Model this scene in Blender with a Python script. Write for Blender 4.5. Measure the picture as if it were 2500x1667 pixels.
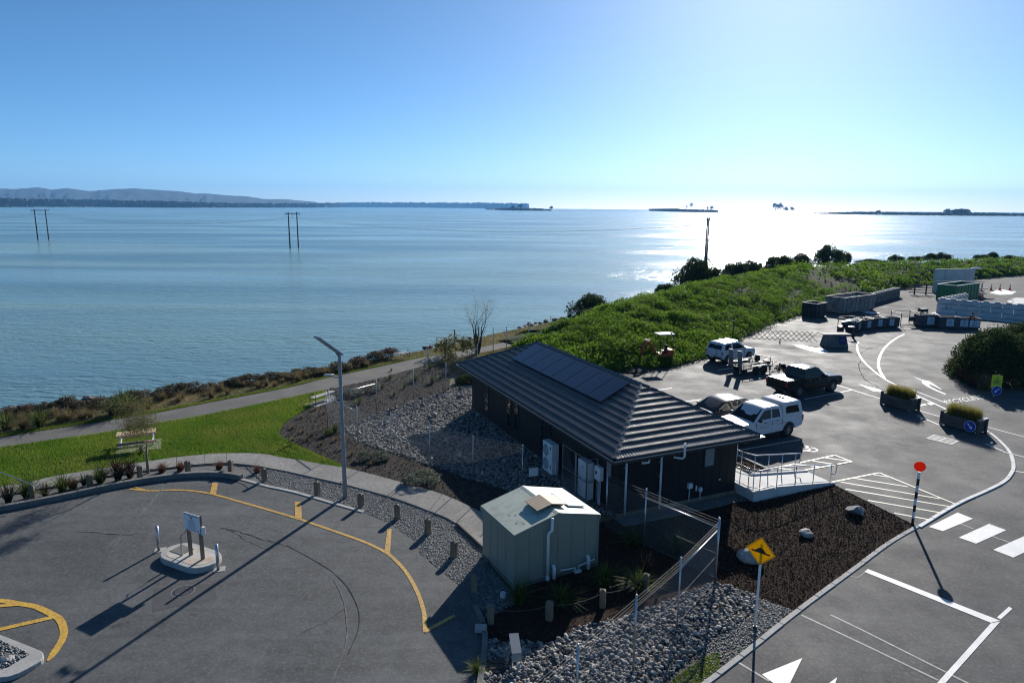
import bpy, bmesh, math, random
import numpy as np
from mathutils import Vector, Matrix
from mathutils.geometry import tessellate_polygon

for o in list(bpy.data.objects): bpy.data.objects.remove(o)
SC = bpy.context.scene
COL = SC.collection
RNG = np.random.default_rng(7)
random.seed(7)
PI = math.pi
rad = math.radians

# ------------------------------------------------------------------ camera
PITCH, ROLL, CAM_H = rad(11.1), rad(0.45), 12.0
cam_d = bpy.data.cameras.new('camera'); cam = bpy.data.objects.new('camera', cam_d); COL.objects.link(cam)
cam_d.sensor_width = 36.0; cam_d.lens = 24.0; cam_d.clip_start = 0.1; cam_d.clip_end = 60000
cam.matrix_world = (Matrix.Translation((0, 0, CAM_H)) @ Matrix.Rotation(PI/2 - PITCH, 4, 'X')
                    @ Matrix.Rotation(ROLL, 4, 'Z'))
SC.camera = cam

# ------------------------------------------------------------------ sky, sun, exposure
SUN_AZ, SUN_EL = rad(20.3), rad(23.5)          # azimuth measured from +Y towards +X
world = bpy.data.worlds.new('World'); SC.world = world; world.use_nodes = True
wn = world.node_tree.nodes; wl = world.node_tree.links
for n in list(wn): wn.remove(n)
sky = wn.new('ShaderNodeTexSky'); sky.sky_type = 'NISHITA'; sky.sun_disc = False
sky.sun_elevation = SUN_EL; sky.sun_rotation = SUN_AZ
sky.altitude = 2000; sky.air_density = 0.7; sky.dust_density = 1.4; sky.ozone_density = 6.0
hs = wn.new('ShaderNodeHueSaturation'); hs.inputs['Saturation'].default_value = 1.05; hs.inputs['Hue'].default_value = 0.490     # the camera's colour rendering
bg = wn.new('ShaderNodeBackground'); bg.inputs['Strength'].default_value = 0.086
wo = wn.new('ShaderNodeOutputWorld')
wl.new(sky.outputs[0], hs.inputs['Color']); wl.new(hs.outputs[0], bg.inputs[0]); wl.new(bg.outputs[0], wo.inputs[0])
sun_d = bpy.data.lights.new('sun', 'SUN'); sun_d.energy = 4.8; sun_d.angle = rad(0.53); sun_d.color = (1.0, 0.95, 0.88)
sun = bpy.data.objects.new('sun', sun_d); COL.objects.link(sun)
sv = Vector((math.sin(SUN_AZ)*math.cos(SUN_EL), math.cos(SUN_AZ)*math.cos(SUN_EL), math.sin(SUN_EL)))
sun.rotation_euler = (-sv).to_track_quat('-Z', 'Y').to_euler(); sun.location = (40, 60, 60)
SC.view_settings.view_transform = 'Standard'; SC.view_settings.look = 'None'
SC.view_settings.exposure = 0.52; SC.view_settings.gamma = 1.0; SC.view_settings.use_curve_mapping = False
SC.render.engine = 'CYCLES'
SC.cycles.use_denoising = True
SC.cycles.max_bounces = 6; SC.cycles.diffuse_bounces = 2; SC.cycles.glossy_bounces = 3
SC.cycles.transmission_bounces = 4; SC.cycles.transparent_max_bounces = 8; SC.cycles.volume_bounces = 0
SC.cycles.sample_clamp_indirect = 4.0; SC.cycles.filter_width = 1.15

# ------------------------------------------------------------------ survey: photograph point -> point of the place at height z
FPX, CXP, CYP = 1667.0, 1250.0, 833.5
def ray(x, y):
    dx, dy = x-CXP, y-CYP
    c, s = math.cos(ROLL), math.sin(ROLL)
    u = dx*c + dy*s; v = -dx*s + dy*c
    return Vector((u, FPX*math.cos(PITCH)-v*math.sin(PITCH), -(FPX*math.sin(PITCH)+v*math.cos(PITCH))))
def W(x, y, z=0.0):
    d = ray(x, y); t = (z-CAM_H)/d.z
    return Vector((d.x*t, d.y*t, z))
def W2(x, y, z=0.0):
    p = W(x, y, z); return (p.x, p.y)
def top_z(base, xt, yt):
    d = ray(xt, yt); t = base.y/d.y
    return CAM_H + d.z*t
def ang(v): return math.atan2(v[1], v[0])

# ------------------------------------------------------------------ mesh builder
class MB:
    def __init__(s): s.v = []; s.f = []; s.m = []; s.cur = 0
    def add(s, vs, fs):
        b = len(s.v); s.v += [tuple(p) for p in vs]
        for f in fs: s.f.append(tuple(i+b for i in f)); s.m.append(s.cur)
        return s
    def box(s, c, d, rz=0.0, rx=0.0, ry=0.0, taper=1.0):
        M = Matrix.Translation(c) @ Matrix.Rotation(rz, 4, 'Z') @ Matrix.Rotation(ry, 4, 'Y') @ Matrix.Rotation(rx, 4, 'X')
        hx, hy, hz = d[0]/2, d[1]/2, d[2]/2
        p = []
        for z in (-1, 1):
            k = taper if z > 0 else 1.0
            for x, y in ((-1,-1),(1,-1),(1,1),(-1,1)): p.append(M @ Vector((x*hx*k, y*hy*k, z*hz)))
        return s.add(p, [(3,2,1,0),(4,5,6,7),(0,1,5,4),(1,2,6,5),(2,3,7,6),(3,0,4,7)])
    def bar(s, a, b, w, h=None):                 # square bar from a to b
        a, b = Vector(a), Vector(b); h = h or w
        z = (b-a).normalized(); x = Vector((0,0,1)).cross(z)
        if x.length < 1e-4: x = Vector((1,0,0))
        x.normalize(); y = z.cross(x)
        p = []
        for q in (a, b):
            for i, j in ((-1,-1),(1,-1),(1,1),(-1,1)): p.append(q + x*i*w/2 + y*j*h/2)
        return s.add(p, [(3,2,1,0),(4,5,6,7),(0,1,5,4),(1,2,6,5),(2,3,7,6),(3,0,4,7)])
    def cyl(s, a, b, r0, r1=None, n=10, caps=True):
        a, b = Vector(a), Vector(b); r1 = r0 if r1 is None else r1
        z = (b-a).normalized(); x = z.orthogonal().normalized(); y = z.cross(x)
        p = []
        for q, r in ((a, r0), (b, r1)):
            for i in range(n):
                t = 2*PI*i/n; p.append(q + x*math.cos(t)*r + y*math.sin(t)*r)
        f = [(i, (i+1) % n, n+(i+1) % n, n+i) for i in range(n)]
        if caps: f += [tuple(range(n-1, -1, -1)), tuple(range(n, 2*n))]
        return s.add(p, f)
    def tube(s, pts, r, n=8):
        pts = [Vector(p) for p in pts]; rings = []
        ref = None
        for i, q in enumerate(pts):
            d = (pts[min(i+1, len(pts)-1)] - pts[max(i-1, 0)]).normalized()
            x = d.orthogonal().normalized() if ref is None else (ref - d*ref.dot(d)).normalized()
            ref = x; y = d.cross(x)
            rr = r[i] if isinstance(r, (list, tuple)) else r
            rings.append([q + x*math.cos(2*PI*k/n)*rr + y*math.sin(2*PI*k/n)*rr for k in range(n)])
        v = [p for ring in rings for p in ring]; f = []
        for i in range(len(rings)-1):
            for k in range(n): f.append((i*n+k, i*n+(k+1) % n, (i+1)*n+(k+1) % n, (i+1)*n+k))
        f += [tuple(range(n-1, -1, -1)), tuple(range((len(rings)-1)*n, len(rings)*n))]
        return s.add(v, f)
    def prism(s, poly, z0, z1):
        n = len(poly)
        a = sum(poly[i][0]*poly[(i+1) % n][1]-poly[(i+1) % n][0]*poly[i][1] for i in range(n))
        if a < 0: poly = poly[::-1]
        v = [(p[0], p[1], z0) for p in poly] + [(p[0], p[1], z1) for p in poly]
        tri = tessellate_polygon([[Vector((p[0], p[1], 0)) for p in poly]])
        f = [(i, (i+1) % n, n+(i+1) % n, n+i) for i in range(n)]
        for t in tri:
            q = [poly[i] for i in t]
            cr = (q[1][0]-q[0][0])*(q[2][1]-q[0][1])-(q[1][1]-q[0][1])*(q[2][0]-q[0][0])
            t = t if cr > 0 else t[::-1]
            f.append(tuple(n+i for i in t)); f.append(tuple(t[::-1]))
        return s.add(v, f)
    def sheet(s, poly, z):
        tri = tessellate_polygon([[Vector((p[0], p[1], 0)) for p in poly]])
        f = []
        for t in tri:
            q = [poly[i] for i in t]
            cr = (q[1][0]-q[0][0])*(q[2][1]-q[0][1])-(q[1][1]-q[0][1])*(q[2][0]-q[0][0])
            f.append(tuple(t if cr > 0 else t[::-1]))
        return s.add([(p[0], p[1], z) for p in poly], f)
    def ribbon(s, pts, w, z):                    # flat painted line along 2D points
        n = len(pts); L = []; Rr = []
        for i in range(n):
            a = Vector(pts[max(i-1, 0)][:2]); b = Vector(pts[min(i+1, n-1)][:2])
            d = (b-a).normalized(); nn = Vector((-d.y, d.x))
            ww = w[i] if isinstance(w, (list, tuple)) else w
            p = Vector(pts[i][:2]); L.append(p+nn*ww/2); Rr.append(p-nn*ww/2)
        v = [(p.x, p.y, z) for p in L] + [(p.x, p.y, z) for p in Rr]
        return s.add(v, [(n+i, n+i+1, i+1, i) for i in range(n-1)])
    def sphere(s, c, r, seg=12, rings=8, sc=(1,1,1)):
        v = []; f = []
        for i in range(rings+1):
            t = PI*i/rings
            for k in range(seg):
                p = 2*PI*k/seg
                v.append((c[0]+r*sc[0]*math.sin(t)*math.cos(p), c[1]+r*sc[1]*math.sin(t)*math.sin(p), c[2]+r*sc[2]*math.cos(t)))
        for i in range(rings):
            for k in range(seg): f.append((i*seg+k, (i+1)*seg+k, (i+1)*seg+(k+1) % seg, i*seg+(k+1) % seg))
        return s.add(v, f)
    def disc(s, c, nrm, r, th, n=24):
        nn = Vector(nrm).normalized(); return s.cyl(Vector(c)-nn*th/2, Vector(c)+nn*th/2, r, n=n)

def mesh_obj(name, verts, faces, mats, matidx=None, smooth=False):
    me = bpy.data.meshes.new(name)
    me.from_pydata([tuple(v) for v in verts], [], faces)
    for m in (mats if isinstance(mats, (list, tuple)) else [mats]): me.materials.append(m)
    if matidx is not None and any(matidx): me.polygons.foreach_set('material_index', matidx)
    if smooth: me.polygons.foreach_set('use_smooth', [True]*len(me.polygons))
    me.validate(); me.update()
    o = bpy.data.objects.new(name, me); COL.objects.link(o)
    return o
def np_obj(name, V, F, mat, smooth=False, attr=None):    # V (n,3), F (m,3|4): fast path for tens of thousands of faces
    V = np.asarray(V, np.float32); F = np.asarray(F, np.int32)
    me = bpy.data.meshes.new(name); k = F.shape[1]
    me.vertices.add(len(V)); me.vertices.foreach_set('co', V.ravel())
    me.loops.add(F.size); me.loops.foreach_set('vertex_index', F.ravel())
    me.polygons.add(len(F)); me.polygons.foreach_set('loop_start', np.arange(0, F.size, k, dtype=np.int32))
    me.polygons.foreach_set('loop_total', np.full(len(F), k, np.int32))
    if smooth: me.polygons.foreach_set('use_smooth', np.ones(len(F), bool))
    me.materials.append(mat); me.update(calc_edges=True)
    if attr is not None:
        a = me.attributes.new('tint', 'FLOAT', 'POINT'); a.data.foreach_set('value', np.asarray(attr, np.float32))
    o = bpy.data.objects.new(name, me); COL.objects.link(o)
    return o

def tag(o, label=None, cat=None, group=None, kind=None):
    if label: o['label'] = label
    if cat: o['category'] = cat
    if group: o['group'] = group
    if kind: o['kind'] = kind
    return o
def thing(name, label, cat, loc=(0,0,0), rz=0.0, group=None, kind=None):
    o = bpy.data.objects.new(name, None); COL.objects.link(o)
    o.empty_display_size = 0.2
    o.location = loc; o.rotation_euler = (0, 0, rz)
    return tag(o, label, cat, group, kind)
def part(name, mb, mat, parent=None, world=False, smooth=False, bevel=0.0, label=None, seg=1):
    v = mb.v
    if world and parent is not None:
        r = parent
        while r.parent: r = r.parent
        M = (Matrix.Translation(r.location) @ r.rotation_euler.to_matrix().to_4x4()).inverted()
        v = [M @ Vector(p) for p in v]
    o = mesh_obj(name, v, mb.f, mat, mb.m, smooth)
    if parent is not None: o.parent = parent
    if bevel:
        b = o.modifiers.new('bevel', 'BEVEL'); b.width = bevel; b.segments = seg; b.limit_method = 'ANGLE'; b.angle_limit = rad(35)
    if label: o['label'] = label
    return o
def struct(name, mb, mat, smooth=False):
    return tag(part(name, mb, mat, smooth=smooth), kind='structure')
def solo(name, mb, mat, label, cat, loc=(0,0,0), rz=0.0, group=None, smooth=False, bevel=0.0, world=False):
    if world:
        M = (Matrix.Translation(loc) @ Matrix.Rotation(rz, 4, 'Z')).inverted(); mb.v = [M @ Vector(p) for p in mb.v]
    o = part(name, mb, mat, smooth=smooth, bevel=bevel); o.location = loc; o.rotation_euler = (0, 0, rz)
    return tag(o, label, cat, group)
def inst(src, name, parent=None, loc=(0,0,0), rot=(0,0,0), scale=(1,1,1)):
    o = bpy.data.objects.new(name, src.data if hasattr(src, 'data') else src); COL.objects.link(o)
    if parent is not None: o.parent = parent
    o.location = loc; o.rotation_euler = rot; o.scale = scale
    return o
def dup(root, loc, rz, label=None, scale=None):
    r = root.copy(); COL.objects.link(r); r.location = loc; r.rotation_euler = (0, 0, rz)
    if scale: r.scale = scale
    if label: r['label'] = label
    for ch in [c for c in bpy.data.objects if c.parent == root]:
        c = ch.copy(); COL.objects.link(c); c.parent = r
        for g in [q for q in bpy.data.objects if q.parent == ch]:
            d = g.copy(); COL.objects.link(d); d.parent = c
    return r
def text_mesh(txt, size, align='CENTER', extrude=0.0):
    cu = bpy.data.curves.new('t', 'FONT'); cu.body = txt; cu.size = size; cu.align_x = align; cu.extrude = extrude; cu.resolution_u = 3
    ob = bpy.data.objects.new('t', cu); COL.objects.link(ob)
    dg = bpy.context.evaluated_depsgraph_get()
    me = bpy.data.meshes.new_from_object(ob.evaluated_get(dg))
    bpy.data.objects.remove(ob); bpy.data.curves.remove(cu)
    return me

# ------------------------------------------------------------------ materials
MATS = {}
def mat(name, c, rough=0.7, c2=None, scale=4.0, bump=0.0, bscale=None, metal=0.0, spec=0.5, c3=None, s3=60.0, f3=0.5,
        detail=4.0, stretch=None, lo=0.35, hi=0.65, bdist=0.02, rough2=None):
    if name in MATS: return MATS[name]
    m = bpy.data.materials.new(name); m.use_nodes = True; nt = m.node_tree; N = nt.nodes; L = nt.links
    b = N['Principled BSDF']; b.inputs['Roughness'].default_value = rough; b.inputs['Metallic'].default_value = metal
    b.inputs['Specular IOR Level'].default_value = spec
    b.inputs['Base Color'].default_value = (*c, 1)
    tc = N.new('ShaderNodeTexCoord'); src = tc.outputs['Object']
    if stretch:
        mp = N.new('ShaderNodeMapping'); mp.inputs['Scale'].default_value = stretch; L.new(src, mp.inputs[0]); src = mp.outputs[0]
    def noise(sc, det):
        n = N.new('ShaderNodeTexNoise'); n.inputs['Scale'].default_value = sc; n.inputs['Detail'].default_value = det
        L.new(src, n.inputs['Vector']); return n
    def ramp(n, a, bb):
        r = N.new('ShaderNodeMapRange'); r.inputs[1].default_value = a; r.inputs[2].default_value = bb
        L.new(n.outputs['Fac'], r.inputs[0]); return r
    col = None
    if c2:
        n = noise(scale, detail); r = ramp(n, lo, hi)
        mx = N.new('ShaderNodeMix'); mx.data_type = 'RGBA'; mx.inputs[6].default_value = (*c, 1); mx.inputs[7].default_value = (*c2, 1)
        L.new(r.outputs[0], mx.inputs[0]); col = mx.outputs[2]
        if rough2 is not None:
            rr = N.new('ShaderNodeMapRange'); rr.inputs[3].default_value = rough; rr.inputs[4].default_value = rough2
            L.new(r.outputs[0], rr.inputs[0]); L.new(rr.outputs[0], b.inputs['Roughness'])
    if c3:
        n = noise(s3, 2.0); r = ramp(n, 0.5-0.18*f3-0.02, 0.9-0.3*f3)
        mx = N.new('ShaderNodeMix'); mx.data_type = 'RGBA'; mx.inputs[7].default_value = (*c3, 1)
        if col: L.new(col, mx.inputs[6])
        else: mx.inputs[6].default_value = (*c, 1)
        L.new(r.outputs[0], mx.inputs[0]); col = mx.outputs[2]
    if col: L.new(col, b.inputs['Base Color'])
    if bump:
        n = noise(bscale or scale*4, 6.0); bp = N.new('ShaderNodeBump'); bp.inputs['Strength'].default_value = bump
        bp.inputs['Distance'].default_value = bdist
        L.new(n.outputs['Fac'], bp.inputs['Height']); L.new(bp.outputs[0], b.inputs['Normal'])
    MATS[name] = m
    return m
def leafmat(name, c, c2, scale=1.2, transl=0.45, c3=None, rough=0.55):
    m = bpy.data.materials.new(name); m.use_nodes = True; nt = m.node_tree; N = nt.nodes; L = nt.links
    b = N['Principled BSDF']; b.inputs['Roughness'].default_value = rough; b.inputs['Specular IOR Level'].default_value = 0.06
    tc = N.new('ShaderNodeTexCoord'); n = N.new('ShaderNodeTexNoise'); n.inputs['Scale'].default_value = scale; n.inputs['Detail'].default_value = 5
    L.new(tc.outputs['Object'], n.inputs['Vector'])
    r = N.new('ShaderNodeMapRange'); r.inputs[1].default_value = 0.35; r.inputs[2].default_value = 0.65; L.new(n.outputs['Fac'], r.inputs[0])
    mx = N.new('ShaderNodeMix'); mx.data_type = 'RGBA'; mx.inputs[6].default_value = (*c, 1); mx.inputs[7].default_value = (*c2, 1)
    L.new(r.outputs[0], mx.inputs[0]); col = mx.outputs[2]
    at = N.new('ShaderNodeAttribute'); at.attribute_name = 'tint'
    m2 = N.new('ShaderNodeMix'); m2.data_type = 'RGBA'; m2.inputs[7].default_value = (*(c3 or c2), 1)
    L.new(at.outputs['Fac'], m2.inputs[0]); L.new(col, m2.inputs[6]); col = m2.outputs[2]
    L.new(col, b.inputs['Base Color'])
    if transl:
        t = N.new('ShaderNodeBsdfTranslucent'); L.new(col, t.inputs['Color'])
        s = N.new('ShaderNodeMixShader'); s.inputs[0].default_value = transl
        L.new(b.outputs[0], s.inputs[1]); L.new(t.outputs[0], s.inputs[2])
        L.new(s.outputs[0], N['Material Output'].inputs['Surface'])
    return m

def asphalt(name, c, c2, cs, rough, spec, big=0.25, streak=(0.25,1.3), rot=0.4):
    m = bpy.data.materials.new(name); m.use_nodes = True; N = m.node_tree.nodes; L = m.node_tree.links; b = N['Principled BSDF']
    b.inputs['Specular IOR Level'].default_value = spec
    tc = N.new('ShaderNodeTexCoord')
    def noise(sc, det, mp=None, dist=0.0):
        n = N.new('ShaderNodeTexNoise'); n.inputs['Scale'].default_value = sc; n.inputs['Detail'].default_value = det; n.inputs['Distortion'].default_value = dist; n.inputs['Roughness'].default_value = 0.62
        src = tc.outputs['Object']
        if mp:
            q = N.new('ShaderNodeMapping'); q.inputs['Scale'].default_value = (*mp, 1); q.inputs['Rotation'].default_value = (0, 0, rot); L.new(src, q.inputs[0]); src = q.outputs[0]
        L.new(src, n.inputs['Vector']); return n.outputs['Fac']
    def ramp(f, a, bb, lo=0.0, hi=1.0):
        r = N.new('ShaderNodeMapRange'); r.inputs[1].default_value = a; r.inputs[2].default_value = bb; r.inputs[3].default_value = lo; r.inputs[4].default_value = hi; L.new(f, r.inputs[0]); return r.outputs[0]
    def mix(f, a, bb, mode='MIX'):
        x = N.new('ShaderNodeMix'); x.data_type = 'RGBA'; x.blend_type = mode
        if hasattr(f, 'links'): L.new(f, x.inputs[0])
        else: x.inputs[0].default_value = f
        for s_, v in ((6, a), (7, bb)):
            if hasattr(v, 'links'): L.new(v, x.inputs[s_])
            else: x.inputs[s_].default_value = (*v, 1)
        return x.outputs[2]
    col = mix(ramp(noise(big, 6.0, None, 0.5), 0.36, 0.64), c, c2)
    g = ramp(noise(2.6, 5.0), 0.30, 0.72, 0.80, 1.20); cg = N.new('ShaderNodeCombineColor'); [L.new(g, cg.inputs[i]) for i in range(3)]; col = mix(1.0, col, cg.outputs[0], 'MULTIPLY')
    s = ramp(noise(0.8, 6.0, streak, 0.8), 0.34, 0.66, 0.84, 1.16); cs2 = N.new('ShaderNodeCombineColor'); [L.new(s, cs2.inputs[i]) for i in range(3)]; col = mix(1.0, col, cs2.outputs[0], 'MULTIPLY')
    col = mix(ramp(noise(9, 4.0), 0.50, 0.74, 0.0, 0.55), col, cs); col = mix(ramp(noise(13, 4.0, (1.3, 0.8)), 0.54, 0.76, 0.0, 0.6), col, tuple(0.35*x for x in c))
    col = mix(ramp(noise(34, 3.0), 0.56, 0.74, 0.0, 0.75), col, cs)                       # pale stone chips worn out of the binder
    col = mix(ramp(noise(1.1, 3.0), 0.66, 0.74, 0.0, 0.55), col, tuple(0.45*x for x in c))  # oil and damp stains
    L.new(col, b.inputs['Base Color']); L.new(ramp(noise(0.5, 4.0), 0.3, 0.7, rough-0.07, rough+0.07), b.inputs['Roughness'])
    bp = N.new('ShaderNodeBump'); bp.inputs['Strength'].default_value = 0.55; bp.inputs['Distance'].default_value = 0.008
    L.new(noise(90, 3.0), bp.inputs['Height']); L.new(bp.outputs[0], b.inputs['Normal'])
    MATS[name] = m; return m
M_asph_old = mat('asphalt_plain', (0.052,0.054,0.055), 0.72, (0.078,0.080,0.080), 0.35, 0.5, 180, c3=(0.13,0.13,0.13), s3=120, f3=0.35, bdist=0.006, detail=6)
M_asph = asphalt('asphalt_loop', (0.068,0.071,0.071), (0.104,0.107,0.106), (0.19,0.19,0.188), 0.80, 0.25)
M_park = asphalt('asphalt_car_park', (0.058,0.059,0.061), (0.094,0.094,0.093), (0.20,0.198,0.194), 0.74, 0.15, 0.16, (0.3,1.4), 0.9)
M_park_old = mat('asphalt_plain2', (0.050,0.050,0.052), 0.66, (0.080,0.079,0.078), 0.22, 0.6, 160, spec=0.35, c3=(0.15,0.15,0.145), s3=90, f3=0.4, bdist=0.006, detail=6, stretch=(1,1.6,1), rough2=0.74)
M_yard = asphalt('gravel_yard', (0.060,0.058,0.056), (0.090,0.088,0.085), (0.16,0.155,0.15), 0.85, 0.15)
M_patch = mat('asphalt_patch', (0.045,0.046,0.048), 0.75, (0.062,0.063,0.064), 0.9, 0.5, 160, bdist=0.006)
M_conc = mat('concrete', (0.34,0.33,0.31), 0.85, (0.42,0.41,0.385), 1.4, 0.25, 60, c3=(0.26,0.25,0.235), s3=18, f3=0.25, bdist=0.004)
M_slab = mat('footpath_concrete', (0.235,0.225,0.205), 0.88, (0.30,0.288,0.265), 0.8, 0.25, 60, c3=(0.17,0.163,0.15), s3=7, f3=0.3, spec=0.2, bdist=0.004)
M_concd = mat('concrete_old', (0.13,0.127,0.118), 0.9, (0.20,0.195,0.18), 1.6, 0.4, 40, c3=(0.12,0.117,0.11), s3=9, f3=0.3, bdist=0.006)
M_concn = mat('concrete_new', (0.50,0.49,0.47), 0.8, (0.57,0.56,0.54), 1.5, 0.15, 60, bdist=0.003)
M_blockc = mat('concrete_block', (0.44,0.44,0.435), 0.85, (0.56,0.56,0.55), 0.9, 0.3, 20, bdist=0.006)
M_path = mat('path_gravel', (0.095,0.090,0.083), 0.9, (0.15,0.143,0.13), 0.6, 0.8, 45, spec=0.2, c3=(0.22,0.215,0.20), s3=30, f3=0.3, bdist=0.02)
M_soil = mat('soil', (0.035,0.028,0.022), 0.95, (0.06,0.048,0.038), 1.2, 0.8, 14, bdist=0.03)
M_mulch = mat('bark_mulch', (0.016,0.010,0.007), 0.95, (0.042,0.025,0.017), 9, 1.0, 26, spec=0.1, c3=(0.075,0.046,0.032), s3=28, f3=0.3, bdist=0.04)
M_mulch2 = mat('old_mulch', (0.030,0.025,0.021), 0.95, (0.060,0.051,0.043), 2.5, 1.0, 24, spec=0.1, c3=(0.11,0.098,0.084), s3=26, f3=0.3, bdist=0.03)
M_grav = mat('strip_gravel_base', (0.06,0.06,0.058), 0.85, (0.11,0.11,0.105), 4, 0.9, 34, c3=(0.22,0.22,0.21), s3=30, f3=0.35, bdist=0.03)
M_dirt = mat('dirt_verge', (0.075,0.065,0.05), 0.9, (0.12,0.105,0.08), 1.5, 0.8, 25, c3=(0.2,0.18,0.15), s3=30, f3=0.25, bdist=0.02)
M_turf = mat('turf', (0.05,0.10,0.012), 0.95, (0.08,0.14,0.018), 0.8, 0.6, 30, bdist=0.03)
M_verge = mat('verge_turf', (0.07,0.085,0.024), 0.95, (0.15,0.125,0.055), 0.35, 0.6, 20, bdist=0.03)
M_seabank = mat('bank', (0.05,0.042,0.032), 0.9, (0.085,0.075,0.055), 1.0, 0.9, 6, bdist=0.08)
M_white = mat('white_road_paint', (0.80,0.80,0.78), 0.6, (0.66,0.66,0.64), 2.0, 0.2, 90, c3=(0.42,0.42,0.41), s3=26, f3=0.12, bdist=0.003)
M_whitel = mat('worn_pale_paint', (0.40,0.40,0.385), 0.7, (0.26,0.26,0.25), 5.0, c3=(0.14,0.14,0.14), s3=22, f3=0.3)
M_cream = mat('cream_road_paint', (0.68,0.64,0.50), 0.6, (0.56,0.52,0.40), 2.0, c3=(0.30,0.29,0.24), s3=24, f3=0.15)
M_yellow = mat('yellow_road_paint', (0.62,0.36,0.05), 0.65, (0.50,0.28,0.04), 3.0, c3=(0.085,0.08,0.07), s3=14, f3=0.32)
M_yellow2 = mat('fresh_yellow_road_paint', (0.66,0.40,0.045), 0.6, (0.58,0.33,0.04), 2.0, c3=(0.12,0.10,0.06), s3=14, f3=0.12)
M_tar = mat('tar_seam', (0.046,0.047,0.048), 0.95, (0.06,0.061,0.061), 3.0, spec=0.05)
M_stone = mat('bed_stone', (0.20,0.20,0.205), 0.75, (0.33,0.325,0.32), 1.5, 0.4, 9, c3=(0.45,0.40,0.34), s3=1.6, f3=0.28, bdist=0.02)
M_stoned = mat('bed_stone_dark', (0.11,0.115,0.12), 0.8, (0.20,0.20,0.20), 1.7, 0.4, 12, c3=(0.30,0.29,0.27), s3=2.5, f3=0.25, bdist=0.02)
M_pebble = mat('strip_pebble', (0.12,0.125,0.125), 0.6, (0.24,0.245,0.24), 6, c3=(0.42,0.42,0.40), s3=9, f3=0.25)
M_rock = mat('boulder', (0.34,0.33,0.31), 0.8, (0.48,0.455,0.41), 2.2, 0.6, 10, c3=(0.20,0.19,0.18), s3=5, f3=0.3, bdist=0.05)
M_rockb = mat('boulder_blue_grey', (0.13,0.14,0.155), 0.8, (0.20,0.21,0.22), 2.5, 0.6, 12, bdist=0.04)
M_rockd = mat('shore_rock', (0.055,0.052,0.048), 0.8, (0.11,0.10,0.09), 1.5, 0.6, 6, bdist=0.06)
M_galv = mat('galvanised_steel', (0.55,0.56,0.57), 0.35, (0.46,0.47,0.48), 8, metal=0.85)
M_wire = mat('fence_wire', (0.20,0.21,0.22), 0.65, metal=0.2)
M_trail = mat('dull_trailer_steel', (0.22,0.22,0.215), 0.6, (0.30,0.30,0.29), 5, metal=0.3)
M_steel = mat('stainless_steel', (0.66,0.66,0.66), 0.22, metal=1.0)
M_grey = mat('grey_paint', (0.24,0.26,0.275), 0.5, (0.29,0.31,0.325), 2)
M_pvc = mat('white_plastic_pipe', (0.72,0.73,0.74), 0.4)
M_wpaint = mat('white_gloss_paint', (0.78,0.79,0.80), 0.3)
M_black = mat('black_paint', (0.012,0.012,0.013), 0.4)
M_rubber = mat('rubber', (0.018,0.018,0.018), 0.85, (0.03,0.03,0.029), 8)
M_dark = mat('dark_metal', (0.03,0.031,0.033), 0.5, (0.05,0.05,0.052), 6, metal=0.3)
M_rust = mat('rusted_steel', (0.055,0.04,0.032), 0.7, (0.10,0.065,0.045), 3, metal=0.2)
M_clad = mat('charcoal_cladding', (0.013,0.0135,0.015), 0.6, (0.017,0.0175,0.019), 1.0, spec=0.3)
M_tile = mat('roof_tile', (0.064,0.064,0.067), 0.42, (0.088,0.088,0.092), 3.0, 0.3, 120, spec=0.6, bdist=0.003)
M_soffit = mat('soffit', (0.05,0.052,0.055), 0.6)
M_pvglass = mat('solar_glass', (0.014,0.018,0.045), 0.12, (0.018,0.023,0.052), 1.0, spec=0.6)
M_pvcell = mat('solar_cell_small', (0.10,0.105,0.135), 0.4, (0.22,0.22,0.25), 22, spec=0.3)
M_lampg = mat('lamp_panel_glass', (0.030,0.034,0.040), 0.55, spec=0.2)
M_glass = mat('window_glass', (0.012,0.014,0.016), 0.02, spec=1.0)
M_frost = mat('frosted_glass', (0.20,0.22,0.225), 0.5, (0.25,0.27,0.27), 1.5)
M_shed = mat('shed_panel', (0.225,0.238,0.19), 0.55, (0.25,0.262,0.212), 1.2)
M_shedr = mat('shed_roof_sheet', (0.42,0.455,0.375), 0.55, (0.46,0.50,0.41), 1.2, c3=(0.30,0.31,0.26), s3=3.5, f3=0.1)
M_timber = mat('weathered_timber', (0.15,0.115,0.075), 0.85, (0.24,0.19,0.13), 3.0, 0.4, 30, stretch=(1,1,0.25), bdist=0.006)
M_timberd = mat('dark_timber', (0.060,0.052,0.045), 0.9, (0.10,0.09,0.078), 3.0, 0.4, 30, stretch=(0.3,1,1), bdist=0.006)
M_slat = mat('pale_timber_slat', (0.50,0.36,0.19), 0.7, (0.60,0.45,0.26), 4.0, stretch=(0.3,1,1))
M_slatr = mat('red_brown_slat', (0.16,0.06,0.05), 0.7, (0.20,0.09,0.07), 4.0, stretch=(0.3,1,1))
M_slatg = mat('grey_timber_slat', (0.36,0.33,0.29), 0.8, (0.46,0.43,0.38), 4.0, stretch=(0.3,1,1))
M_tan = mat('tan_sheet', (0.42,0.31,0.20), 0.6, (0.48,0.36,0.24), 3.0)
M_signw = mat('sign_white', (0.72,0.74,0.78), 0.4)
M_signy_ = None
M_signyg = mat('sign_lime', (0.55,0.60,0.02), 0.4)
M_signb = mat('sign_blue', (0.010,0.045,0.36), 0.35)
M_navy = mat('sign_navy', (0.012,0.02,0.12), 0.4)
M_red = mat('red_paint', (0.55,0.03,0.02), 0.4)
M_signy = leafmat('sign_yellow', (0.86,0.56,0.008), (0.86,0.56,0.008), 1, 0.35, (0.86,0.56,0.008))
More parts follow.
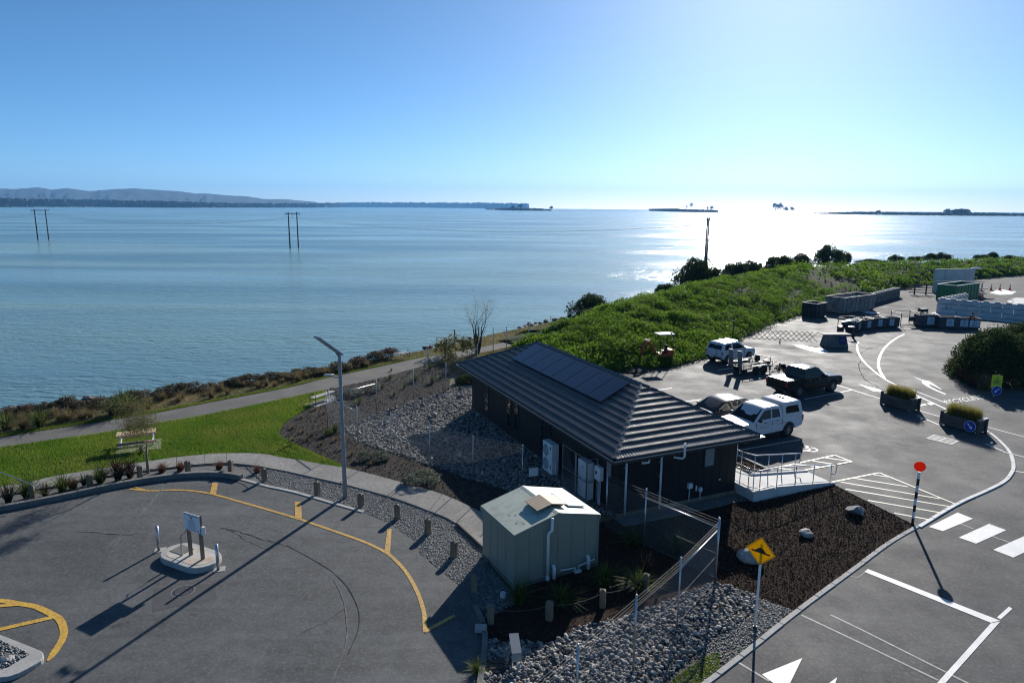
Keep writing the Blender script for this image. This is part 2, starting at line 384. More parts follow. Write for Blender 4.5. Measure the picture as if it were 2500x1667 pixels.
M_orange = leafmat('orange_disc', (0.95,0.07,0.012), (0.95,0.07,0.012), 1, 0.35, (0.95,0.07,0.012))
M_cone = mat('cone_orange', (0.75,0.13,0.04), 0.5)
M_exc = mat('excavator_orange', (0.50,0.075,0.015), 0.45, (0.40,0.06,0.015), 4)
M_green = mat('green_skip_paint', (0.02,0.16,0.06), 0.5, (0.03,0.20,0.08), 2.0, c3=(0.05,0.06,0.04), s3=5, f3=0.2)
M_skip = mat('grey_skip_paint', (0.22,0.205,0.185), 0.75, (0.33,0.31,0.28), 1.2, c3=(0.13,0.075,0.05), s3=1.8, f3=0.3)
M_skipd = mat('dark_skip_paint', (0.022,0.020,0.020), 0.6, (0.035,0.032,0.03), 2.0)
M_bin = mat('bin_paint', (0.040,0.043,0.047), 0.55, (0.06,0.062,0.066), 2.0)
M_ppl = mat('power_pole_timber', (0.030,0.032,0.034), 0.8, (0.045,0.045,0.045), 2)
M_bark = mat('bark', (0.16,0.13,0.105), 0.9, (0.25,0.215,0.18), 5, 0.6, 20, bdist=0.01)
M_barkd = mat('dark_bark', (0.055,0.045,0.038), 0.9, (0.09,0.075,0.06), 5, 0.6, 20, bdist=0.01)
M_headl = mat('headlamp', (0.5,0.52,0.54), 0.12, metal=0.4)
M_tail = mat('tail_lamp', (0.40,0.02,0.02), 0.2)
M_carw = mat('white_car_paint', (0.62,0.63,0.64), 0.28, spec=0.4)
M_card = mat('dark_green_car_paint', (0.008,0.012,0.0115), 0.22, spec=0.35)
M_cars = mat('charcoal_car_paint', (0.016,0.018,0.020), 0.24, spec=0.45)
M_cglass = mat('car_glass', (0.008,0.009,0.010), 0.08, spec=0.3)
M_plast = mat('black_plastic', (0.02,0.02,0.021), 0.6)
M_alloy = mat('alloy_rim', (0.45,0.46,0.47), 0.3, metal=0.8)
M_tonneau = mat('tray_cover', (0.07,0.07,0.072), 0.30, spec=0.6)
M_skin = mat('skin', (0.42,0.27,0.20), 0.6)
M_vest = mat('hi_vis_vest', (0.80,0.16,0.06), 0.6)
M_cloth = mat('dark_clothing', (0.02,0.022,0.03), 0.9)
M_hair = mat('dark_hair', (0.012,0.010,0.009), 0.7)
L_grass = leafmat('grass_blades', (0.070,0.165,0.010), (0.145,0.250,0.020), 0.28, 0.5, (0.24,0.27,0.045))
L_dry = leafmat('dry_grass_blades', (0.10,0.10,0.03), (0.22,0.18,0.08), 0.25, 0.45, (0.28,0.23,0.12))
L_tuss = leafmat('tussock_blades', (0.11,0.085,0.035), (0.20,0.155,0.075), 1.0, 0.4, (0.30,0.24,0.13))
M_scuff = mat('scuffed_asphalt', (0.16,0.16,0.158), 0.8, (0.075,0.077,0.077), 3.0, c3=(0.075,0.077,0.077), s3=7, f3=0.55)
L_flax = leafmat('flax_blades', (0.030,0.060,0.012), (0.065,0.105,0.022), 1.5, 0.35, (0.18,0.20,0.06))
L_flaxd = leafmat('dark_flax_blades', (0.030,0.022,0.018), (0.060,0.040,0.028), 1.5, 0.3, (0.09,0.06,0.04))
L_red = leafmat('red_tuft_blades', (0.075,0.030,0.022), (0.13,0.055,0.035), 1.5, 0.4, (0.20,0.10,0.06))
L_heath = leafmat('brown_heath_leaves', (0.055,0.048,0.030), (0.10,0.085,0.052), 1.2, 0.35, (0.15,0.12,0.075))
L_heathr = leafmat('reddish_heath_leaves', (0.065,0.042,0.030), (0.11,0.072,0.048), 1.2, 0.35, (0.16,0.11,0.075))
L_bund = leafmat('bund_leaves', (0.040,0.105,0.008), (0.100,0.195,0.014), 0.16, 0.5, (0.20,0.30,0.03))
L_dkbush = leafmat('dark_bush_leaves', (0.020,0.040,0.010), (0.040,0.066,0.016), 0.8, 0.3, (0.075,0.10,0.028), rough=0.75)
L_silver = leafmat('silver_shrub_leaves', (0.10,0.125,0.085), (0.19,0.21,0.15), 2.0, 0.3, (0.26,0.27,0.20))
L_olive = leafmat('olive_shrub_leaves', (0.075,0.085,0.025), (0.13,0.13,0.05), 1.5, 0.45, (0.18,0.16,0.07))
L_rest = leafmat('planter_grass', (0.10,0.12,0.015), (0.19,0.19,0.03), 1.5, 0.55, (0.32,0.25,0.07))
L_far = leafmat('far_tree_leaves', (0.016,0.026,0.014), (0.026,0.036,0.018), 0.02, 0.1, (0.034,0.042,0.022))

def stone_random(name, cols, rough=0.75):        # each stone its own shade, with a little grain
    m = bpy.data.materials.new(name); m.use_nodes = True; N = m.node_tree.nodes; L = m.node_tree.links; b = N['Principled BSDF']; b.inputs['Roughness'].default_value = rough; b.inputs['Specular IOR Level'].default_value = 0.3
    oi = N.new('ShaderNodeObjectInfo'); cr = N.new('ShaderNodeValToRGB'); cr.color_ramp.interpolation = 'CONSTANT'
    while len(cr.color_ramp.elements) < len(cols): cr.color_ramp.elements.new(0.5)
    for i, c in enumerate(cols): cr.color_ramp.elements[i].position = i/len(cols); cr.color_ramp.elements[i].color = (*c, 1)
    L.new(oi.outputs['Random'], cr.inputs[0])
    tc = N.new('ShaderNodeTexCoord'); n = N.new('ShaderNodeTexNoise'); n.inputs['Scale'].default_value = 2.2; n.inputs['Detail'].default_value = 5; L.new(tc.outputs['Object'], n.inputs['Vector'])
    r = N.new('ShaderNodeMapRange'); r.inputs[1].default_value = 0.3; r.inputs[2].default_value = 0.7; r.inputs[3].default_value = 0.65; r.inputs[4].default_value = 1.3; L.new(n.outputs['Fac'], r.inputs[0])
    cc = N.new('ShaderNodeCombineColor'); [L.new(r.outputs[0], cc.inputs[i]) for i in range(3)]
    mx = N.new('ShaderNodeMix'); mx.data_type = 'RGBA'; mx.blend_type = 'MULTIPLY'; mx.inputs[0].default_value = 1; L.new(cr.outputs[0], mx.inputs[6]); L.new(cc.outputs[0], mx.inputs[7]); L.new(mx.outputs[2], b.inputs['Base Color'])
    return m
M_stone = stone_random('bed_stone_each', [(0.10,0.10,0.10),(0.19,0.185,0.18),(0.27,0.262,0.25),(0.13,0.13,0.132),(0.40,0.35,0.28),(0.22,0.215,0.205),(0.46,0.43,0.39),(0.16,0.15,0.14),(0.33,0.26,0.20),(0.12,0.122,0.122)])
M_stoned = M_stone
# ------------------------------------------------------------------ foliage arrays
def leaf_quads(C, size, rng, up=0.0, elong=0.55):
    n = len(C); a = rng.normal(size=(n, 3)); a[:, 2] += up; a /= np.linalg.norm(a, axis=1)[:, None]
    r = rng.normal(size=(n, 3)); b = np.cross(a, r); b /= np.linalg.norm(b, axis=1)[:, None]+1e-9
    s = np.asarray(size).reshape(-1, 1)*0.5
    V = np.stack([C-a*s, C+b*s*elong, C+a*s, C-b*s*elong], 1).reshape(-1, 3)
    return V, np.arange(4*n).reshape(-1, 4)
def blade_arrays(C, h, spread, w, rng, droop=0.35, segs=2):
    """C (n,3) blade roots, one blade each."""
    n = len(C); az = rng.uniform(0, 2*PI, n); d = np.stack([np.cos(az), np.sin(az), np.zeros(n)], 1)
    p = np.stack([-np.sin(az), np.cos(az), np.zeros(n)], 1)
    h = np.broadcast_to(h, n)*rng.uniform(0.6, 1.15, n); sp = np.broadcast_to(spread, n)*rng.uniform(0.15, 1.2, n)
    rows = []
    for i in range(segs+1):
        t = i/segs; c = C + d*(sp*h*t**1.4)[:, None] + np.array([0, 0, 1.0])*(h*(t-droop*sp*t*t))[:, None]
        ww = (w*(1-0.85*t**2))*0.5
        rows += [c-p*ww, c+p*ww]
    k = 2*(segs+1); V = np.stack(rows, 1).reshape(-1, 3)
    base = (np.arange(n)*k)[:, None]
    F = np.concatenate([base+np.array([[2*i, 2*i+1, 2*i+3, 2*i+2]]) for i in range(segs)], 0)
    return V, F, k
def in_poly(P, poly):
    x, y = P[:, 0], P[:, 1]; c = np.zeros(len(P), bool); n = len(poly)
    for i in range(n):
        x0, y0 = poly[i][0], poly[i][1]; x1, y1 = poly[(i+1) % n][0], poly[(i+1) % n][1]
        if y0 == y1: continue
        m = ((y0 > y) != (y1 > y)) & (x < (x1-x0)*(y-y0)/(y1-y0)+x0); c ^= m
    return c
def sample_poly(poly, n, rng):
    A = np.array([(p[0], p[1]) for p in poly]); lo, hi = A.min(0), A.max(0); out = []
    tot = 0
    while tot < n:
        P = rng.uniform(lo, hi, (n*2, 2)); P = P[in_poly(P, poly)]; out.append(P); tot += len(P)
    return np.concatenate(out)[:n]
def lumpy_crown(rx, ry, rz, nl, nleaf, ls, rng, zc=None, lump=0.42, flat=0.0):
    """leaves on the shells of many lumps spread through an ellipsoid; gaps stay between lumps"""
    d = rng.normal(size=(nl, 3)); d /= np.linalg.norm(d, axis=1)[:, None]; d[:, 2] = np.abs(d[:, 2])*0.9-0.12
    c = d*rng.uniform(0.55, 0.85, nl)[:, None]
    lr = rng.uniform(0.6, 1.1, nl)*lump
    per = nleaf//nl; e = rng.normal(size=(nl, per, 3)); e /= np.linalg.norm(e, axis=2)[:, :, None]
    e[:, :, 2] = np.where(rng.random((nl, per)) < 0.6, np.abs(e[:, :, 2]), e[:, :, 2])
    P = c[:, None, :] + e*(lr[:, None]*rng.uniform(0.7, 1.05, (nl, per)))[:, :, None]
    P = P.reshape(-1, 3)*np.array([rx, ry, rz]); P[:, 2] += rz*0.35 if zc is None else zc
    P[:, 2] = np.maximum(P[:, 2], 0.02)
    V, F = leaf_quads(P, rng.uniform(0.6, 1.3, len(P))*ls, rng, up=0.2)
    return V, F, np.repeat(rng.random(len(P))**2.2, 4)

# ------------------------------------------------------------------ water
WATER_Z = -1.6
def water_mat():
    m = bpy.data.materials.new('estuary_water'); m.use_nodes = True; N = m.node_tree.nodes; L = m.node_tree.links
    b = N['Principled BSDF']; b.inputs['IOR'].default_value = 1.33
    tc = N.new('ShaderNodeTexCoord')
    def mp(sx, sy, rot):
        q = N.new('ShaderNodeMapping'); q.inputs['Scale'].default_value = (sx, sy, 1); q.inputs['Rotation'].default_value = (0, 0, rot)
        L.new(tc.outputs['Object'], q.inputs[0]); return q.outputs[0]
    def noise(vec, sc, det, dist=0.0):
        n = N.new('ShaderNodeTexNoise'); n.inputs['Scale'].default_value = sc; n.inputs['Detail'].default_value = det
        n.inputs['Distortion'].default_value = dist; L.new(vec, n.inputs['Vector']); return n.outputs['Fac']
    # colour: silty green-blue, with drifting bands of darker water
    band = noise(mp(0.35, 1.6, rad(-9)), 0.016, 4.0, 0.6)
    r = N.new('ShaderNodeMapRange'); r.inputs[1].default_value = 0.42; r.inputs[2].default_value = 0.58; L.new(band, r.inputs[0])
    mx = N.new('ShaderNodeMix'); mx.data_type = 'RGBA'; mx.inputs[6].default_value = (0.225,0.335,0.275,1); mx.inputs[7].default_value = (0.120,0.222,0.238,1)
    L.new(r.outputs[0], mx.inputs[0]); L.new(mx.outputs[2], b.inputs['Base Color'])
    rr = N.new('ShaderNodeMapRange'); rr.inputs[3].default_value = 0.16; rr.inputs[4].default_value = 0.24; L.new(r.outputs[0], rr.inputs[0])
    L.new(rr.outputs[0], b.inputs['Roughness'])
    w1 = noise(mp(0.55, 1.5, rad(-14)), 0.9, 3.0, 0.4)
    w2 = noise(mp(0.7, 1.3, rad(12)), 2.6, 3.0, 0.3)
    w3 = noise(mp(0.5, 1.3, rad(-6)), 0.16, 2.0, 0.2)
    def mul(a, k):
        q = N.new('ShaderNodeMath'); q.operation = 'MULTIPLY'; L.new(a, q.inputs[0]); q.inputs[1].default_value = k; return q.outputs[0]
    def add(a, c):
        q = N.new('ShaderNodeMath'); q.operation = 'ADD'; L.new(a, q.inputs[0]); L.new(c, q.inputs[1]); return q.outputs[0]
    hgt = add(add(mul(w1, 0.26), mul(w2, 0.11)), mul(w3, 0.16))
    # calmer slicks where the wind does not reach
    slick = noise(mp(0.25, 1.4, rad(-7)), 0.03, 3.0, 0.5)
    s = N.new('ShaderNodeMapRange'); s.inputs[1].default_value = 0.36; s.inputs[2].default_value = 0.56; s.inputs[3].default_value = 0.22; s.inputs[4].default_value = 1.0
    L.new(slick, s.inputs[0])
    bp = N.new('ShaderNodeBump'); bp.inputs['Distance'].default_value = 1.0
    L.new(s.outputs[0], bp.inputs['Strength']); L.new(hgt, bp.inputs['Height']); L.new(bp.outputs[0], b.inputs['Normal'])
    return m
FAR = 8800.0
mb = MB(); mb.add([(-FAR,-400,WATER_Z),(FAR,-400,WATER_Z),(FAR,FAR,WATER_Z),(-FAR,FAR,WATER_Z)], [(0,1,2,3)])
struct('water', mb, water_mat())

# ------------------------------------------------------------------ land: one sheet with a bank down to the water
bank_px = [(0,1014),(110,1003),(260,984),(400,961),(560,937),(700,917),(800,902),(900,880),(1000,862),(1060,850),(1130,836),(1200,817),(1300,796),(1390,777),(1450,760)]
GZ = -0.06
bank = [(-300,-200),(-140,-30),(-62,18),(-42,31)] + [W2(x, y, GZ) for x, y in bank_px] + [(13.5,87),(20,95),(31,108),(48,124),(76,142),(115,160),(220,186),(420,230)]
bankv = [Vector(p) for p in bank]
wet = []
for i, p in enumerate(bankv):
    d = (bankv[min(i+1, len(bankv)-1)] - bankv[max(i-1, 0)]).normalized()
    wet.append(p + Vector((-d.y, d.x))*2.6)
mb = MB(); mb.sheet([tuple(p) for p in bankv] + [(420,-200)], GZ)
nb_ = len(bankv)
mb.cur = 1
mb.add([(p.x,p.y,GZ) for p in bankv] + [(p.x,p.y,WATER_Z-0.4) for p in wet], [(i, i+1, nb_+i+1, nb_+i) for i in range(nb_-1)])
ground = tag(part('ground', mb, [M_verge, M_seabank]), kind='structure')

# ------------------------------------------------------------------ far hills, far shore, islands
def far_pt(x, y, D):            # point on the view ray at ground distance D
    d = ray(x, y); k = D/math.hypot(d.x, d.y); return Vector((d.x*k, d.y*k, CAM_H+d.z*k))
prof = [(-260,452),(-160,462),(-80,455),(0,460),(45,462),(100,457.5),(132,463.5),(170,459.5),(225,467),(270,463),(332,460),(400,464.5),(450,468),(482,473),(505,472.5),(545,476),(610,480),(645,486),(705,487),(760,492),(800,498)]
M_hill = mat('hill_forest', (0.016,0.030,0.026), 0.95, (0.028,0.042,0.032), 0.004, 0.6, 0.01, bdist=40)
mb = MB(); pts = []
for i in range(len(prof)-1):
    (x0, y0), (x1, y1) = prof[i], prof[i+1]
    for k in range(6):
        t = k/6; pts.append((x0+(x1-x0)*t, y0+(y1-y0)*t + random.uniform(-0.5, 0.5)*(1 if k else 0)))
pts.append(prof[-1])
n = len(pts); V = []
ROWS = 7
for j in range(ROWS):
    t = j/(ROWS-1)
    for i, (x, y) in enumerate(pts):
        D = 6000 + 1200*t; r = far_pt(x, y, 7200)
        q = far_pt(x, 520, D); f = t**0.8*(0.9 if 0 < j < ROWS-1 else 1)
        z = WATER_Z + (r.z-WATER_Z)*f + (random.uniform(-1, 1)*13*math.sin(PI*t))
        V.append((q.x, q.y, z if j else WATER_Z-4))
for i, (x, y) in enumerate(pts):
    q = far_pt(x, 520, 8300); V.append((q.x, q.y, WATER_Z-4))
F = [(j*n+i, j*n+i+1, (j+1)*n+i+1, (j+1)*n+i) for j in range(ROWS) for i in range(n-1)]
mb.add(V, F); struct('hills', mb, M_hill, smooth=True)

M_farland = mat('far_shore_land', (0.05,0.05,0.038), 0.95, (0.09,0.085,0.06), 0.01)
def far_land(name, pxs, depth, hh):
    mb = MB(); fr = [W(x, y, WATER_Z) for x, y in pxs]; n = len(fr); V = []
    for p in fr: V.append((p.x, p.y, WATER_Z-0.5))
    for p in fr: V.append((p.x*1.004, p.y*1.004, WATER_Z+hh))
    for p in fr:
        k = 1+depth/p.length; V.append((p.x*k, p.y*k, WATER_Z+hh))
    mb.add(V, [(j*n+i, j*n+i+1, (j+1)*n+i+1, (j+1)*n+i) for j in range(2) for i in range(n-1)])
    return struct(name, mb, M_farland), fr
def far_wood(name, pxs, h_px, depth, count, label):
    """a far-off wood that reads as one mass: leaf clumps heaped on cones along the shore"""
    rng = np.random.default_rng(len(pxs)+count); Vs, Fs, Ts, nv = [], [], [], 0
    xs = [p[0] for p in pxs]
    for k in range(count):
        x = rng.uniform(xs[0], xs[-1]); y = np.interp(x, xs, [p[1] for p in pxs]); h = np.interp(x, xs, h_px)
        p = W(float(x), float(y), WATER_Z); D = p.length; q = p*(1+rng.uniform(4, depth)/D); q.z = WATER_Z+0.5
        H = h/FPX*D*rng.uniform(0.8, 1.05); R = H*rng.uniform(0.28, 0.5)
        m = 26; t = rng.random(m); e = rng.normal(size=(m, 3)); e /= np.linalg.norm(e, axis=1)[:, None]
        C = np.stack([q.x+e[:, 0]*R*(1-0.45*t), q.y+e[:, 1]*R*(1-0.45*t), q.z-0.4+H*(0.02+0.95*t**1.25)], 1)
        v, f = leaf_quads(C, rng.uniform(0.5, 1.0, m)*R*1.1, rng, elong=0.9)
        Vs.append(v); Fs.append(f+nv); nv += len(v); Ts.append(np.full(len(v), rng.random()))
    o = np_obj(name, np.concatenate(Vs), np.concatenate(Fs), L_far, attr=np.concatenate(Ts))
    return tag(o, label, 'woodland', kind='stuff')
shoreL = [(-150,505),(0,505.5),(235,505.3),(400,507),(560,507.2),(760,507.2),(850,506),(1000,506.6),(1190,508.6),(1290,509.4)]
far_land('far_shore', shoreL, 600, 1.5)
far_wood('far_woodland', shoreL, [16,16,14,13.5,10,10,10.5,11.5,12.5,12], 240, 2400, 'dark pine woodland along the far left shore below the hills')
shoreM = [(1180,511.5),(1230,513.5),(1320,514.5),(1400,514.8),(1500,515.5),(1560,516.5)]
far_land('sand_spit', shoreM, 80, 0.8)
far_wood('spit_scrub', [(1185,512),(1240,513.8),(1310,514.6),(1345,514.8)], [3,6,6,3], 60, 260, 'low dark scrub on the sand spit in mid channel')
shoreI = [(1585,515),(1640,517),(1700,518.3),(1752,518.6)]
far_land('scrub_island', shoreI, 60, 0.8)
far_wood('island_scrub', shoreI, [5,7,6,5], 40, 380, 'dense dark scrub covering the small island beside the sun glitter')
shoreT = [(1830,517),(1900,518.5),(1990,519.5)]
far_land('tree_spit', shoreT, 40, 0.6)
shoreR = [(1985,522.5),(2100,524),(2250,526),(2400,527.2),(2520,528),(2700,529.5)]
far_land('far_right_shore', shoreR, 500, 1.2)
far_wood('far_right_woodland', shoreR, [2.5,6,6,6,5,6], 160, 1300, 'low dark tree line along the far shore at right')

def far_tree(x, y, hpx, wpx, label, group=None):
    p = W(x, y, WATER_Z); D = p.length; H = hpx/FPX*D; R = wpx/FPX*D*0.5
    rng = np.random.default_rng(int(x*7)); t = thing('far_tree', label, 'tree', (p.x, p.y, WATER_Z+0.4), 0, group)
    tr = MB(); tr.cyl((0,0,-0.6), (0,0,H*0.75), R*0.10, R*0.04, 6)
    for k in range(4):
        a = k*1.7; tr.cyl((0,0,H*(0.3+0.1*k)), (R*0.6*math.cos(a), R*0.6*math.sin(a), H*(0.5+0.1*k)), R*0.05, R*0.02, 5)
    part('trunk', tr, M_barkd, t)
    V, F, T = lumpy_crown(R, R, H*0.5, 16, 420, R*0.30, rng, zc=H*0.5)
    c = np_obj('crown', V, F, L_far, attr=T); c.parent = t
far_tree(1687, 512, 17, 9, 'tall thin tree standing above the scrub of the small island')
far_tree(1676, 512, 11, 5, 'small spindly tree left of the tall thin tree on the small island')
far_tree(1737, 516, 14, 9, 'leaning umbrella-shaped tree at the right end of the small island')
far_tree(1727, 516, 11, 6, 'small tree just left of the umbrella-shaped island tree')
far_tree(1893, 518, 22, 15, 'tallest of the dark trees rising out of the sun glitter')
far_tree(1904, 518, 21, 13, 'broad dark tree just right of the tallest glitter tree')
far_tree(1917, 518.5, 13, 9, 'third tree of the clump in the sun glitter, lower than its neighbours')
far_tree(1933, 518.5, 12, 10, 'low tree right of the clump in the sun glitter')
far_tree(1921, 519, 10, 8, 'lowest bushy tree among the glitter trees')
far_tree(1346, 514.5, 12, 10, 'lone bushy tree at the right end of the sand spit')
far_tree(1270, 514, 16, 15, 'dark rounded tree in the middle of the sand spit')
far_tree(1252, 514, 12, 11, 'lower dark tree left of the rounded spit tree')
far_tree(2312, 526, 14, 16, 'row of tall pale poplars standing above the right far shore')
far_tree(2345, 526.4, 13, 40, 'wide dark pine grove on the right far shore')
far_tree(2143, 524.5, 10, 12, 'rounded tree rising above the bright end of the right shore')

# ------------------------------------------------------------------ H-frame power poles and wires
line_dir = Vector((118, -58, 0)).normalized(); cross_dir = Vector((0.36, 0.93, 0)).normalized()
pole_pts = [(Vector((-180.4,264.7,WATER_Z)), 'H-frame timber power pole standing in the water at far left'),
            (Vector((-71.6,225.4,WATER_Z)), 'H-frame timber power pole in the water left of centre'),
            (Vector((46.9,166.5,WATER_Z)), 'H-frame timber power pole seen edge-on behind the shoreline bushes')]
poles = []
for p, lab in pole_pts:
    t = thing('power_pole', lab, 'power pole', p, 0, 'H-frame power poles crossing the estuary')
    for s in (-1, 1):
        q = cross_dir*2.1*s; part('leg', MB().cyl(q+Vector((0,0,-1)), q+Vector((0,0,11.6)), 0.22, 0.16, 10), M_ppl, t)
    part('crossarm', MB().bar(cross_dir*-3.6+Vector((0,0,11.1)), cross_dir*3.6+Vector((0,0,11.1)), 0.22, 0.26), M_ppl, t)
    for s in (-3.3, 0, 3.3):
        part('insulator', MB().cyl(cross_dir*s+Vector((0,0,10.97)), cross_dir*s+Vector((0,0,9.9)), 0.07, 0.05, 6), M_wpaint, t)
    poles.append(p)
ends = [poles[0] - (poles[1]-poles[0])] + poles
for k, s in enumerate((-3.3, 0, 3.3)):
    mb = MB()
    for a, b in zip(ends[:-1], ends[1:]):
        P = [a.lerp(b, t/14) + cross_dir*s + Vector((0,0,9.9 - 4*3.0*(t/14)*(1-t/14))) for t in range(15)]
        mb.tube(P, 0.017, 4)
    solo('power_line', mb, M_ppl, ['power wire slung along the near ends of the pole crossarms', 'power wire slung along the middle of the pole crossarms', 'power wire slung along the far ends of the pole crossarms'][k], 'wire', group='wires between the power poles')

# ------------------------------------------------------------------ asphalt
kerbL = [(-60,1258),(0,1247),(106,1227),(212,1205),(319,1183),(425,1167),(500,1162),(545,1163),(590,1170),(621,1178),(651,1187),(700,1197),(747,1209),(808,1227),(888,1250)]
edgeL = [(953,1279),(1007,1318),(1026,1353),(1069,1389),(1116,1425),(1141,1444),(1154,1468),(1168,1497),(1178,1520),(1178,1553),(1174,1606),(1166,1667),(1150,1740)]
loop_poly = [W2(*p) for p in kerbL+edgeL] + [(-0.5,6),(-24,6),(-34,15)]
struct('turning_circle', MB().sheet(loop_poly, 0.0), M_asph)
BU = Vector((-0.411,0.912,0)); BV = Vector((0.912,0.411,0))         # building axes: along (away), across (right)
EF = Vector((3.92,24.4,0)); EL_, EW = 17.3, 7.12                      # front eave corner, eave length and width
toe_px = [(1400,903),(1440,905),(1500,905),(1570,903),(1640,893),(1700,878),(1745,858),(1850,805),(1960,768),(2080,738),(2200,703),(2330,688),(2500,668),(2750,655)]
park_poly = ([W2(1690,1690), W2(1833,1583.5), W2(1947,1492), W2(2083,1391), W2(2168,1327.5), W2(2240,1285), W2(2023,1176.5)]
   + [(EF+BV*(EW+1.9)+BU*1.0)[:2], (EF+BV*(EW+1.6)+BU*6)[:2], (EF+BV*(EW+0.4)+BU*(EL_+2))[:2]]
   + [W2(*p) for p in toe_px] + [(190,120),(120,20),(40,4),(9,8)])
struct('car_park', MB().sheet([tuple(p) for p in park_poly], 0.0), M_park)
yard = [W2(2075,775), W2(1985,765), W2(2080,742), W2(2200,706), W2(2330,690), W2(2500,670), W2(2700,660), W2(2700,790), W2(2500,792), W2(2300,775), W2(2200,772)]
struct('gravel_yard', MB().sheet(yard, 0.005), M_yard)

def marking(name, mb, m): return struct(name, mb, m)
Z1 = 0.010
# turning circle: yellow lines
yl = [(318,1193),(362,1198),(440,1196),(509,1204),(587,1225),(685,1253),(734,1268),(772,1281),(844,1306),(902,1328),(950,1354),(989,1393),(1018,1443),(1034,1490),(1037,1519),(1038,1543)]
def smooth_px(p, k=4):
    out = []
    for i in range(len(p)-1):
        p0, p1, p2, p3 = [np.array(p[max(0, min(len(p)-1, j))], float) for j in (i-1, i, i+1, i+2)]
        for t in np.arange(k)/k:
            out.append(tuple(0.5*((2*p1)+(-p0+p2)*t+(2*p0-5*p1+4*p2-p3)*t*t+(-p0+3*p1-3*p2+p3)*t**3)))
    out.append(tuple(p[-1])); return out
mb = MB(); mb.ribbon([W2(*p) for p in smooth_px(yl)], 0.13, Z1); struct('yellow_line', mb, M_yellow)
mb = MB()
for q in ([(511,1207),(518.6,1179),(532,1179),(527,1208)], [(719,1225),(735,1225),(737,1266),(720,1262.5)], [(946,1291.6),(956,1291.6),(952,1355),(938,1348)], [(1040,1545),(1032.6,1539),(1108.5,1499.5),(1112,1505)], [(326,1190),(334,1189),(362,1197),(354,1199)]):
    mb.sheet([W2(*p) for p in q], Z1+0.004)
struct('yellow_bay_ticks', mb, M_yellow)
arc = [(-40,1470),(0,1466),(50,1474),(88,1481),(126,1499),(145,1511),(155,1533),(155,1551),(146.5,1571),(126,1601),(116,1613)]
mb = MB(); mb.ribbon([W2(*p) for p in smooth_px(arc)], [0.20]*36+[0.16,0.13,0.10,0.07,0.05], Z1)
mb.ribbon([W2(-30,1482), W2(0,1479), W2(50,1475)], 0.16, Z1+0.004); mb.ribbon([W2(-30,1543), W2(0,1536), W2(128,1507)], 0.19, Z1+0.004)
struct('yellow_hatching', mb, M_yellow2)
mb = MB()
seam = [(700,1331),(754,1360),(808,1393),(845,1429),(866,1465),(877,1501),(873,1541),(850,1595)]
mb.ribbon([W2(*p) for p in smooth_px(seam)], [random.uniform(0.012, 0.04) for _ in smooth_px(seam)], Z1)
struct('tar_seam', mb, M_tar)
mb = MB(); sm = smooth_px([(815,1415),(837,1460),(846,1510),(845,1570),(820,1640),(800,1690)]); mb.ribbon([W2(*p) for p in sm], [random.uniform(0.01, 0.05) for _ in sm], Z1)
mb.ribbon([W2(257,1343), W2(278,1322), W2(302,1301)], [0.04,0.10,0.03], Z1); mb.ribbon([W2(272,1338), W2(300,1310)], 0.05, Z1+0.001); mb.ribbon([W2(88,1238), W2(130,1231)], 0.06, Z1)
mb.ribbon([W2(180,1297), W2(235,1298), W2(330,1306)], [0.02,0.06,0.02], Z1+0.002); mb.ribbon([W2(230,1300), W2(300,1304), W2(345,1300)], [0.02,0.08,0.02], Z1+0.003); mb.ribbon([W2(330,1270), W2(360,1240), W2(400,1185)], [0.02,0.16,0.05], Z1+0.001)
mb.ribbon([W2(330,1262), W2(372,1225)], [0.02,0.14], Z1+0.002)
rc = random.Random(3)
for k in range(0):
    x, y = rc.uniform(60, 1000), rc.uniform(1230, 1640); a = rc.uniform(-0.6, 0.9); l = rc.uniform(20, 90)
    mb.ribbon([W2(x, y), W2(x+l*0.5*math.cos(a), y+l*0.22*math.sin(a)), W2(x+l*math.cos(a), y+l*0.5*math.sin(a)+rc.uniform(-4, 4))], [0.01, rc.uniform(0.02, 0.05), 0.01], Z1+0.0002*k-0.004)
struct('scuff_marks', mb, M_scuff)
mb = MB()
def crack(pts, w, z=Z1-0.003):
    P = []
    for i in range(len(pts)-1):
        for t in np.linspace(0, 1, 9)[:-1]: P.append((pts[i][0]+(pts[i+1][0]-pts[i][0])*t+rc.uniform(-2.2, 2.2), pts[i][1]+(pts[i+1][1]-pts[i][1])*t+rc.uniform(-1.6, 1.6)))
    P.append(pts[-1]); mb.ribbon([W2(*p) for p in P], [w*rc.uniform(0.4, 1.5) for _ in P], z)
for pts, w in [([(540,1288),(590,1300),(640,1316),(700,1333)], 0.03), ([(560,1290),(600,1320),(660,1345)], 0.018), ([(620,1305),(650,1290),(690,1300)], 0.015), ([(735,1545),(790,1520),(850,1480)], 0.010)]: crack(pts, w, Z1-0.003+0.0003*len(pts))
struct('asphalt_cracks', mb, M_tar)
mb = MB()
for pts, w in [([(1700,1000),(1780,990),(1860,995)], 0.01), ([(2060,1060),(2150,1075),(2230,1090)], 0.02), ([(2100,1010),(2180,1030),(2240,1055)], 0.015), ([(2100,880),(2096,900),(2110,925),(2150,950),(2210,985)], 0.05), ([(2090,868),(2120,852),(2150,843)], 0.03)]: crack(pts, w)
struct('car_park_cracks', mb, M_tar)
P_ = sample_poly([W2(*p) for p in [(60,1240),(500,1180),(800,1240),(1000,1340),(1130,1460),(1130,1640),(200,1640),(200,1420)]], 700, RNG)
Vg, Fg = leaf_quads(np.column_stack([P_, np.full(len(P_), 0.012)]), RNG.uniform(0.012, 0.05, len(P_)), RNG); Vg[:, 2] = 0.006+np.abs(Vg[:, 2]-0.012)
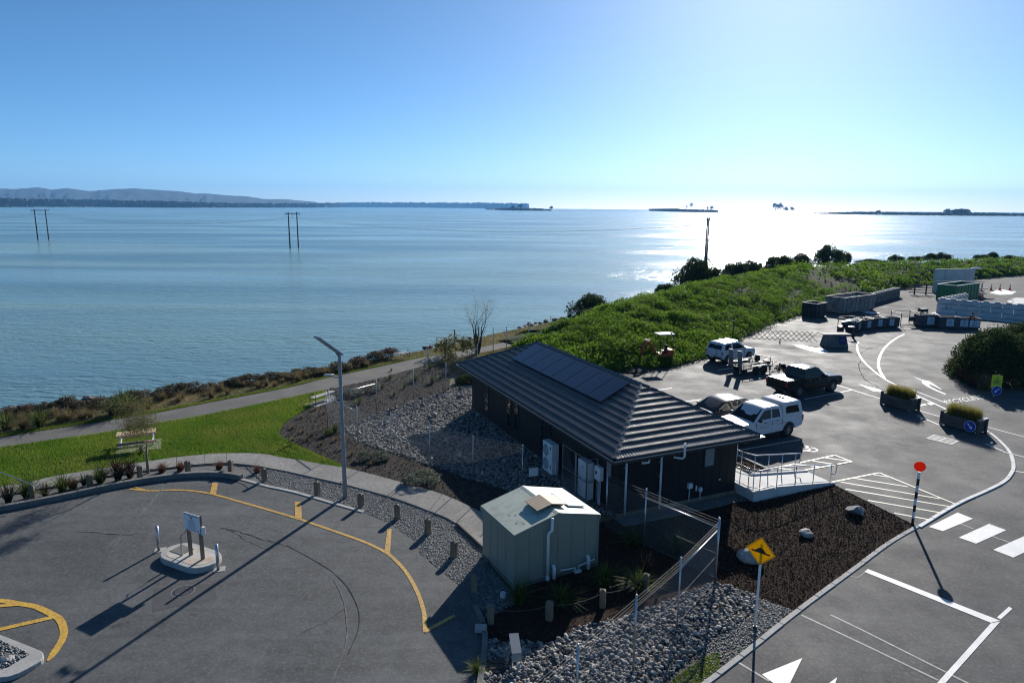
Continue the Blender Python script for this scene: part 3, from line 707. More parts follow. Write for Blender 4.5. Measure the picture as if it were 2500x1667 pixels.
tag(np_obj('loose_grit', Vg, Fg, M_concd), 'scattered grit and leaf scraps lying on the turning circle asphalt', 'grit', kind='stuff')
mb = MB(); mb.sheet([W2(375,1436), W2(520,1425), W2(530,1460), W2(372,1492)], 0.004); struct('asphalt_patch', mb, M_patch)

# right road: white markings
def white_sheet(name, polys, m=M_white, z=Z1):
    mb = MB()
    for i, q in enumerate(polys): mb.sheet([W2(*p) for p in q], z)
    return struct(name, mb, m)
white_sheet('stop_line', [[(2110.5,1395.6),(2119,1389),(2442,1515),(2419,1520)]])
white_sheet('centre_line', [[(2442.5,1517),(2419.5,1521),(2291,1663.5),(2250,1710),(2272,1710),(2312,1663)], [(2434,1507),(2443,1512),(2472,1486),(2463.5,1480.6)]])
for q in ([(2268,1286),(2302,1296.5),(2375.5,1266),(2338,1251)], [(2341,1312),(2383,1327),(2457,1294),(2414.6,1278.6)], [(2425,1342),(2474,1361),(2545,1328),(2500,1309)], [(2517,1376),(2570,1398),(2640,1362),(2590,1343)]):
    white_sheet('zebra_bar', [q])
white_sheet('hump_arrow', [[(1860,1646),(1959,1606),(1918,1690)]])
white_sheet('hump_arrow', [[(1985,1695),(2044,1653),(2020,1730)]])
mb = MB(); mb.ribbon([W2(1957,1501), W2(2120,1578), W2(2291,1660)], 0.07, 0.006); mb.ribbon([W2(2027,1500), W2(2100,1535), W2(2365,1668)], 0.07, 0.006)
mb.ribbon([W2(1803.6,1617), W2(1878,1662)], 0.07, 0.006); mb.ribbon([W2(2338,1276), W2(2376,1290)], 0.07, 0.006); mb.ribbon([W2(2420,1308), W2(2500,1336)], 0.07, 0.006)
mb.ribbon([W2(2069,1404), W2(2098,1411)], 0.03, 0.006); mb.ribbon([W2(2094,1410), W2(2113,1396)], 0.02, 0.006)
struct('paving_joints', mb, M_whitel)
mb = MB()
l1 = [(2413,1054),(2389,1041),(2340,1015),(2304,996),(2226,960),(2202,947.6),(2161,926),(2134,906),(2112,886),(2098,866),(2092.7,849),(2096,835)]
mb.ribbon([W2(*p) for p in smooth_px(l1, 3)], 0.16, Z1)
l2 = [(2160,924),(2150,909),(2145,894),(2146,877),(2152,862),(2163,846),(2185,828),(2208,816)]
mb.ribbon([W2(*p) for p in smooth_px(l2, 3)], 0.20, Z1+0.004)
struct('lane_edge_line', mb, M_white)
mb = MB()
for a, b in [((2100,958),(2148,973)), ((2234,999.5),(2293,1016.5)), ((2241,1015),(2296,1038.6)), ((2392,1037.7),(2510,1069)), ((2406,1083),(2450,1101.5)), ((2043,939.5),(2100,958)), ((2226,951),(2310,984)), ((2450,1103),(2510,1118)), ((2475,1150),(2510,1154))]:
    mb.ribbon([W2(*a), W2(*b)], 0.10, Z1)
struct('thin_lane_lines', mb, M_white)
mb = MB()
for a, b in [((1964,975),(2080,952)), ((1695,884),(1735,878)), ((1754.5,903),(1800,897)), ((1600,953),(1640,947.5)), ((1670,981),(1712,975))]:
    mb.ribbon([W2(*a), W2(*b)], 0.10, Z1)
struct('parking_bay_lines', mb, M_white)
mb = MB(); mb.ribbon([W2(1800,1100), W2(1955,1073)], 0.10, Z1); struct('accessible_bay_line', mb, M_cream)
white_sheet('paint_spill', [[(1938,842.5),(1955,841.5),(1990,849),(2012,851),(2024,861),(2007,863),(1975,856),(1948,848)]])
white_sheet('dried_spill', [[(2101,760),(2110,757),(2135,762),(2150,765),(2128,767),(2112,764)], [(2416,715),(2440,706),(2482,712),(2470,719),(2440,720)]], z=0.016)
z5 = lambda x, y: (2100+x/5.88, 860+y/5.88)
white_sheet('turn_arrow', [[z5(*p) for p in [(740,342),(900,398),(985,413),(1035,440),(1178,535),(1160,532),(1060,484),(992,457),(988,470),(1022,500),(1120,548),(1240,600),(1218,607),(1080,552),(960,492),(895,447),(883,425),(890,410)]]])
white_sheet('straight_arrow', [[(2094,937.5),(2153,952),(2150,957),(2132,955)]])
white_sheet('lane_dashes', [[(2237,989),(2258,986),(2264,989),(2243,993)], [(2262,984.5),(2275,982.5),(2284,987),(2272,989.5)]], z=0.014)
mb = MB()
def line(a, b, w=0.11): mb.ribbon([W2(*a), W2(*b)], w, Z1)
ab = [(1876.6,1146),(2037.8,1111),(2080,1127),(1965.5,1147.7)]
line(ab[0], ab[1]); mb.ribbon([W2(*ab[1]), W2(*ab[2])], 0.11, Z1+0.004); mb.ribbon([W2(*ab[2]), W2(*ab[3])], 0.11, Z1+0.008)
for a, b in [((1935,1132.5),(2004.5,1139.7)), ((1984,1125),(2045,1134)), ((2013,1117),(2071,1125)), ((1896,1142),(1945,1148))]: mb.ribbon([W2(*a), W2(*b)], 0.10, Z1-0.004)
struct('hatched_loading_zone', mb, M_cream)
mb = MB()
line((2032,1176.5), (2146.6,1154)); mb.ribbon([W2(2146.6,1154), W2(2336,1232)], 0.11, Z1+0.004); mb.ribbon([W2(2336,1231), W2(2257,1276.5)], 0.11, Z1+0.008)
for a, b in [((2053,1176.5),(2295,1217)), ((2085,1167),(2217,1188)), ((2130,1158),(2180,1166)), ((2064,1193.5),(2317,1236)), ((2119,1221),(2295,1251)), ((2183,1252),(2268,1268))]: mb.ribbon([W2(*a), W2(*b)], 0.10, Z1-0.004)
struct('hatched_keep_clear_zone', mb, M_cream)
mb = MB(); z6 = lambda x, y: W2(1740+x/6.918, 1040+y/6.918)
mb.ribbon([z6(*p) for p in smooth_px([(1562,338),(1600,342),(1606,352),(1580,372),(1610,380),(1640,388),(1632,402),(1585,412),(1525,420)], 3)], 0.09, Z1)
mb.ribbon([z6(*p) for p in smooth_px([(1655,368),(1715,376),(1760,398),(1758,420),(1710,434),(1640,430),(1590,418)], 3)], 0.09, Z1+0.004)
struct('wheelchair_symbol', mb, M_white)
me = text_mesh('RECYCLING', 1.0)
xs = [v.co.x for v in me.vertices]; ys = [v.co.y for v in me.vertices]; x0, x1, y0, y1 = min(xs), max(xs), min(ys), max(ys)
A, B, C = W(2312,987.5), W(2405,973.5), W(2303,977.5)
for v in me.vertices:
    p = A + (B-A)*((v.co.x-x0)/(x1-x0)) + (C-A)*((v.co.y-y0)/(y1-y0)); v.co = (p.x, p.y, Z1)
me.materials.append(M_white); o = bpy.data.objects.new('road_lettering', me); COL.objects.link(o); tag(o, kind='structure')
# kerb line round the island nose, raised
def kerb_run(name, pxs, w, h, m, seg_len=1.0, z0=-0.05, labelroot=None, k=4):
    pts = [Vector(W2(*p)) for p in (smooth_px(pxs, k) if len(pxs) > 2 else pxs)]
    root = bpy.data.objects.new(name, None); COL.objects.link(root); tag(root, kind='structure')
    # resample to blocks
    L = [0]
    for a, b in zip(pts[:-1], pts[1:]): L.append(L[-1]+(b-a).length)
    nblk = max(1, round(L[-1]/seg_len))
    def at(s):
        for i in range(len(L)-1):
            if s <= L[i+1]+1e-6: return pts[i].lerp(pts[i+1], (s-L[i])/max(L[i+1]-L[i], 1e-6))
        return pts[-1]
    g = 0.006
    for i in range(nblk):
        s0, s1 = L[-1]*i/nblk+g, L[-1]*(i+1)/nblk-g
        P = [at(s0+(s1-s0)*j/3) for j in range(4)]; Lf, Rt = [], []
        for j in range(4):
            d = (P[min(j+1, 3)]-P[max(j-1, 0)]).normalized(); nn = Vector((-d.y, d.x)); Lf.append(P[j]+nn*w/2); Rt.append(P[j]-nn*w/2)
        b = MB(); b.prism([(p.x, p.y) for p in Rt] + [(p.x, p.y) for p in Lf[::-1]], z0, h + random.uniform(-0.004, 0.004))
        part('kerb_block', b, m, root, bevel=0.012)
    return root
kerb_run('road_kerb', [(1690,1690),(1725,1667),(1833,1583.5),(1947,1492),(2083,1391),(2168,1327.5),(2240,1285)], 0.17, 0.035, M_conc, 1.15)
kerb_run('white_kerb', [(2244,1287),(2334,1233),(2419,1194),(2452,1176),(2467,1160),(2475,1140),(2466,1106),(2440,1076.6),(2416,1057)], 0.16, 0.05, mat('painted_kerb', (0.66,0.66,0.64), 0.7, (0.5,0.5,0.48), 2), 1.2)
kerb_run('turning_circle_kerb', kerbL[:9], 0.22, 0.22, M_concd, 1.6)
kerb_run('flush_kerb', kerbL[8:], 0.18, 0.03, M_conc, 1.6)
kerb_run('bed_edge_kerb', [(1160,1480),(1170,1500),(1180,1522)], 0.16, 0.06, M_concd, 1.0)
kerb_run('stone_bed_kerb', [(1184,1545),(1184,1570),(1181,1606),(1172,1667),(1160,1720)], 0.16, 0.10, M_concd, 1.2)
# drain grate in the car park
q = [W(2262,1071), W(2278,1060.5), W(2341,1076), W(2327,1087)]
c = sum(q, Vector())/4; ax = ((q[3]+q[2])/2-(q[0]+q[1])/2); ln = ax.length; rz = ang(ax); wd = ((q[1]+q[2])/2-(q[0]+q[3])/2).length
t = thing('drain_grate', 'double slotted storm drain grate in a pale concrete surround', 'drain', (c.x, c.y, 0), rz)
b = MB()
for x, y, sx, sy in [(0,-wd/2+0.06,ln,0.12),(0,wd/2-0.06,ln,0.12),(-ln/2+0.07,0,0.14,wd-0.24),(ln/2-0.07,0,0.14,wd-0.24),(0,0,0.16,wd-0.24)]: b.box((x,y,0.010),(sx-0.001,sy,0.012))
part('surround', b, M_concn, t)
part('pit', MB().box((0,0,0.003),(ln-0.28,wd-0.24,0.004)), M_black, t)
for s in (-1, 1):
    for k in range(9):
        part('grate_bar', MB().box((s*(ln/4-0.02)-0.28*ln/2.6+k*0.07*ln/2.6,0,0.008),(0.03,wd-0.25,0.008)), M_dark, t)
# ------------------------------------------------------------------ walkway, lawn, beds
pth_t = [(-80,1080),(0,1067),(106,1050),(212,1034),(319,1016),(382,1007),(500,984),(700,946),(774,928),(825,916),(938,892),(1015,875),(1072,865),(1188,844),(1295,821),(1384,800),(1450,782)]
pth_b = [(-80,1102),(0,1091),(106,1076),(212,1061),(319,1045),(382,1032),(500,1012),(700,971),(795,951),(890,931),(968,911),(1057,886),(1102,874),(1188,858),(1295,835),(1393,812),(1460,795)]
path_poly = [W2(*p) for p in smooth_px(pth_t, 3)] + [W2(*p) for p in smooth_px(pth_b, 3)[::-1]]
struct('gravel_walkway', MB().sheet(path_poly, -0.02), M_path)
fp_t = [(-60,1200),(0,1188.5),(64,1179),(149,1160),(255,1143),(361,1127),(430,1117),(499,1110),(553,1107),(636,1108),(700,1119),(734,1124),(800,1136),(859,1146),(989,1180),(1080,1207),(1152,1239),(1200,1262)]
fp_b = [(-60,1222),(0,1210),(64,1199),(149,1184),(212,1170),(349,1150),(430,1140),(500,1133),(553,1131),(620,1137),(672,1146),(700,1151),(770,1167),(837,1182),(953,1214),(1047,1248),(1112,1278),(1192,1350)]
ft, fb = [W2(*p) for p in smooth_px(fp_t, 3)], [W2(*p) for p in smooth_px(fp_b, 3)]
foot = bpy.data.objects.new('footpath', None); COL.objects.link(foot); tag(foot, kind='structure')
step = 3
for i in range(0, len(ft)-step, step):
    a = ft[i:i+step+1]; c = fb[i:i+step+1]
    def shrink(P):
        P = [Vector(p) for p in P]; P[0] = P[0].lerp(P[1], 0.02); P[-1] = P[-1].lerp(P[-2], 0.02); return [tuple(p) for p in P]
    b = MB(); b.prism(shrink(c) + shrink(a)[::-1], -0.08, 0.03+random.uniform(-0.003, 0.003)); part('slab', b, M_slab, foot, bevel=0.01)
lawn_edge = [(859,1145),(804,1121),(759,1101),(715,1081),(695,1071),(680,1058),(685,1046),(695,1032),(724,1012),(763,990),(800,970)]
lawn_poly = [W2(*p) for p in smooth_px(pth_b[:9], 3)] + [W2(*p) for p in lawn_edge[::-1]] + [W2(*p) for p in smooth_px(fp_t[:14], 3)[::-1]]
struct('lawn', MB().sheet(lawn_poly, -0.035), M_turf)
rng = np.random.default_rng(3)
def grass(name, poly, n, h, w, m, label, z=-0.03, spread=0.5, cat='grass', mask=None):
    P = sample_poly(poly, n, rng)
    if mask is not None: P = P[mask(P)]
    C = np.column_stack([P, np.full(len(P), z)]); V, F, k = blade_arrays(C, h, spread, w, rng, segs=1)
    # patches of longer, paler and shorter, darker grass
    tint = np.repeat(np.clip(0.32+0.42*np.sin(P[:, 0]*0.8+np.sin(P[:, 1]*0.6)*2)*np.sin(P[:, 1]*1.1+0.7*np.sin(P[:, 0]*1.9))+rng.normal(0, 0.28, len(P)), 0, 1), k)
    o = np_obj(name, V, F, m, attr=tint); return tag(o, label, cat, kind='stuff')
grass('lawn_grass', lawn_poly, 80000, 0.12, 0.024, L_grass, 'bright green mown lawn between gravel walkway and footpath')
verge_poly = [W2(x, y, GZ) for x, y in bank_px] + [W2(*p) for p in pth_t[1:16][::-1]]
def vmask_green(P):
    return rng.random(len(P)) < np.clip((6-P[:, 0])/16, 0.15, 1)
grass('verge_grass', verge_poly, 36000, 0.13, 0.03, L_dry, 'rough yellowing grass on the verge between walkway and water', GZ)
strip_t = [(x, y-9+0.006*x) for x, y in pth_t[1:14]]
grass('walkway_edge_grass', [W2(x, y) for x, y in strip_t] + [W2(x, y-1) for x, y in pth_t[1:14][::-1]], 26000, 0.10, 0.025, L_grass, 'strip of bright green grass along the water side of the walkway', GZ)
far_b = [(x, y+9) for x, y in pth_b[11:16]]
grass('bund_edge_grass', [W2(*p) for p in pth_b[11:16]] + [W2(*p) for p in far_b[::-1]], 7000, 0.12, 0.03, L_dry, 'rough grass between the walkway and the green bund', GZ)

# left planting bed of old mulch, and the stone bed beside the building
bedL = [W2(*p) for p in lawn_edge] + [W2(*p) for p in pth_b[8:13]] + [(EF+BU*(EL_+2))[:2], (EF+BV*0.3+BU*3)[:2], (2.2,24.6), W2(1200,1265)] + [W2(*p) for p in fp_t[14:17][::-1]]
struct('planting_bed', MB().sheet([tuple(p) for p in bedL], -0.03), M_mulch2)
P = sample_poly([tuple(p) for p in bedL], 22000, rng); C = np.column_stack([P, rng.uniform(-0.025, 0.03, len(P))]); V, F = leaf_quads(C, rng.uniform(0.04, 0.13, len(P)), rng, elong=0.35)
M_chip2 = leafmat('weathered_chip', (0.030,0.026,0.022), (0.062,0.054,0.046), 5.0, 0.0, (0.24,0.215,0.185), rough=0.85)
o = np_obj('weathered_chips', V, F, M_chip2, attr=np.repeat(rng.random(len(P))**5, 4)); tag(o, 'weathered bark and leaf litter covering the left planting bed', 'bark', kind='stuff')
stoneL = [(838,1043),(905,1014),(1010,977),(1089,956),(1150,932)]
stoneL2 = [(1380,1236),(1330,1226),(1240,1196),(1155,1172),(1050,1136),(955,1104),(870,1076)]
stl_poly = [W2(*p) for p in stoneL] + [tuple((EF+BV*0.6+BU*16.6)[:2]), tuple((EF+BV*0.6+BU*0.7)[:2])] + [W2(*p) for p in stoneL2]
M_sbase = mat('stone_bed_base', (0.05,0.05,0.05), 0.9, (0.09,0.09,0.088), 6, 0.8, 20, bdist=0.04)
stone_bed_l = struct('stone_bed', MB().sheet(stl_poly, -0.02), M_sbase)
# rock pieces: a few faceted shapes shared by all stones
def rock_mesh(seed, m, sub=1, rough=0.28):
    r = random.Random(seed); bm = bmesh.new(); bmesh.ops.create_icosphere(bm, subdivisions=sub, radius=1.0)
    planes = [Vector((r.gauss(0,1), r.gauss(0,1), r.gauss(0,1))).normalized() for _ in range(7)]; cut = [r.uniform(0.45, 0.85) for _ in planes]
    for v in bm.verts:
        for p, c in zip(planes, cut):
            d = v.co.dot(p)
            if d > c: v.co -= p*(d-c)
        v.co *= 1+r.uniform(-rough, rough)*0.4
    me = bpy.data.meshes.new('rock'); bm.to_mesh(me); bm.free(); me.materials.append(m); return me
STONES = [rock_mesh(s, M_stone) for s in range(6)] + [rock_mesh(20+s, M_stoned) for s in range(3)]
ROCKA = []
for me in STONES:
    v = np.array([tuple(q.co) for q in me.vertices]); f = np.array([tuple(p.vertices) for p in me.polygons]); ROCKA.append((v, f))
def rotm(n, rng):
    q = rng.normal(size=(n, 4)); q /= np.linalg.norm(q, axis=1)[:, None]; w, x, y, z = q.T
    return np.stack([np.stack([1-2*(y*y+z*z), 2*(x*y-z*w), 2*(x*z+y*w)], 1), np.stack([2*(x*y+z*w), 1-2*(x*x+z*z), 2*(y*z-x*w)], 1), np.stack([2*(x*z-y*w), 2*(y*z+x*w), 1-2*(x*x+y*y)], 1)], 1)
def stone_mass(name, P, size, z, rng, mats, parent, kinds=(0,1,2,3,4,5)):
    Vs, Fs, nv = [], [], 0
    for k in kinds:
        idx = np.where(rng.integers(0, len(kinds), len(P)) == kinds.index(k))[0]
        if not len(idx): continue
        v, f = ROCKA[k]; n = len(idx); R = rotm(n, rng); s = size[idx][:, None]*np.stack([rng.uniform(0.8,1.3,n), rng.uniform(0.6,1.0,n), rng.uniform(0.45,0.8,n)], 1)
        Q = np.einsum('nij,nvj->nvi', R, v[None]*s[:, None, :])*np.array([1,1,0.8])
        Q += np.column_stack([P[idx], z+size[idx]*0.35])[:, None, :]
        Vs.append(Q.reshape(-1, 3)); Fs.append((f[None]+(np.arange(n)*len(v))[:, None, None]+nv).reshape(-1, 3)); nv += n*len(v)
    o = np_obj(name, np.concatenate(Vs), np.concatenate(Fs), mats)
    o.parent = parent; return tag(o, kind='stuff')
M_stonemix = mat('bed_stone_mixed', (0.13,0.13,0.13), 0.8, (0.29,0.282,0.27), 5.0, 0.4, 12, spec=0.25, c3=(0.47,0.42,0.35), s3=4.5, f3=0.3, bdist=0.02)
P = sample_poly(stl_poly, 11000, rng); stone_mass('stones', P, rng.uniform(0.035, 0.10, len(P)), -0.02, rng, M_stonemix, stone_bed_l)
Pl = sample_poly(stl_poly, 60, rng)
for i, p in enumerate(Pl):
    s = random.uniform(0.12, 0.2); inst(STONES[i % 6], 'stone', stone_bed_l, (p[0], p[1], 0.05), (random.uniform(0,6),random.uniform(0,6),random.uniform(0,6)), (s*1.2, s, s*0.7))

# garden strip between footpath and turning circle: dark soil left, gravel right
strip_up = [p for p in fp_b]; strip_lo = kerbL[1:]+edgeL[:9]
strip_poly = [W2(*p) for p in smooth_px(strip_up, 2)] + [tuple(p) for p in ((-0.9,21.7),(0.02,20.0),(0.3,19.0))] + [W2(*p) for p in strip_lo[::-1]]
struct('garden_strip', MB().sheet(strip_poly, -0.045), M_grav)
gpoly = [W2(*p) for p in [(600,1138),(672,1147),(770,1168),(837,1183),(953,1216),(1047,1250),(1112,1280),(1190,1352)]] + [(-0.75,21.5),(0.0,20.0),(0.15,19.2)] + [W2(*p) for p in [(1178,1518),(1154,1466),(1141,1443),(1116,1424),(1069,1388),(1026,1352),(1007,1317),(953,1278),(888,1248),(808,1225),(747,1208),(651,1186)]]
P = sample_poly(gpoly, 26000, rng)
gs = tag(part('strip_gravel_bed', MB().sheet(gpoly, -0.035), M_grav), kind='structure')
stone_mass('pebbles', P, rng.uniform(0.013, 0.034, len(P)), -0.03, rng, M_pebble, gs)

# right: bark bed round the building end, stone bed by the road, dirt verge
bark_poly = [tuple(p) for p in [(EF+BV*0.5+BU*0.6)[:2], (EF+BV*6.5+BU*0.6)[:2]]] + [W2(2023,1176.5), W2(2240,1285), W2(2168,1327.5), W2(2083,1391), W2(1947,1492), W2(1833,1583.5), W2(1690,1690), (3.6,14.2), (1.0,14.2), W2(1182,1667), W2(1186,1545), W2(1172,1490), (0.35,19.2), (0.1,20.1), (2.98,21.6), (2.3,23.8), (2.6,24.2)]
bark = struct('bark_bed', MB().sheet(bark_poly, -0.03), M_mulch)
sunny = [W2(1770,1235), W2(1800,1215), W2(2023,1176.5), W2(2240,1285), W2(2083,1391), W2(1947,1492), W2(1850,1455), W2(1745,1420)]
P = np.concatenate([sample_poly(sunny, 26000, rng), sample_poly(bark_poly, 9000, rng)])
C = np.column_stack([P, rng.uniform(-0.025, 0.03, len(P))]); V, F = leaf_quads(C, rng.uniform(0.03, 0.095, len(P)), rng, elong=0.35)
M_chip = leafmat('bark_chip', (0.020,0.012,0.008), (0.050,0.029,0.019), 6.0, 0.0, (0.26,0.18,0.125), rough=0.8)
o = np_obj('bark_chips', V, F, M_chip, attr=np.repeat(rng.random(len(P))**6, 4)); tag(o, 'dark brown bark chips covering the bed beside the road', 'bark', kind='stuff')
str_px = [(1740,1421),(1797,1433),(1851,1456),(1847,1487),(1794,1525),(1744,1555),(1683,1605),(1633,1651),(1590,1690),(1172,1690),(1181,1606),(1186,1556),(1228,1565),(1272,1564),(1316,1569),(1342,1567),(1382,1548),(1411,1529),(1481,1513),(1533,1504),(1600,1480),(1690,1440)]
str_poly = [W2(*p) for p in str_px]
stone_bed_r = struct('roadside_stone_bed', MB().sheet(str_poly, -0.018), M_sbase)
verge_px = [(1853,1458),(1900,1476),(1947,1492),(1833,1583),(1725,1667),(1690,1690),(1592,1690),(1635,1651),(1685,1606),(1746,1556),(1796,1526),(1849,1488)]
vg_poly = [W2(*p) for p in verge_px]
vg = struct('dirt_verge', MB().sheet(vg_poly, -0.022), M_dirt)
P = sample_poly(vg_poly, 5200, rng); keep = rng.random(len(P)) < np.clip((P[:, 1]-15.5)/2.5, 0.18, 1); P = P[keep]
stone_mass('pebbles', P, rng.uniform(0.014, 0.04, len(P)), -0.02, rng, M_pebble, vg)
grass('verge_moss', [W2(*p) for p in [(1725,1600),(1760,1590),(1755,1640),(1700,1690),(1610,1690),(1650,1650)]], 2500, 0.05, 0.02, L_grass, 'mossy green fringe along the roadside stones', -0.022)
# the 300 largest stones each on their own, the smaller ones between them as one mass
P = sample_poly(str_poly, 3000, rng); kept = []
for p in P:
    if all((p[0]-q[0])**2+(p[1]-q[1])**2 > 0.13**2 for q in kept): kept.append(p)
    if len(kept) >= 300: break
for i, p in enumerate(kept):
    s = 0.055+0.065*random.random()**1.5
    inst(STONES[i % 9], 'stone', stone_bed_r, (p[0], p[1], 0.03+random.uniform(0, 0.03)), (random.uniform(-0.5,0.5), random.uniform(-0.5,0.5), random.uniform(0,6.3)), (s*random.uniform(0.9,1.4), s*random.uniform(0.7,1.0), s*random.uniform(0.5,0.8)))
P = sample_poly(str_poly, 7500, rng); stone_mass('stones', P, 0.022+0.075*rng.random(len(P))**1.8, -0.02, rng, M_stonemix, stone_bed_r)

# ------------------------------------------------------------------ boulders, shore rocks
BOUL = [rock_mesh(50+s, M_rock, 2, 0.2) for s in range(4)]; BOULB = rock_mesh(60, M_rockb, 2, 0.2); SHR = [rock_mesh(70+s, M_rockd, 2, 0.3) for s in range(4)]
def boulder(me, x, y, sx, sy, sz, rz, label, z=0.0, name='boulder', group=None):
    p = W(x, y); o = inst(me, name, None, (p.x, p.y, z+sz*0.45), (0.1, 0.15, rz), (sx, sy, sz)); return tag(o, label, 'boulder', group)
boulder(BOULB, 2090, 1252, 0.52, 0.38, 0.30, 0.2, 'blue-grey boulder on the bark bed near the striped crossing post')
boulder(BOUL[0], 1970, 1306, 0.38, 0.26, 0.20, 0.4, 'small flat pale boulder in the middle of the bark bed')
boulder(BOUL[2], 1832, 1368, 0.50, 0.33, 0.34, 2.6, 'large pale boulder behind the yellow speed hump sign')
boulder(BOUL[1], 24, 1618, 0.22, 0.18, 0.15, 0.6, 'smooth pale boulder in the gravel of the kerbed corner island', 0.06)
for i in range(46):
    x = random.choice([random.uniform(-10, 70), random.uniform(180, 240), random.uniform(1030, 1400), random.uniform(1030, 1400)])
    y = np.interp(x, [p[0] for p in bank_px], [p[1] for p in bank_px]) - random.uniform(0, 4)
    s = random.uniform(0.22, 0.6 if x < 300 else 0.38); p = W(x, y, -0.2)
    o = inst(SHR[i % 4], 'shore_rock', None, (p.x, p.y, -0.12), (random.uniform(-.3,.3), random.uniform(-.3,.3), random.uniform(0,6)), (s*1.3, s, s*0.6))
    tag(o, 'dark weathered rock lying along the water\'s edge', 'rock', 'rocks along the water\'s edge')

# ------------------------------------------------------------------ bund
stn = [((1400,903),(1285,860,0.15)), ((1440,905),(1345,838,1.0)), ((1500,905),(1420,795,2.4)), ((1570,903),(1500,757,3.5)), ((1640,893),(1590,726,4.2)), ((1700,878),(1700,696,4.6)), ((1745,858),(1800,673,4.6)),
       ((1850,805),(1950,652,4.4)), ((1960,768),(2080,644,4.0)), ((2080,738),(2200,639,3.7)), ((2200,703),(2350,635,3.4)), ((2330,688),(2500,632,3.1)), ((2500,668),(2700,629,2.9)), ((2750,655),(3000,627,2.8))]
T = [W(*a) for a, b in stn]; Rg = [W(b[0], b[1], b[2]*0.78) for a, b in stn]
for q in Rg: q.z -= 0.30
sub = 9; Ts, Rs = [], []
for i in range(len(T)-1):
    for k in range(sub):
        t = k/sub; Ts.append(T[i].lerp(T[i+1], t)); Rs.append(Rg[i].lerp(Rg[i+1], t))
Ts.append(T[-1]); Rs.append(Rg[-1]); n = len(Ts)
from mathutils import noise as mnoise
def bund_pt(i, t):
    p = bund_raw(i, t)
    if 0.04 < t < 1.5: p.z += (0.42*mnoise.noise(Vector((p.x*0.42, p.y*0.42, 0.3)))+0.30*mnoise.noise(Vector((p.x*0.95, p.y*0.95, 4.1))))*min(1, (t-0.04)*6)
    return p
def bund_raw(i, t):           # i float station, t 0 toe .. 1 ridge .. 1.6 back foot
    i0 = int(min(max(i, 0), n-1.001)); f = i-i0; a = Ts[i0].lerp(Ts[i0+1], f); b = Rs[i0].lerp(Rs[i0+1], f)
    if t <= 1:
        p = a.lerp(b, t); p.z = b.z*(1-(1-t)**1.2); return p
    d = (Rs[i0+1]-Rs[i0]); d.z = 0; d.normalize(); nn = Vector((-d.y, d.x, 0)); k = (t-1)/0.6
    p = b + nn*9*k; p.z = b.z*(1-k**1.4) + (-0.4)*k; return p
ts = [0,0.06,0.12,0.2,0.28,0.36,0.44,0.52,0.6,0.68,0.76,0.84,0.92,1.0,1.1,1.25,1.45,1.6]; V = []
for t in ts:
    for i in range(n):
        p = bund_pt(i, t); p.z += (random.uniform(-0.12, 0.12) if 0.05 < t < 1.5 else -0.05); V.append(tuple(p))
mb = MB(); mb.add(V, [(j*n+i, j*n+i+1, (j+1)*n+i+1, (j+1)*n+i) for j in range(len(ts)-1) for i in range(n-1)])
M_bund = mat('bund_soil', (0.020,0.036,0.010), 0.95, (0.040,0.055,0.018), 0.6, 0.8, 6, spec=0.1, bdist=0.1)
struct('bund', mb, M_bund, smooth=True)
rng = np.random.default_rng(11); Vs, Fs, At, nv = [], [], [], 0
NH = 3900
for h in range(NH):
    i = rng.uniform(0, n-1.01) if h % 3 else rng.uniform(0, n*0.55); t = rng.uniform(0.0, 1.22)
    p = bund_pt(i, t)
    if p.y > 165 or p.z < -0.2: continue
    pn = math.sin(p.x*0.21+1.3*math.sin(p.y*0.17))*math.sin(p.y*0.25+0.6)
    if pn < -0.6 and rng.random() < 0.22: continue
    bx, by = p.x-45.5, p.y-98                       # bare earth scar on the slope
    if bx*bx/22+by*by/30 < 1 and rng.random() < 0.7: continue
    far = p.y > 95
    r = rng.uniform(0.34, 0.80)*(1.2 if far else 1); m = 44 if far else 96
    if pn > 0.5: r *= rng.uniform(1.0, 1.45)
    e = rng.normal(size=(m, 3)); e /= np.linalg.norm(e, axis=1)[:, None]; e[:, 2] = np.abs(e[:, 2])
    Cc = np.array(p)+e*(r*rng.uniform(0.65, 1.05, m))[:, None]*np.array([1.15, 1.15, 0.88 if pn < 0.5 else 1.1])
    v, f = leaf_quads(Cc, rng.uniform(0.6, 1.25, m)*(0.30 if far else 0.17), rng, up=0.1, elong=0.6)
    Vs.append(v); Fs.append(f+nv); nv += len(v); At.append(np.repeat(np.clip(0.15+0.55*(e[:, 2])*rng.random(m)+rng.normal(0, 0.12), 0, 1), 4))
o = np_obj('bund_plants', np.concatenate(Vs), np.concatenate(Fs), L_bund, attr=np.concatenate(At))
tag(o, 'lush green weeds and low scrub covering the long bund', 'ground cover', kind='stuff')
Cs = []
for h in range(4200):
    i = rng.uniform(0, n-1.01) if h % 2 else rng.uniform(0, n*0.5); t = rng.uniform(0.0, 1.05); p = bund_pt(i, t)
    pn = math.sin(p.x*0.21+1.3*math.sin(p.y*0.17))*math.sin(p.y*0.25+0.6)
    if p.y > 150 or (pn > -0.4 and rng.random() > 0.12): continue
    Cs.append((p.x, p.y, p.z+0.05))
V, F, k = blade_arrays(np.array(Cs), 0.75, 0.7, 0.035, rng, 0.4, 2)
tag(np_obj('bund_dry_stems', V, F, L_tuss, attr=np.repeat(rng.random(len(Cs))**2, k)), 'dry tan stems and seed heads among the green bund weeds', 'ground cover', kind='stuff')

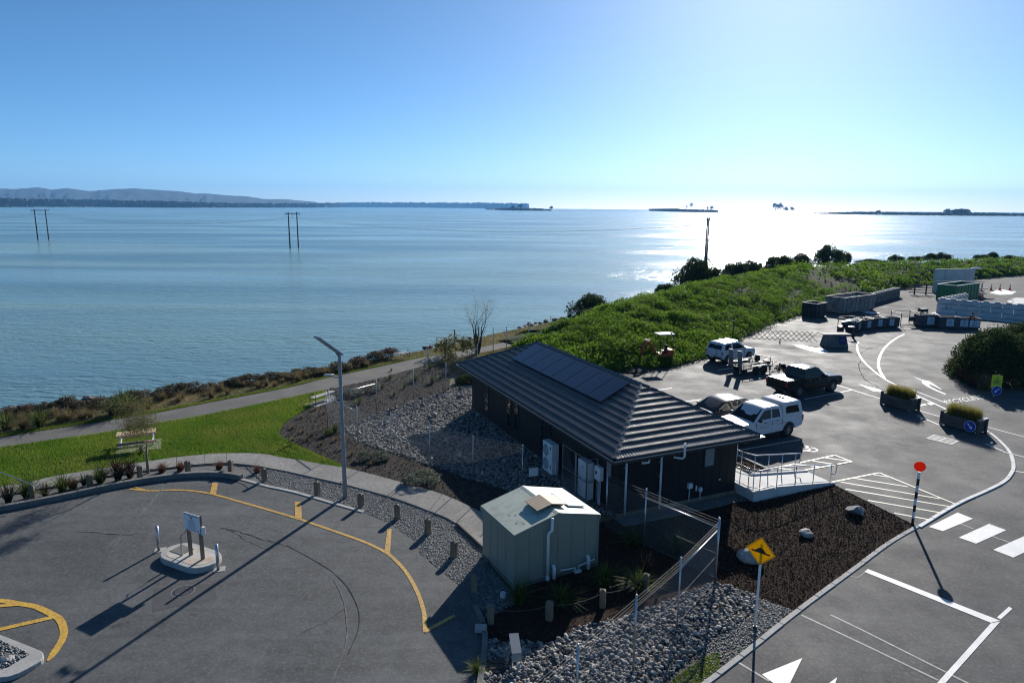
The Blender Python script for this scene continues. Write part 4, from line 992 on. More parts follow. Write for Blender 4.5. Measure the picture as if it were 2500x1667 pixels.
# ------------------------------------------------------------------ bushes behind and on the bund
BUSH = []
for s in range(3):
    r = np.random.default_rng(30+s); V, F, A = lumpy_crown(1.0, 1.0, 1.0, 34, 6000, 0.10, r, lump=0.42, zc=0.10)
    o = np_obj('crown', V, F, L_dkbush, attr=A); me = o.data; bpy.data.objects.remove(o); BUSH.append(me)
def bush(x, y, wpx, hpx, label, z=2.0, k=0, name='bush', me=None):
    z = z*0.6; hpx = hpx*(1.3 if x < 2080 else 0.8); y = y+(0 if x < 2080 else 3); p = W(x, y, z); D = math.hypot(p.y, p.x); s = p.y/FPX
    R = wpx*s*0.5*1.12; H = hpx*s*1.15
    o = inst(me or BUSH[k % 3], name, None, (p.x, p.y, z-0.2), (0, 0, k*1.3), (R, R, H/1.15)); return tag(o, label, 'bush', 'bushes along the far side of the bund')
bush(1440, 772, 92, 46, 'dark rounded bush beside the walkway at the bund\'s left end', -0.1, 0)
bush(1505, 757, 26, 22, 'small bush just right of the walkway bush', 0.2, 1)
bush(1624, 718, 48, 26, 'low dark bush at the foot of the big paired shoreline bushes', 2.0, 2)
bush(1690, 700, 78, 56, 'big dark domed bush on the skyline left of the edge-on power pole', 2.2, 0)
bush(1722, 700, 84, 52, 'big olive domed bush overlapping the dark domed one', 2.6, 1)
bush(1793, 684, 58, 42, 'upright dark bush right of the paired domed bushes', 2.8, 2)
bush(1828, 678, 66, 34, 'broad grey-green bush on the bund crest', 3.0, 0)
bush(1858, 672, 34, 26, 'small ragged bush between the broad bush and the tall one', 3.0, 1)
bush(1902, 661, 62, 36, 'tall ragged bush against the sun glitter', 3.1, 2)
bush(1952, 652, 52, 28, 'rounded bush in the middle of the glitter skyline', 3.2, 0)
bush(2024, 644, 64, 38, 'highest domed bush on the glitter skyline', 3.0, 1)
bush(2064, 642, 26, 24, 'spiky bush right of the highest domed bush', 3.0, 2)
bush(2125, 638, 60, 14, 'long low bush on the crest left of the yard wall', 2.9, 0)
bush(2188, 634, 34, 22, 'compact dark bush on the crest, first right of the long low one', 2.8, 1)
bush(2236, 632, 34, 16, 'low pale bush on the crest behind the concrete wall', 2.7, 2)
bush(2271, 631, 34, 22, 'left one of the twin round bushes on the crest', 2.6, 0)
bush(2301, 630, 36, 24, 'right one of the twin round bushes on the crest', 2.6, 1)
bush(2396, 629, 32, 18, 'round bush on the far right crest', 2.4, 2)
bush(2422, 628, 28, 22, 'tallest bush of the far right crest', 2.4, 0)
bush(2470, 629, 40, 14, 'flat bush at the right end of the crest', 2.3, 1)
# big dark shrub beside the recycling lane
r = np.random.default_rng(77); V, F, A = lumpy_crown(1, 1, 1, 110, 34000, 0.05, r, lump=0.30, zc=0.10); o = np_obj('crown', V, F, L_dkbush, attr=A); BIG = o.data; bpy.data.objects.remove(o)
for (x, y, rx, ry, rz, lab, k) in [(2492,948,3.7,3.4,4.3,'huge dark green shrub bulging beside the recycling lane',0.3), (2640,930,4.4,4.0,4.2,'dark shrub mass at the right edge behind the huge shrub',1.9), (2545,880,3.4,3.0,3.2,'rear shrub peeping over the huge dark one',2.8)]:
    p = W(x, y); o = inst(BIG, 'shrub', None, (p.x, p.y+2.4, 0), (0,0,k), (rx, ry, rz/1.15)); tag(o, lab, 'shrub')
r = np.random.default_rng(5)
def tuft_mesh(nb, h, spread, w, m, seed, rad0=0.12, droop=0.45, segs=3):
    r = np.random.default_rng(seed); a = r.uniform(0, 2*PI, nb); q = rad0*np.sqrt(r.random(nb))
    C = np.column_stack([np.cos(a)*q, np.sin(a)*q, np.zeros(nb)]); V, F, k = blade_arrays(C, h, spread, w, r, droop, segs)
    o = np_obj('tuft', V, F, m, attr=np.repeat(r.random(nb)**2, k)); me = o.data; bpy.data.objects.remove(o); return me
REDG = [tuft_mesh(420, 1.15, 0.75, 0.02, L_red, s, 0.35) for s in range(2)]; TANG = tuft_mesh(420, 1.15, 0.75, 0.02, L_tuss, 9, 0.35)
for i, (x, y, me, s, lab) in enumerate([(2330,905,REDG[0],1.1,'leftmost red-brown grass clump at the foot of the huge shrub'), (2348,918,REDG[1],1.2,'second red-brown grass clump from the left under the huge shrub'), (2362,932,REDG[0],1.15,'red-brown grass clump in the middle of the row under the huge shrub'), (2385,945,REDG[1],1.1,'red-brown grass clump next to the tan one'), (2402,952,TANG,1.1,'tan grass clump left of the lime recycling sign'), (2345,890,REDG[1],0.9,'rear red-brown grass clump against the shrub')]):
    p = W(x, y); tag(inst(me, 'grass_clump', None, (p.x, p.y, -0.02), (0,0,i), (s,s,s)), lab, 'grass clump', 'red grasses under the huge shrub')

# ------------------------------------------------------------------ shoreline shrubs and tussocks
HEATH = []
for s in range(3):
    r = np.random.default_rng(90+s); V, F, A = lumpy_crown(1, 1, 0.8, 22, 1500, 0.14, r, lump=0.45); o = np_obj('h', V, F, [L_heath, L_heathr, L_heath][s], attr=A)
    HEATH.append(o.data); bpy.data.objects.remove(o)
    # twigs standing out of the crown give the ragged outline
TUSS = [tuft_mesh(170, 0.62, 0.9, 0.02, L_tuss, 40+s, 0.12) for s in range(3)]
FLAX = [tuft_mesh(190, 1.0, 1.05, 0.026, L_flax, 50+s, 0.13, 0.55) for s in range(3)]; FLAXD = [tuft_mesh(80, 0.95, 0.8, 0.05, L_flaxd, 60+s, 0.10, 0.4) for s in range(2)]
rr = random.Random(4); bx_, by_ = [p[0] for p in bank_px], [p[1] for p in bank_px]
ORD = ['first','second','third','fourth','fifth','sixth','seventh','eighth','ninth','tenth','eleventh','twelfth','thirteenth','fourteenth','fifteenth','sixteenth','seventeenth','eighteenth','nineteenth']
ORD += ['twentieth'] + ['twenty-'+w for w in ORD[:9]] + ['thirtieth'] + ['thirty-'+w for w in ORD[:9]] + ['fortieth'] + ['forty-'+w for w in ORD[:9]]
x = 30; nsh = 0
while x < 985:
    y = float(np.interp(x, bx_, by_)); wpx = rr.uniform(30, 62)
    if not (40 < x < 70):
        p = W(x, y+rr.uniform(2, 9), GZ); s = p.y/FPX*wpx*0.55
        hk = rr.choice((0,0,2,2,1)); o = inst(HEATH[hk], 'heath_shrub', None, (p.x, p.y, GZ-0.03), (0,0,rr.uniform(0,6)), (s*1.25, s*0.9, rr.uniform(0.42, 0.8)))
        tag(o, '%s twiggy shrub, %s from the left along the water bank' % ('reddish' if hk == 1 else 'brown', ORD[nsh]), 'shrub', 'brown shrubs along the bank'); nsh += 1
    x += wpx*rr.uniform(0.5, 0.85)
for i in range(62):
    x = rr.uniform(0, 900); y0 = float(np.interp(x, bx_, by_)); y1 = float(np.interp(x, [p[0] for p in pth_t], [p[1] for p in pth_t]))
    y = y0 + (y1-y0)*rr.uniform(0.30, 0.78); p = W(x, y, GZ); s = rr.uniform(0.7, 1.25)
    tag(inst(TUSS[i % 3], 'tussock', None, (p.x, p.y, GZ), (0,0,rr.uniform(0,6)), (s, s, s)), 'tan grass tussock on the verge between walkway and bank', 'tussock', 'tan tussocks on the waterside verge')
def plant(me, x, y, s, name, label, cat='plant', group=None, z=-0.02):
    p = W(x, y); return tag(inst(me, name, None, (p.x, p.y, z), (0,0,x*0.7), (s, s, s)), label, cat, group)
plant(FLAX[0], 305, 1006, 1.75, 'flax_bush', 'largest dark green flax bush on the bank, with pale flower tips')
plant(FLAX[1], 282, 1010, 1.3, 'flax_bush', 'flax bush hugging the left side of the largest one on the bank')
plant(FLAX[2], 100, 1040, 1.35, 'flax_bush', 'flax bush on the verge near the left edge of the picture')
plant(FLAX[0], 15, 1045, 1.2, 'flax_bush', 'flax bush at the left edge of the verge')
# garden strip planting
plant(FLAX[1], 68, 1213, 1.15, 'flax', 'green flax round the first bollard of the garden strip', z=0.0)
plant(FLAX[2], 152, 1197, 0.95, 'flax', 'green flax between the first and second bollard')
plant(REDG[0], 178, 1190, 0.45, 'red_tuft', 'dark red tuft right of the flax between the first two bollards')
plant(FLAX[0], 246, 1176, 1.1, 'flax', 'green flax right of the second bollard')
plant(FLAXD[0], 288, 1170, 1.15, 'bronze_flax', 'bronze flax in the garden strip, left one of the pair')
plant(FLAXD[1], 318, 1164, 1.05, 'bronze_flax', 'bronze flax in the garden strip, right one of the pair')
plant(FLAXD[1], 110, 1213, 0.7, 'bronze_flax', 'low bronze flax beside the first bollard')
plant(FLAXD[0], 20, 1226, 0.9, 'bronze_flax', 'bronze flax at the left edge of the garden strip')
plant(FLAXD[0], 205, 1184, 0.6, 'bronze_flax', 'small bronze flax left of the second bollard')
for x, y, s, lab in [(396,1150,0.42,'red tuft right of the small tree'), (441,1146,0.40,'red tuft left of the fourth bollard'), (535,1143,0.38,'red tuft left of the fifth bollard'), (628,1152,0.34,'faint red tuft left of the sixth bollard')]:
    plant(REDG[1], x, y, s, 'red_tuft', lab)
# dark bed by the shed
for x, y, s, lab in [(1268,1470,0.85,'arching flax nearest the shed corner'), (1372,1478,0.85,'arching flax below the shed\'s white pipes'), (1475,1425,0.85,'arching flax right of the shed\'s small pipes'), (1560,1440,0.9,'flax in deep shade left of the fence'), (1655,1345,0.9,'green flax behind the corner fence post'), (1540,1330,0.8,'flax in shade behind the shed\'s right corner')]:
    plant(FLAX[(x//7) % 3], x, y, s, 'flax', lab, group='flaxes in the shaded bed')
plant(FLAXD[0], 1575, 1405, 0.9, 'bronze_flax', 'withered brown flax in the shaded bed behind the fence')
plant(FLAX[1], 1163, 1640, 0.45, 'weed', 'small weed growing at the kerb of the roadside stones')
# left bed planting
SIL = []
for s in range(2):
    r = np.random.default_rng(120+s); V, F, A = lumpy_crown(1, 1, 0.75, 18, 1500, 0.13, r, lump=0.42); o = np_obj('s', V, F, L_silver, attr=A); SIL.append(o.data); bpy.data.objects.remove(o)
OLV = []
r = np.random.default_rng(125); V, F, A = lumpy_crown(1, 1, 1.0, 20, 1600, 0.11, r, lump=0.42); o = np_obj('s', V, F, L_olive, attr=A); OLV = o.data; bpy.data.objects.remove(o)
def shrub(me, x, y, rx, rz, label, name='shrub', z=-0.03):
    p = W(x, y); tag(inst(me, name, None, (p.x, p.y, z), (0,0,x), (rx, rx*0.85, rz)), label, 'shrub')
shrub(SIL[0], 1028, 1178, 0.95, 0.62, 'large silver-grey shrub beside the footpath')
shrub(SIL[1], 925, 1118, 0.7, 0.40, 'sprawling grey shrub in the bed left of the large silver one')
shrub(SIL[1], 888, 1120, 0.45, 0.45, 'upright grey shrub in the bed nearest the street lamp')
shrub(SIL[0], 855, 965, 0.95, 0.5, 'silver shrub behind the slatted bench near the fence')
shrub(SIL[0], 905, 955, 0.7, 0.45, 'second silver shrub right of the slatted bench')
shrub(OLV, 1112, 868, 1.7, 1.6, 'tall olive shrub below the bare tree')
shrub(OLV, 1095, 885, 0.9, 0.8, 'low olive shrub left of the tall olive one')
shrub(BUSH[1], 1128, 905, 1.3, 0.9, 'dark shrub by the building\'s far left corner')
shrub(BUSH[2], 1140, 935, 0.9, 0.7, 'small dark shrub under the far end of the eave')
for i, (x, y, s, lab) in enumerate([(799,1062,0.55,'left one of the paired bright flaxes by the stone bed'), (818,1053,0.6,'right one of the paired bright flaxes by the stone bed'), (877,985,0.55,'yellow-flowered flax behind the fence gate post'), (1013,930,0.75,'flax beside the fourth back fence post'), (1055,935,0.7,'blue-green flax between the back fence posts'), (1050,900,0.6,'flax near the walkway bend'), (952,925,0.5,'small flax near the walkway edge'), (933,947,0.45,'small flax right of the back fence gate'), (988,947,0.45,'small flax in the middle of the back bed'), (962,965,0.4,'pale flax at the back edge of the stones'), (1115,935,0.5,'flax by the building corner stones'), (1075,925,0.5,'flax left of the building corner')]):
    plant(FLAX[i % 3], x, y, s, 'flax', lab, group='young flaxes in the left bed')
for i in range(16):
    x = [715,740,750,762,790,715,838,920,1000,955,770,860,905,785,735,820][i]; y = [1045,1055,1075,1062,1010,1075,1095,948,910,905,1000,1110,1135,1085,1020,1075][i]
    plant(TUSS[i % 3], x, y, 0.42, 'bed_tuft', 'small tan grass tuft growing in the mulch of the left bed', 'grass tuft', 'small tufts in the left bed')

# ------------------------------------------------------------------ trees
def branch_tree(name, base, H, stems, lean, label, bark, leafm, leaves, leaf_s, spread, seed, twig=0.5):
    rd = random.Random(seed); t = thing(name, label, 'tree', base); tr = MB(); tips = []
    def grow(p, d, L, r, lev):
        q = p; pts = [p]; rs = [r]; dd = d.copy()
        for k in range(4):
            dd = (dd + Vector((rd.uniform(-1,1), rd.uniform(-1,1), rd.uniform(-0.3,0.6)))*0.14).normalized(); q = q + dd*L/4; pts.append(q); rs.append(r*(1-0.16*(k+1)))
        tr.tube(pts, rs, 6 if lev < 2 else 4); tips.append((pts[-1], lev)); tips.append((pts[-2], lev))
        if lev < 3:
            for k in range(3 if lev < 2 else 2):
                a = rd.uniform(0, 6.28); e = (dd + Vector((math.cos(a), math.sin(a), rd.uniform(-0.1,0.5)))*spread).normalized()
                grow(pts[rd.choice((2,3,4))], e, L*rd.uniform(0.5, 0.75), rs[-1]*0.62, lev+1)
    for s in range(stems):
        a = 6.28*s/stems + rd.uniform(-0.4,0.4); d = Vector((math.cos(a)*lean, math.sin(a)*lean, 1)).normalized()
        grow(Vector((math.cos(a)*0.08*(stems > 1), math.sin(a)*0.08*(stems > 1), -0.05)), d, H*0.55, H*0.022, 0)
    part('trunk', tr, bark, t, smooth=True)
    r = np.random.default_rng(seed); T = np.array([tuple(p) for p, l in tips if l >= 2]); C = T[r.integers(0, len(T), leaves)] + r.normal(0, twig*0.28, (leaves, 3))
    V, F = leaf_quads(C, r.uniform(0.5, 1.3, leaves)*leaf_s, r, elong=0.3); c = np_obj('crown', V, F, leafm, attr=np.repeat(r.random(leaves), 4)); c.parent = t
    return t
p = W(361, 1152); branch_tree('young_tree', (p.x, p.y, -0.03), 3.3, 1, 0.05, 'slender young tree with thin wispy crown beside the footpath', M_bark, L_olive, 6500, 0.085, 0.7, 3, 0.75)
p = W(1165, 862); branch_tree('multi_stem_tree', (p.x, p.y, -0.03), 4.4, 5, 0.16, 'nearly bare multi-stemmed tree beside the walkway', M_barkd, L_olive, 1500, 0.09, 0.40, 8, 0.6)
# ------------------------------------------------------------------ office building (local x across, y along)
BRZ = ang(BV)
bld = thing('office_building', 'low charcoal building with hipped tile roof and solar panels', 'building', EF, BRZ)
EZ, RZ_, OV = 2.7, 4.4, 0.6
x0, x1, y0, y1 = OV, EW-OV, OV, EL_-OV
def wallbox(name, a, b, th=0.12, z0=0.12, z1=2.62):
    m = MB(); m.box(((a[0]+b[0])/2, (a[1]+b[1])/2, (z0+z1)/2), (abs(b[0]-a[0])+th, abs(b[1]-a[1])+th, z1-z0)); return part(name, m, M_clad, bld)
wallbox('wall', (x0+0.06, y0+0.19), (x0+0.06, y1-0.19)); wallbox('wall', (x1-0.06, y0+0.19), (x1-0.06, y1-0.19))
wallbox('wall', (x0+0.062, y0+0.06), (x1-0.062, y0+0.06)); wallbox('wall', (x0+0.062, y1-0.06), (x1-0.062, y1-0.06))
# vertical cladding boards on the two faces in view
for k in range(int((y1-y0)/0.42)):
    part('cladding_board', MB().box((x0-0.008, y0+0.21+k*0.42, 1.37), (0.018, 0.405, 2.48)), M_clad, bld)
for k in range(int((x1-x0)/0.42)):
    part('cladding_board', MB().box((x0+0.21+k*0.42, y0-0.008, 1.37), (0.405, 0.018, 2.48)), M_clad, bld)
part('base_board', MB().box(((x0+x1)/2, y0-0.02, 0.05), (x1-x0+0.1, 0.05, 0.22)), M_timber, bld, label='brown timber base board along the end wall')
part('base_board', MB().box((x0-0.02, (y0+y1)/2, 0.05), (0.05, y1-y0, 0.22)), M_timberd, bld)
part('apron', MB().box(((x0+x1)/2, y0-0.42, -0.02), (x1-x0+0.3, 0.70, 0.07)), M_concd, bld, label='concrete apron along the foot of the end wall')
def window(face, c, w, zb, zt, m=M_glass):
    d = (0.03, w, zt-zb) if face == 'L' else (w, 0.03, zt-zb)
    pos = (x0-0.03, c, (zb+zt)/2) if face == 'L' else (c, y0-0.03, (zb+zt)/2)
    f = MB(); z = (zb+zt)/2; t = 0.05
    for dz in (-1, 1):
        f.box((pos[0], pos[1], z+dz*((zt-zb)/2+t/2)), (0.05 if face == 'L' else w+2*t, w+2*t if face == 'L' else 0.05, t))
    for s in (-1, 1):
        o = s*(w/2+t/2); f.box((pos[0]+(0 if face == 'L' else o), pos[1]+(o if face == 'L' else 0), z), (0.05 if face == 'L' else t, t if face == 'L' else 0.05, zt-zb-0.002))
    fr = part('window', f, M_dark, bld); part('pane', MB().box(pos, d), m, fr)
for c in (14.25, 11.15, 10.2, 7.15, 6.3): window('L', c, 0.42, 0.6, 2.2)
window('L', 1.25, 0.34, 1.5, 2.3, M_frost); window('F', 5.02, 0.46, 1.5, 2.4, M_frost)
# roof
roofm = MB(); hx = EW/2
rp = [(0,0,EZ),(EW,0,EZ),(EW,EL_,EZ),(0,EL_,EZ),(hx,hx,RZ_),(hx,EL_-hx,RZ_)]
rp2 = [(p[0],p[1],p[2]-0.02) for p in rp]
roofm.add(rp2, [(0,1,4),(1,2,5,4),(2,3,5),(3,0,4,5),(3,2,1,0)])
roof = part('roof', roofm, M_tile, bld)
tanp = (RZ_-EZ)/hx; NC = 11; ds = hx/NC; CW = 0.033
def courses(O, A, I, Lt):
    O, A, I = Vector(O), Vector(A), Vector(I)
    for k in range(NC):
        s0, s1 = k*ds-(0.05 if k == 0 else 0.012), (k+1)*ds+0.02
        a0, a1 = k*ds, Lt-k*ds; ncol = max(2, int((a1-a0)/CW)); m = MB(); V = []; rows = []
        for c in range(ncol+1):
            a = a0+(a1-a0)*c/ncol; corr = (0.0, 0.022, 0.024, 0.004)[c % 4] + random.uniform(-0.001, 0.002)
            for s, h in ((s0, -0.005), (s0, 0.072+corr), (s1, 0.004+corr*0.8)):
                aa = min(max(a, max(s, 0)), Lt-max(s, 0)); p = O + A*aa + I*s; V.append((p.x, p.y, EZ+max(s, -0.05)*tanp+h))
        F = []
        for c in range(ncol):
            b, d = c*3, (c+1)*3; F += [(b, d, d+1, b+1), (b+1, d+1, d+2, b+2)]
        m.add(V, F); part('tile_course', m, M_tile, roof)
courses((0,0,0), (1,0,0), (0,1,0), EW)
courses((0,EL_,0), (0,-1,0), (1,0,0), EL_)
courses((EW,0,0), (0,1,0), (-1,0,0), EL_)
courses((EW,EL_,0), (-1,0,0), (0,-1,0), EW)
# hip and ridge caps, piece by piece
cap = MB(); w, l = 0.13, 0.40
cap.add([(-w,0,-0.045),(0,0,0.055),(w,0,-0.045),(-w*0.85,l,-0.060),(0,l,0.030),(w*0.85,l,-0.060),(-w,0,-0.075),(0,0,0.02),(w,0,-0.075)], [(0,1,4,3),(1,2,5,4),(6,7,1,0),(7,8,2,1)])
capo = mesh_obj('cap_src', cap.v, cap.f, M_tile); capm = capo.data; bpy.data.objects.remove(capo)
def caps(a, b, name):
    a, b = Vector(a), Vector(b); d = b-a; nn = int(d.length/0.36); y = d.normalized(); x = y.cross(Vector((0,0,1))).normalized(); z = x.cross(y)
    Mx = Matrix((x, y, z)).transposed().to_4x4()
    for k in range(nn):
        o = bpy.data.objects.new(name, capm); COL.objects.link(o); o.parent = roof; p = a+d*(k/nn)+z*0.055; o.matrix_local = Matrix.Translation(p) @ Mx
caps(rp[0], rp[4], 'hip_cap'); caps(rp[1], rp[4], 'hip_cap'); caps(rp[2], rp[5], 'hip_cap'); caps(rp[3], rp[5], 'hip_cap'); caps(rp[4], rp[5], 'ridge_cap')
# gutters with a pale lip, fascia
def gutter(a, b):
    a, b = Vector(a), Vector(b); g = part('gutter', MB().bar(a+Vector((0,0,-0.09)), b+Vector((0,0,-0.09)), 0.11, 0.12), M_dark, bld)
    return g
o = 0.085
gutter((-o-0.055,-o,EZ), (EW+o+0.055,-o,EZ)); gutter((-o,-o+0.056,EZ), (-o,EL_+o-0.056,EZ)); gutter((EW+o,-o+0.056,EZ), (EW+o,EL_+o-0.056,EZ)); gutter((-o-0.055,EL_+o,EZ), (EW+o+0.055,EL_+o,EZ))
M_lip = mat('gutter_lip', (0.55,0.55,0.55), 0.35, metal=0.5)
for a, b in [((-o-0.06,-o-0.062,EZ-0.03),(EW+o+0.06,-o-0.062,EZ-0.03)), ((-o-0.062,-o,EZ-0.03),(-o-0.062,EL_+o,EZ-0.03)), ((EW+o+0.062,-o,EZ-0.03),(EW+o+0.062,EL_+o,EZ-0.03))]:
    part('gutter_lip', MB().bar(a, b, 0.012, 0.03), M_lip, bld)
part('soffit', MB().box((EW/2, EL_/2, EZ-0.10), (EW-0.02, EL_-0.02, 0.02)), M_soffit, bld)
# solar panels on the left slope
sl = math.hypot(1, tanp)
for k in range(8):
    yk = 4.02+k*1.19+0.575; m = MB(); s0p, s1p = 1.78, 1.78+1.66/sl
    c = Vector(((s0p+s1p)/2, yk, EZ+(s0p+s1p)/2*tanp+0.13)); m.box(c, (1.66, 1.165, 0.04), ry=-math.atan(tanp)); pn = part('solar_panel', m, M_dark, bld)
    part('glass', MB().box(c+Vector((-math.sin(math.atan(tanp)),0,math.cos(math.atan(tanp))))*0.021, (1.63, 1.135, 0.006), ry=-math.atan(tanp)), M_pvglass, pn)
for s in (2.05, 3.0):
    part('panel_rail', MB().bar((s, 4.0, EZ+s*tanp+0.07), (s, 13.5, EZ+s*tanp+0.07), 0.04, 0.06), M_galv, bld)
# pipes on the end wall
def pipe(pts, r=0.045, m=M_pvc, name='downpipe', n=8): return part(name, MB().tube(pts, r, n), m, bld, smooth=True)
yw = y0-0.09
pipe([(0.88,yw,2.3),(0.88,yw,0.08)]); pipe([(2.54,yw,2.3),(2.54,yw,0.05)])
pipe([(1.55,-0.02,2.46),(1.55,0.0,2.36),(1.30,0.1,2.34)], name='gutter_outlet'); pipe([(3.12,-0.16,2.98),(3.12,-0.16,2.42),(3.08,-0.12,2.34),(2.80,0.1,2.36)], name='vent_pipe')
for zz in (0.75, 1.45, 2.05):
    for xx in (0.88, 2.54): part('pipe_bracket', MB().box((xx-0.06, yw+0.04, zz), (0.07, 0.06, 0.03)), M_galv, bld)
part('meter_box', MB().box((4.06, yw+0.03, 0.78), (0.20, 0.12, 0.22)), M_pvc, bld); pipe([(4.06,yw+0.03,0.67),(4.02,yw,0.1)], 0.018, name='conduit')
part('meter_box', MB().box((4.62, yw+0.03, 0.52), (0.14, 0.10, 0.18)), M_pvc, bld); pipe([(4.62,yw+0.03,0.43),(4.60,yw,0.1)], 0.016, name='conduit')
part('wall_tag', MB().box((4.42, yw+0.05, 0.60), (0.07, 0.02, 0.22)), M_signw, bld); part('tap', MB().sphere((5.6, yw+0.03, 0.80), 0.05, 8, 6), M_steel, bld)
part('wall_light', MB().sphere((EW-0.55, 0.1, 2.52), 0.06, 8, 6), M_tan, bld)

# air conditioner, battery cage
def wl(x, y, z=0.0): p = EF + BV*x + BU*y; return Vector((p.x, p.y, z))
t = thing('heat_pump', 'pale outdoor heat pump unit on a concrete pad by the side wall', 'heat pump', wl(0.22, 5.72), BRZ)
part('pad', MB().box((0,0,0.02), (0.62,1.3,0.12)), M_concd, t); part('casing', MB().box((0.05,0,0.80), (0.36,0.92,1.40)), M_wpaint, t, bevel=0.015)
for z in (0.48, 1.12):
    g = part('fan_grille', MB().disc((-0.137,0.14,z), (1,0,0), 0.27, 0.02, 24), M_grey, t)
    for k in range(5): part('grille_ring', MB().tube([(-0.152, 0.14+math.cos(a)*0.05*(k+1), z+math.sin(a)*0.05*(k+1)) for a in np.linspace(0, 2*PI, 17)], 0.004, 4), M_wpaint, g)
part('badge', MB().box((-0.133,-0.30,1.32), (0.006,0.09,0.12)), M_black, t); part('valve', MB().box((-0.133,-0.34,0.45), (0.02,0.05,0.16)), M_dark, t)
part('hose', MB().tube([(0.1,-0.47,0.6),(0.05,-0.56,0.7),(0.0,-0.6,0.3),(0.1,-0.55,0.05)], 0.03, 6), M_wpaint, t)
t = thing('battery_cage', 'steel mesh cage round white battery cabinet against the side wall', 'cage', wl(0.0, 3.05), BRZ)
part('slab', MB().box((0.28,0,0.0), (0.75,2.3,0.10)), M_concd, t)
for y in (-1.02, -0.1, 1.02): part('cage_post', MB().bar((0,y,0.05), (0,y,2.0), 0.05), M_galv, t)
part('cage_post', MB().bar((0.5,-1.02,0.05), (0.5,-1.02,2.0), 0.05), M_galv, t)
for z in (0.12, 1.0, 1.98): part('cage_rail', MB().bar((0,-0.99,z), (0,0.99,z), 0.04), M_galv, t)
for z in (1.0, 1.98): part('cage_rail', MB().bar((0.03,-1.02,z), (0.47,-1.02,z), 0.04), M_galv, t)
m = MB()
for k in range(30):
    for s in (1, -1):
        ya = -1.0+k*0.066*1.0; yb = ya+s*1.85
        a = Vector((0.0, ya, 0.12)); b = Vector((0.0, yb, 1.97))
        if yb > 1.0: b = a.lerp(b, (1.0-ya)/(yb-ya))
        if yb < -1.0: b = a.lerp(b, (-1.0-ya)/(yb-ya))
        m.bar(a, b, 0.004)
part('cage_mesh', m, M_wire, t)
part('cabinet', MB().box((0.30,-0.45,0.92), (0.32,0.78,1.6)), M_wpaint, t, bevel=0.01); part('cabinet_badge', MB().box((0.135,-0.45,1.45), (0.006,0.12,0.04)), M_red, t)
part('inverter', MB().box((0.42,-1.28,1.45), (0.22,0.42,0.60)), M_wpaint, t, bevel=0.03); part('inverter_dial', MB().disc((0.305,-1.24,1.48), (1,0,0), 0.07, 0.01, 14), M_dark, t)
for k in range(3): part('conduit', MB().tube([(0.45,-1.2-0.08*k,1.15),(0.45,-1.2-0.08*k,0.1)], 0.018, 6), M_pvc, t)
# little white sign on the fence behind the shed
p = W(1301, 1192); t = thing('notice_sign', 'small white notice on a short post behind the shed', 'sign', (p.x, p.y, 0), rad(20))
part('post', MB().box((0,0,0.45), (0.06,0.06,0.9)), M_timberd, t); part('board', MB().box((0,-0.05,0.78), (0.42,0.02,0.38)), M_signw, t)

# ------------------------------------------------------------------ entrance ramp
t = thing('entrance_ramp', 'pale concrete ramp and landing at the building\'s right corner', 'ramp', EF, BRZ)
m = MB(); zl = 0.38
m.prism([(6.62,-0.42),(7.95,-0.42),(7.95,3.4),(6.62,3.4)], -0.05, zl); part('landing', m, M_concn, t, bevel=0.01)
m = MB(); a, b = 7.952, 11.4; ya, yb = -0.42, 1.25
m.add([(a,ya,-0.06),(b,ya,-0.06),(b,yb,-0.06),(a,yb,-0.06),(a,ya,zl),(b,ya,0.012),(b,yb,0.012),(a,yb,zl)], [(3,2,1,0),(4,5,6,7),(0,1,5,4),(1,2,6,5),(2,3,7,6),(3,0,4,7)]); part('ramp_slope', m, M_concn, t)
def zr(x): return zl if x < 7.95 else zl*(1-(x-7.95)/3.45)
for yk, h in ((ya+0.06, 0.06), (yb-0.06, 0.06)):
    m = MB(); m.add([(a,yk-0.06,zl),(b,yk-0.06,0.014),(b,yk+0.06,0.014),(a,yk+0.06,zl),(a,yk-0.06,zl+h),(b,yk-0.06,0.014+h),(b,yk+0.06,0.014+h),(a,yk+0.06,zl+h)], [(4,5,6,7),(0,1,5,4),(1,2,6,5),(2,3,7,6),(3,0,4,7)]); part('upstand', m, M_concn, t)
m = MB(); m.box((6.69, 1.5, zl+0.03), (0.12, 3.8, 0.06)); m.box((7.28, -0.36, zl+0.03), (1.06, 0.12, 0.06)); part('upstand', m, M_concn, t)
def handrail(label, path, ext):
    h = thing('handrail', label, 'handrail', EF, BRZ)
    P = [Vector((x, y, zr(x)+0.92)) for x, y in path]; Q = [Vector((x, y, zr(x)+0.12)) for x, y in path]
    e = P[-1]; d = (P[-1]-P[-2]).normalized()
    part('top_rail', MB().tube(P + [e+d*ext, e+d*ext+Vector((0.03,0,-0.05)), e+d*ext+Vector((0.0,0,-0.42)), e+d*(ext-0.05)+Vector((0,0,-0.46)), e+Vector((0,0,-0.46))], 0.024, 8), M_steel, h, smooth=True)
    part('lower_rail', MB().tube(Q, 0.018, 8), M_steel, h, smooth=True)
    for i in range(len(path)-1):
        A, B = Vector(path[i]), Vector(path[i+1]); L = (B-A).length; nn = max(1, round(L/0.95))
        for k in range(nn + (1 if i == len(path)-2 else 0)):
            q = A.lerp(B, k/nn); part('post', MB().cyl((q.x,q.y,zr(q.x)-0.02), (q.x,q.y,zr(q.x)+0.92), 0.021, n=8), M_steel, h, smooth=True)
handrail('stainless handrail on the bark bed side of the ramp', [(6.70,1.3),(6.70,0.0),(7.0,-0.34),(7.95,-0.34),(11.15,-0.34)], 0.30)
handrail('stainless handrail on the car park side of the ramp', [(7.86,3.3),(7.86,1.7),(8.15,1.18),(10.6,1.18)], 0.30)
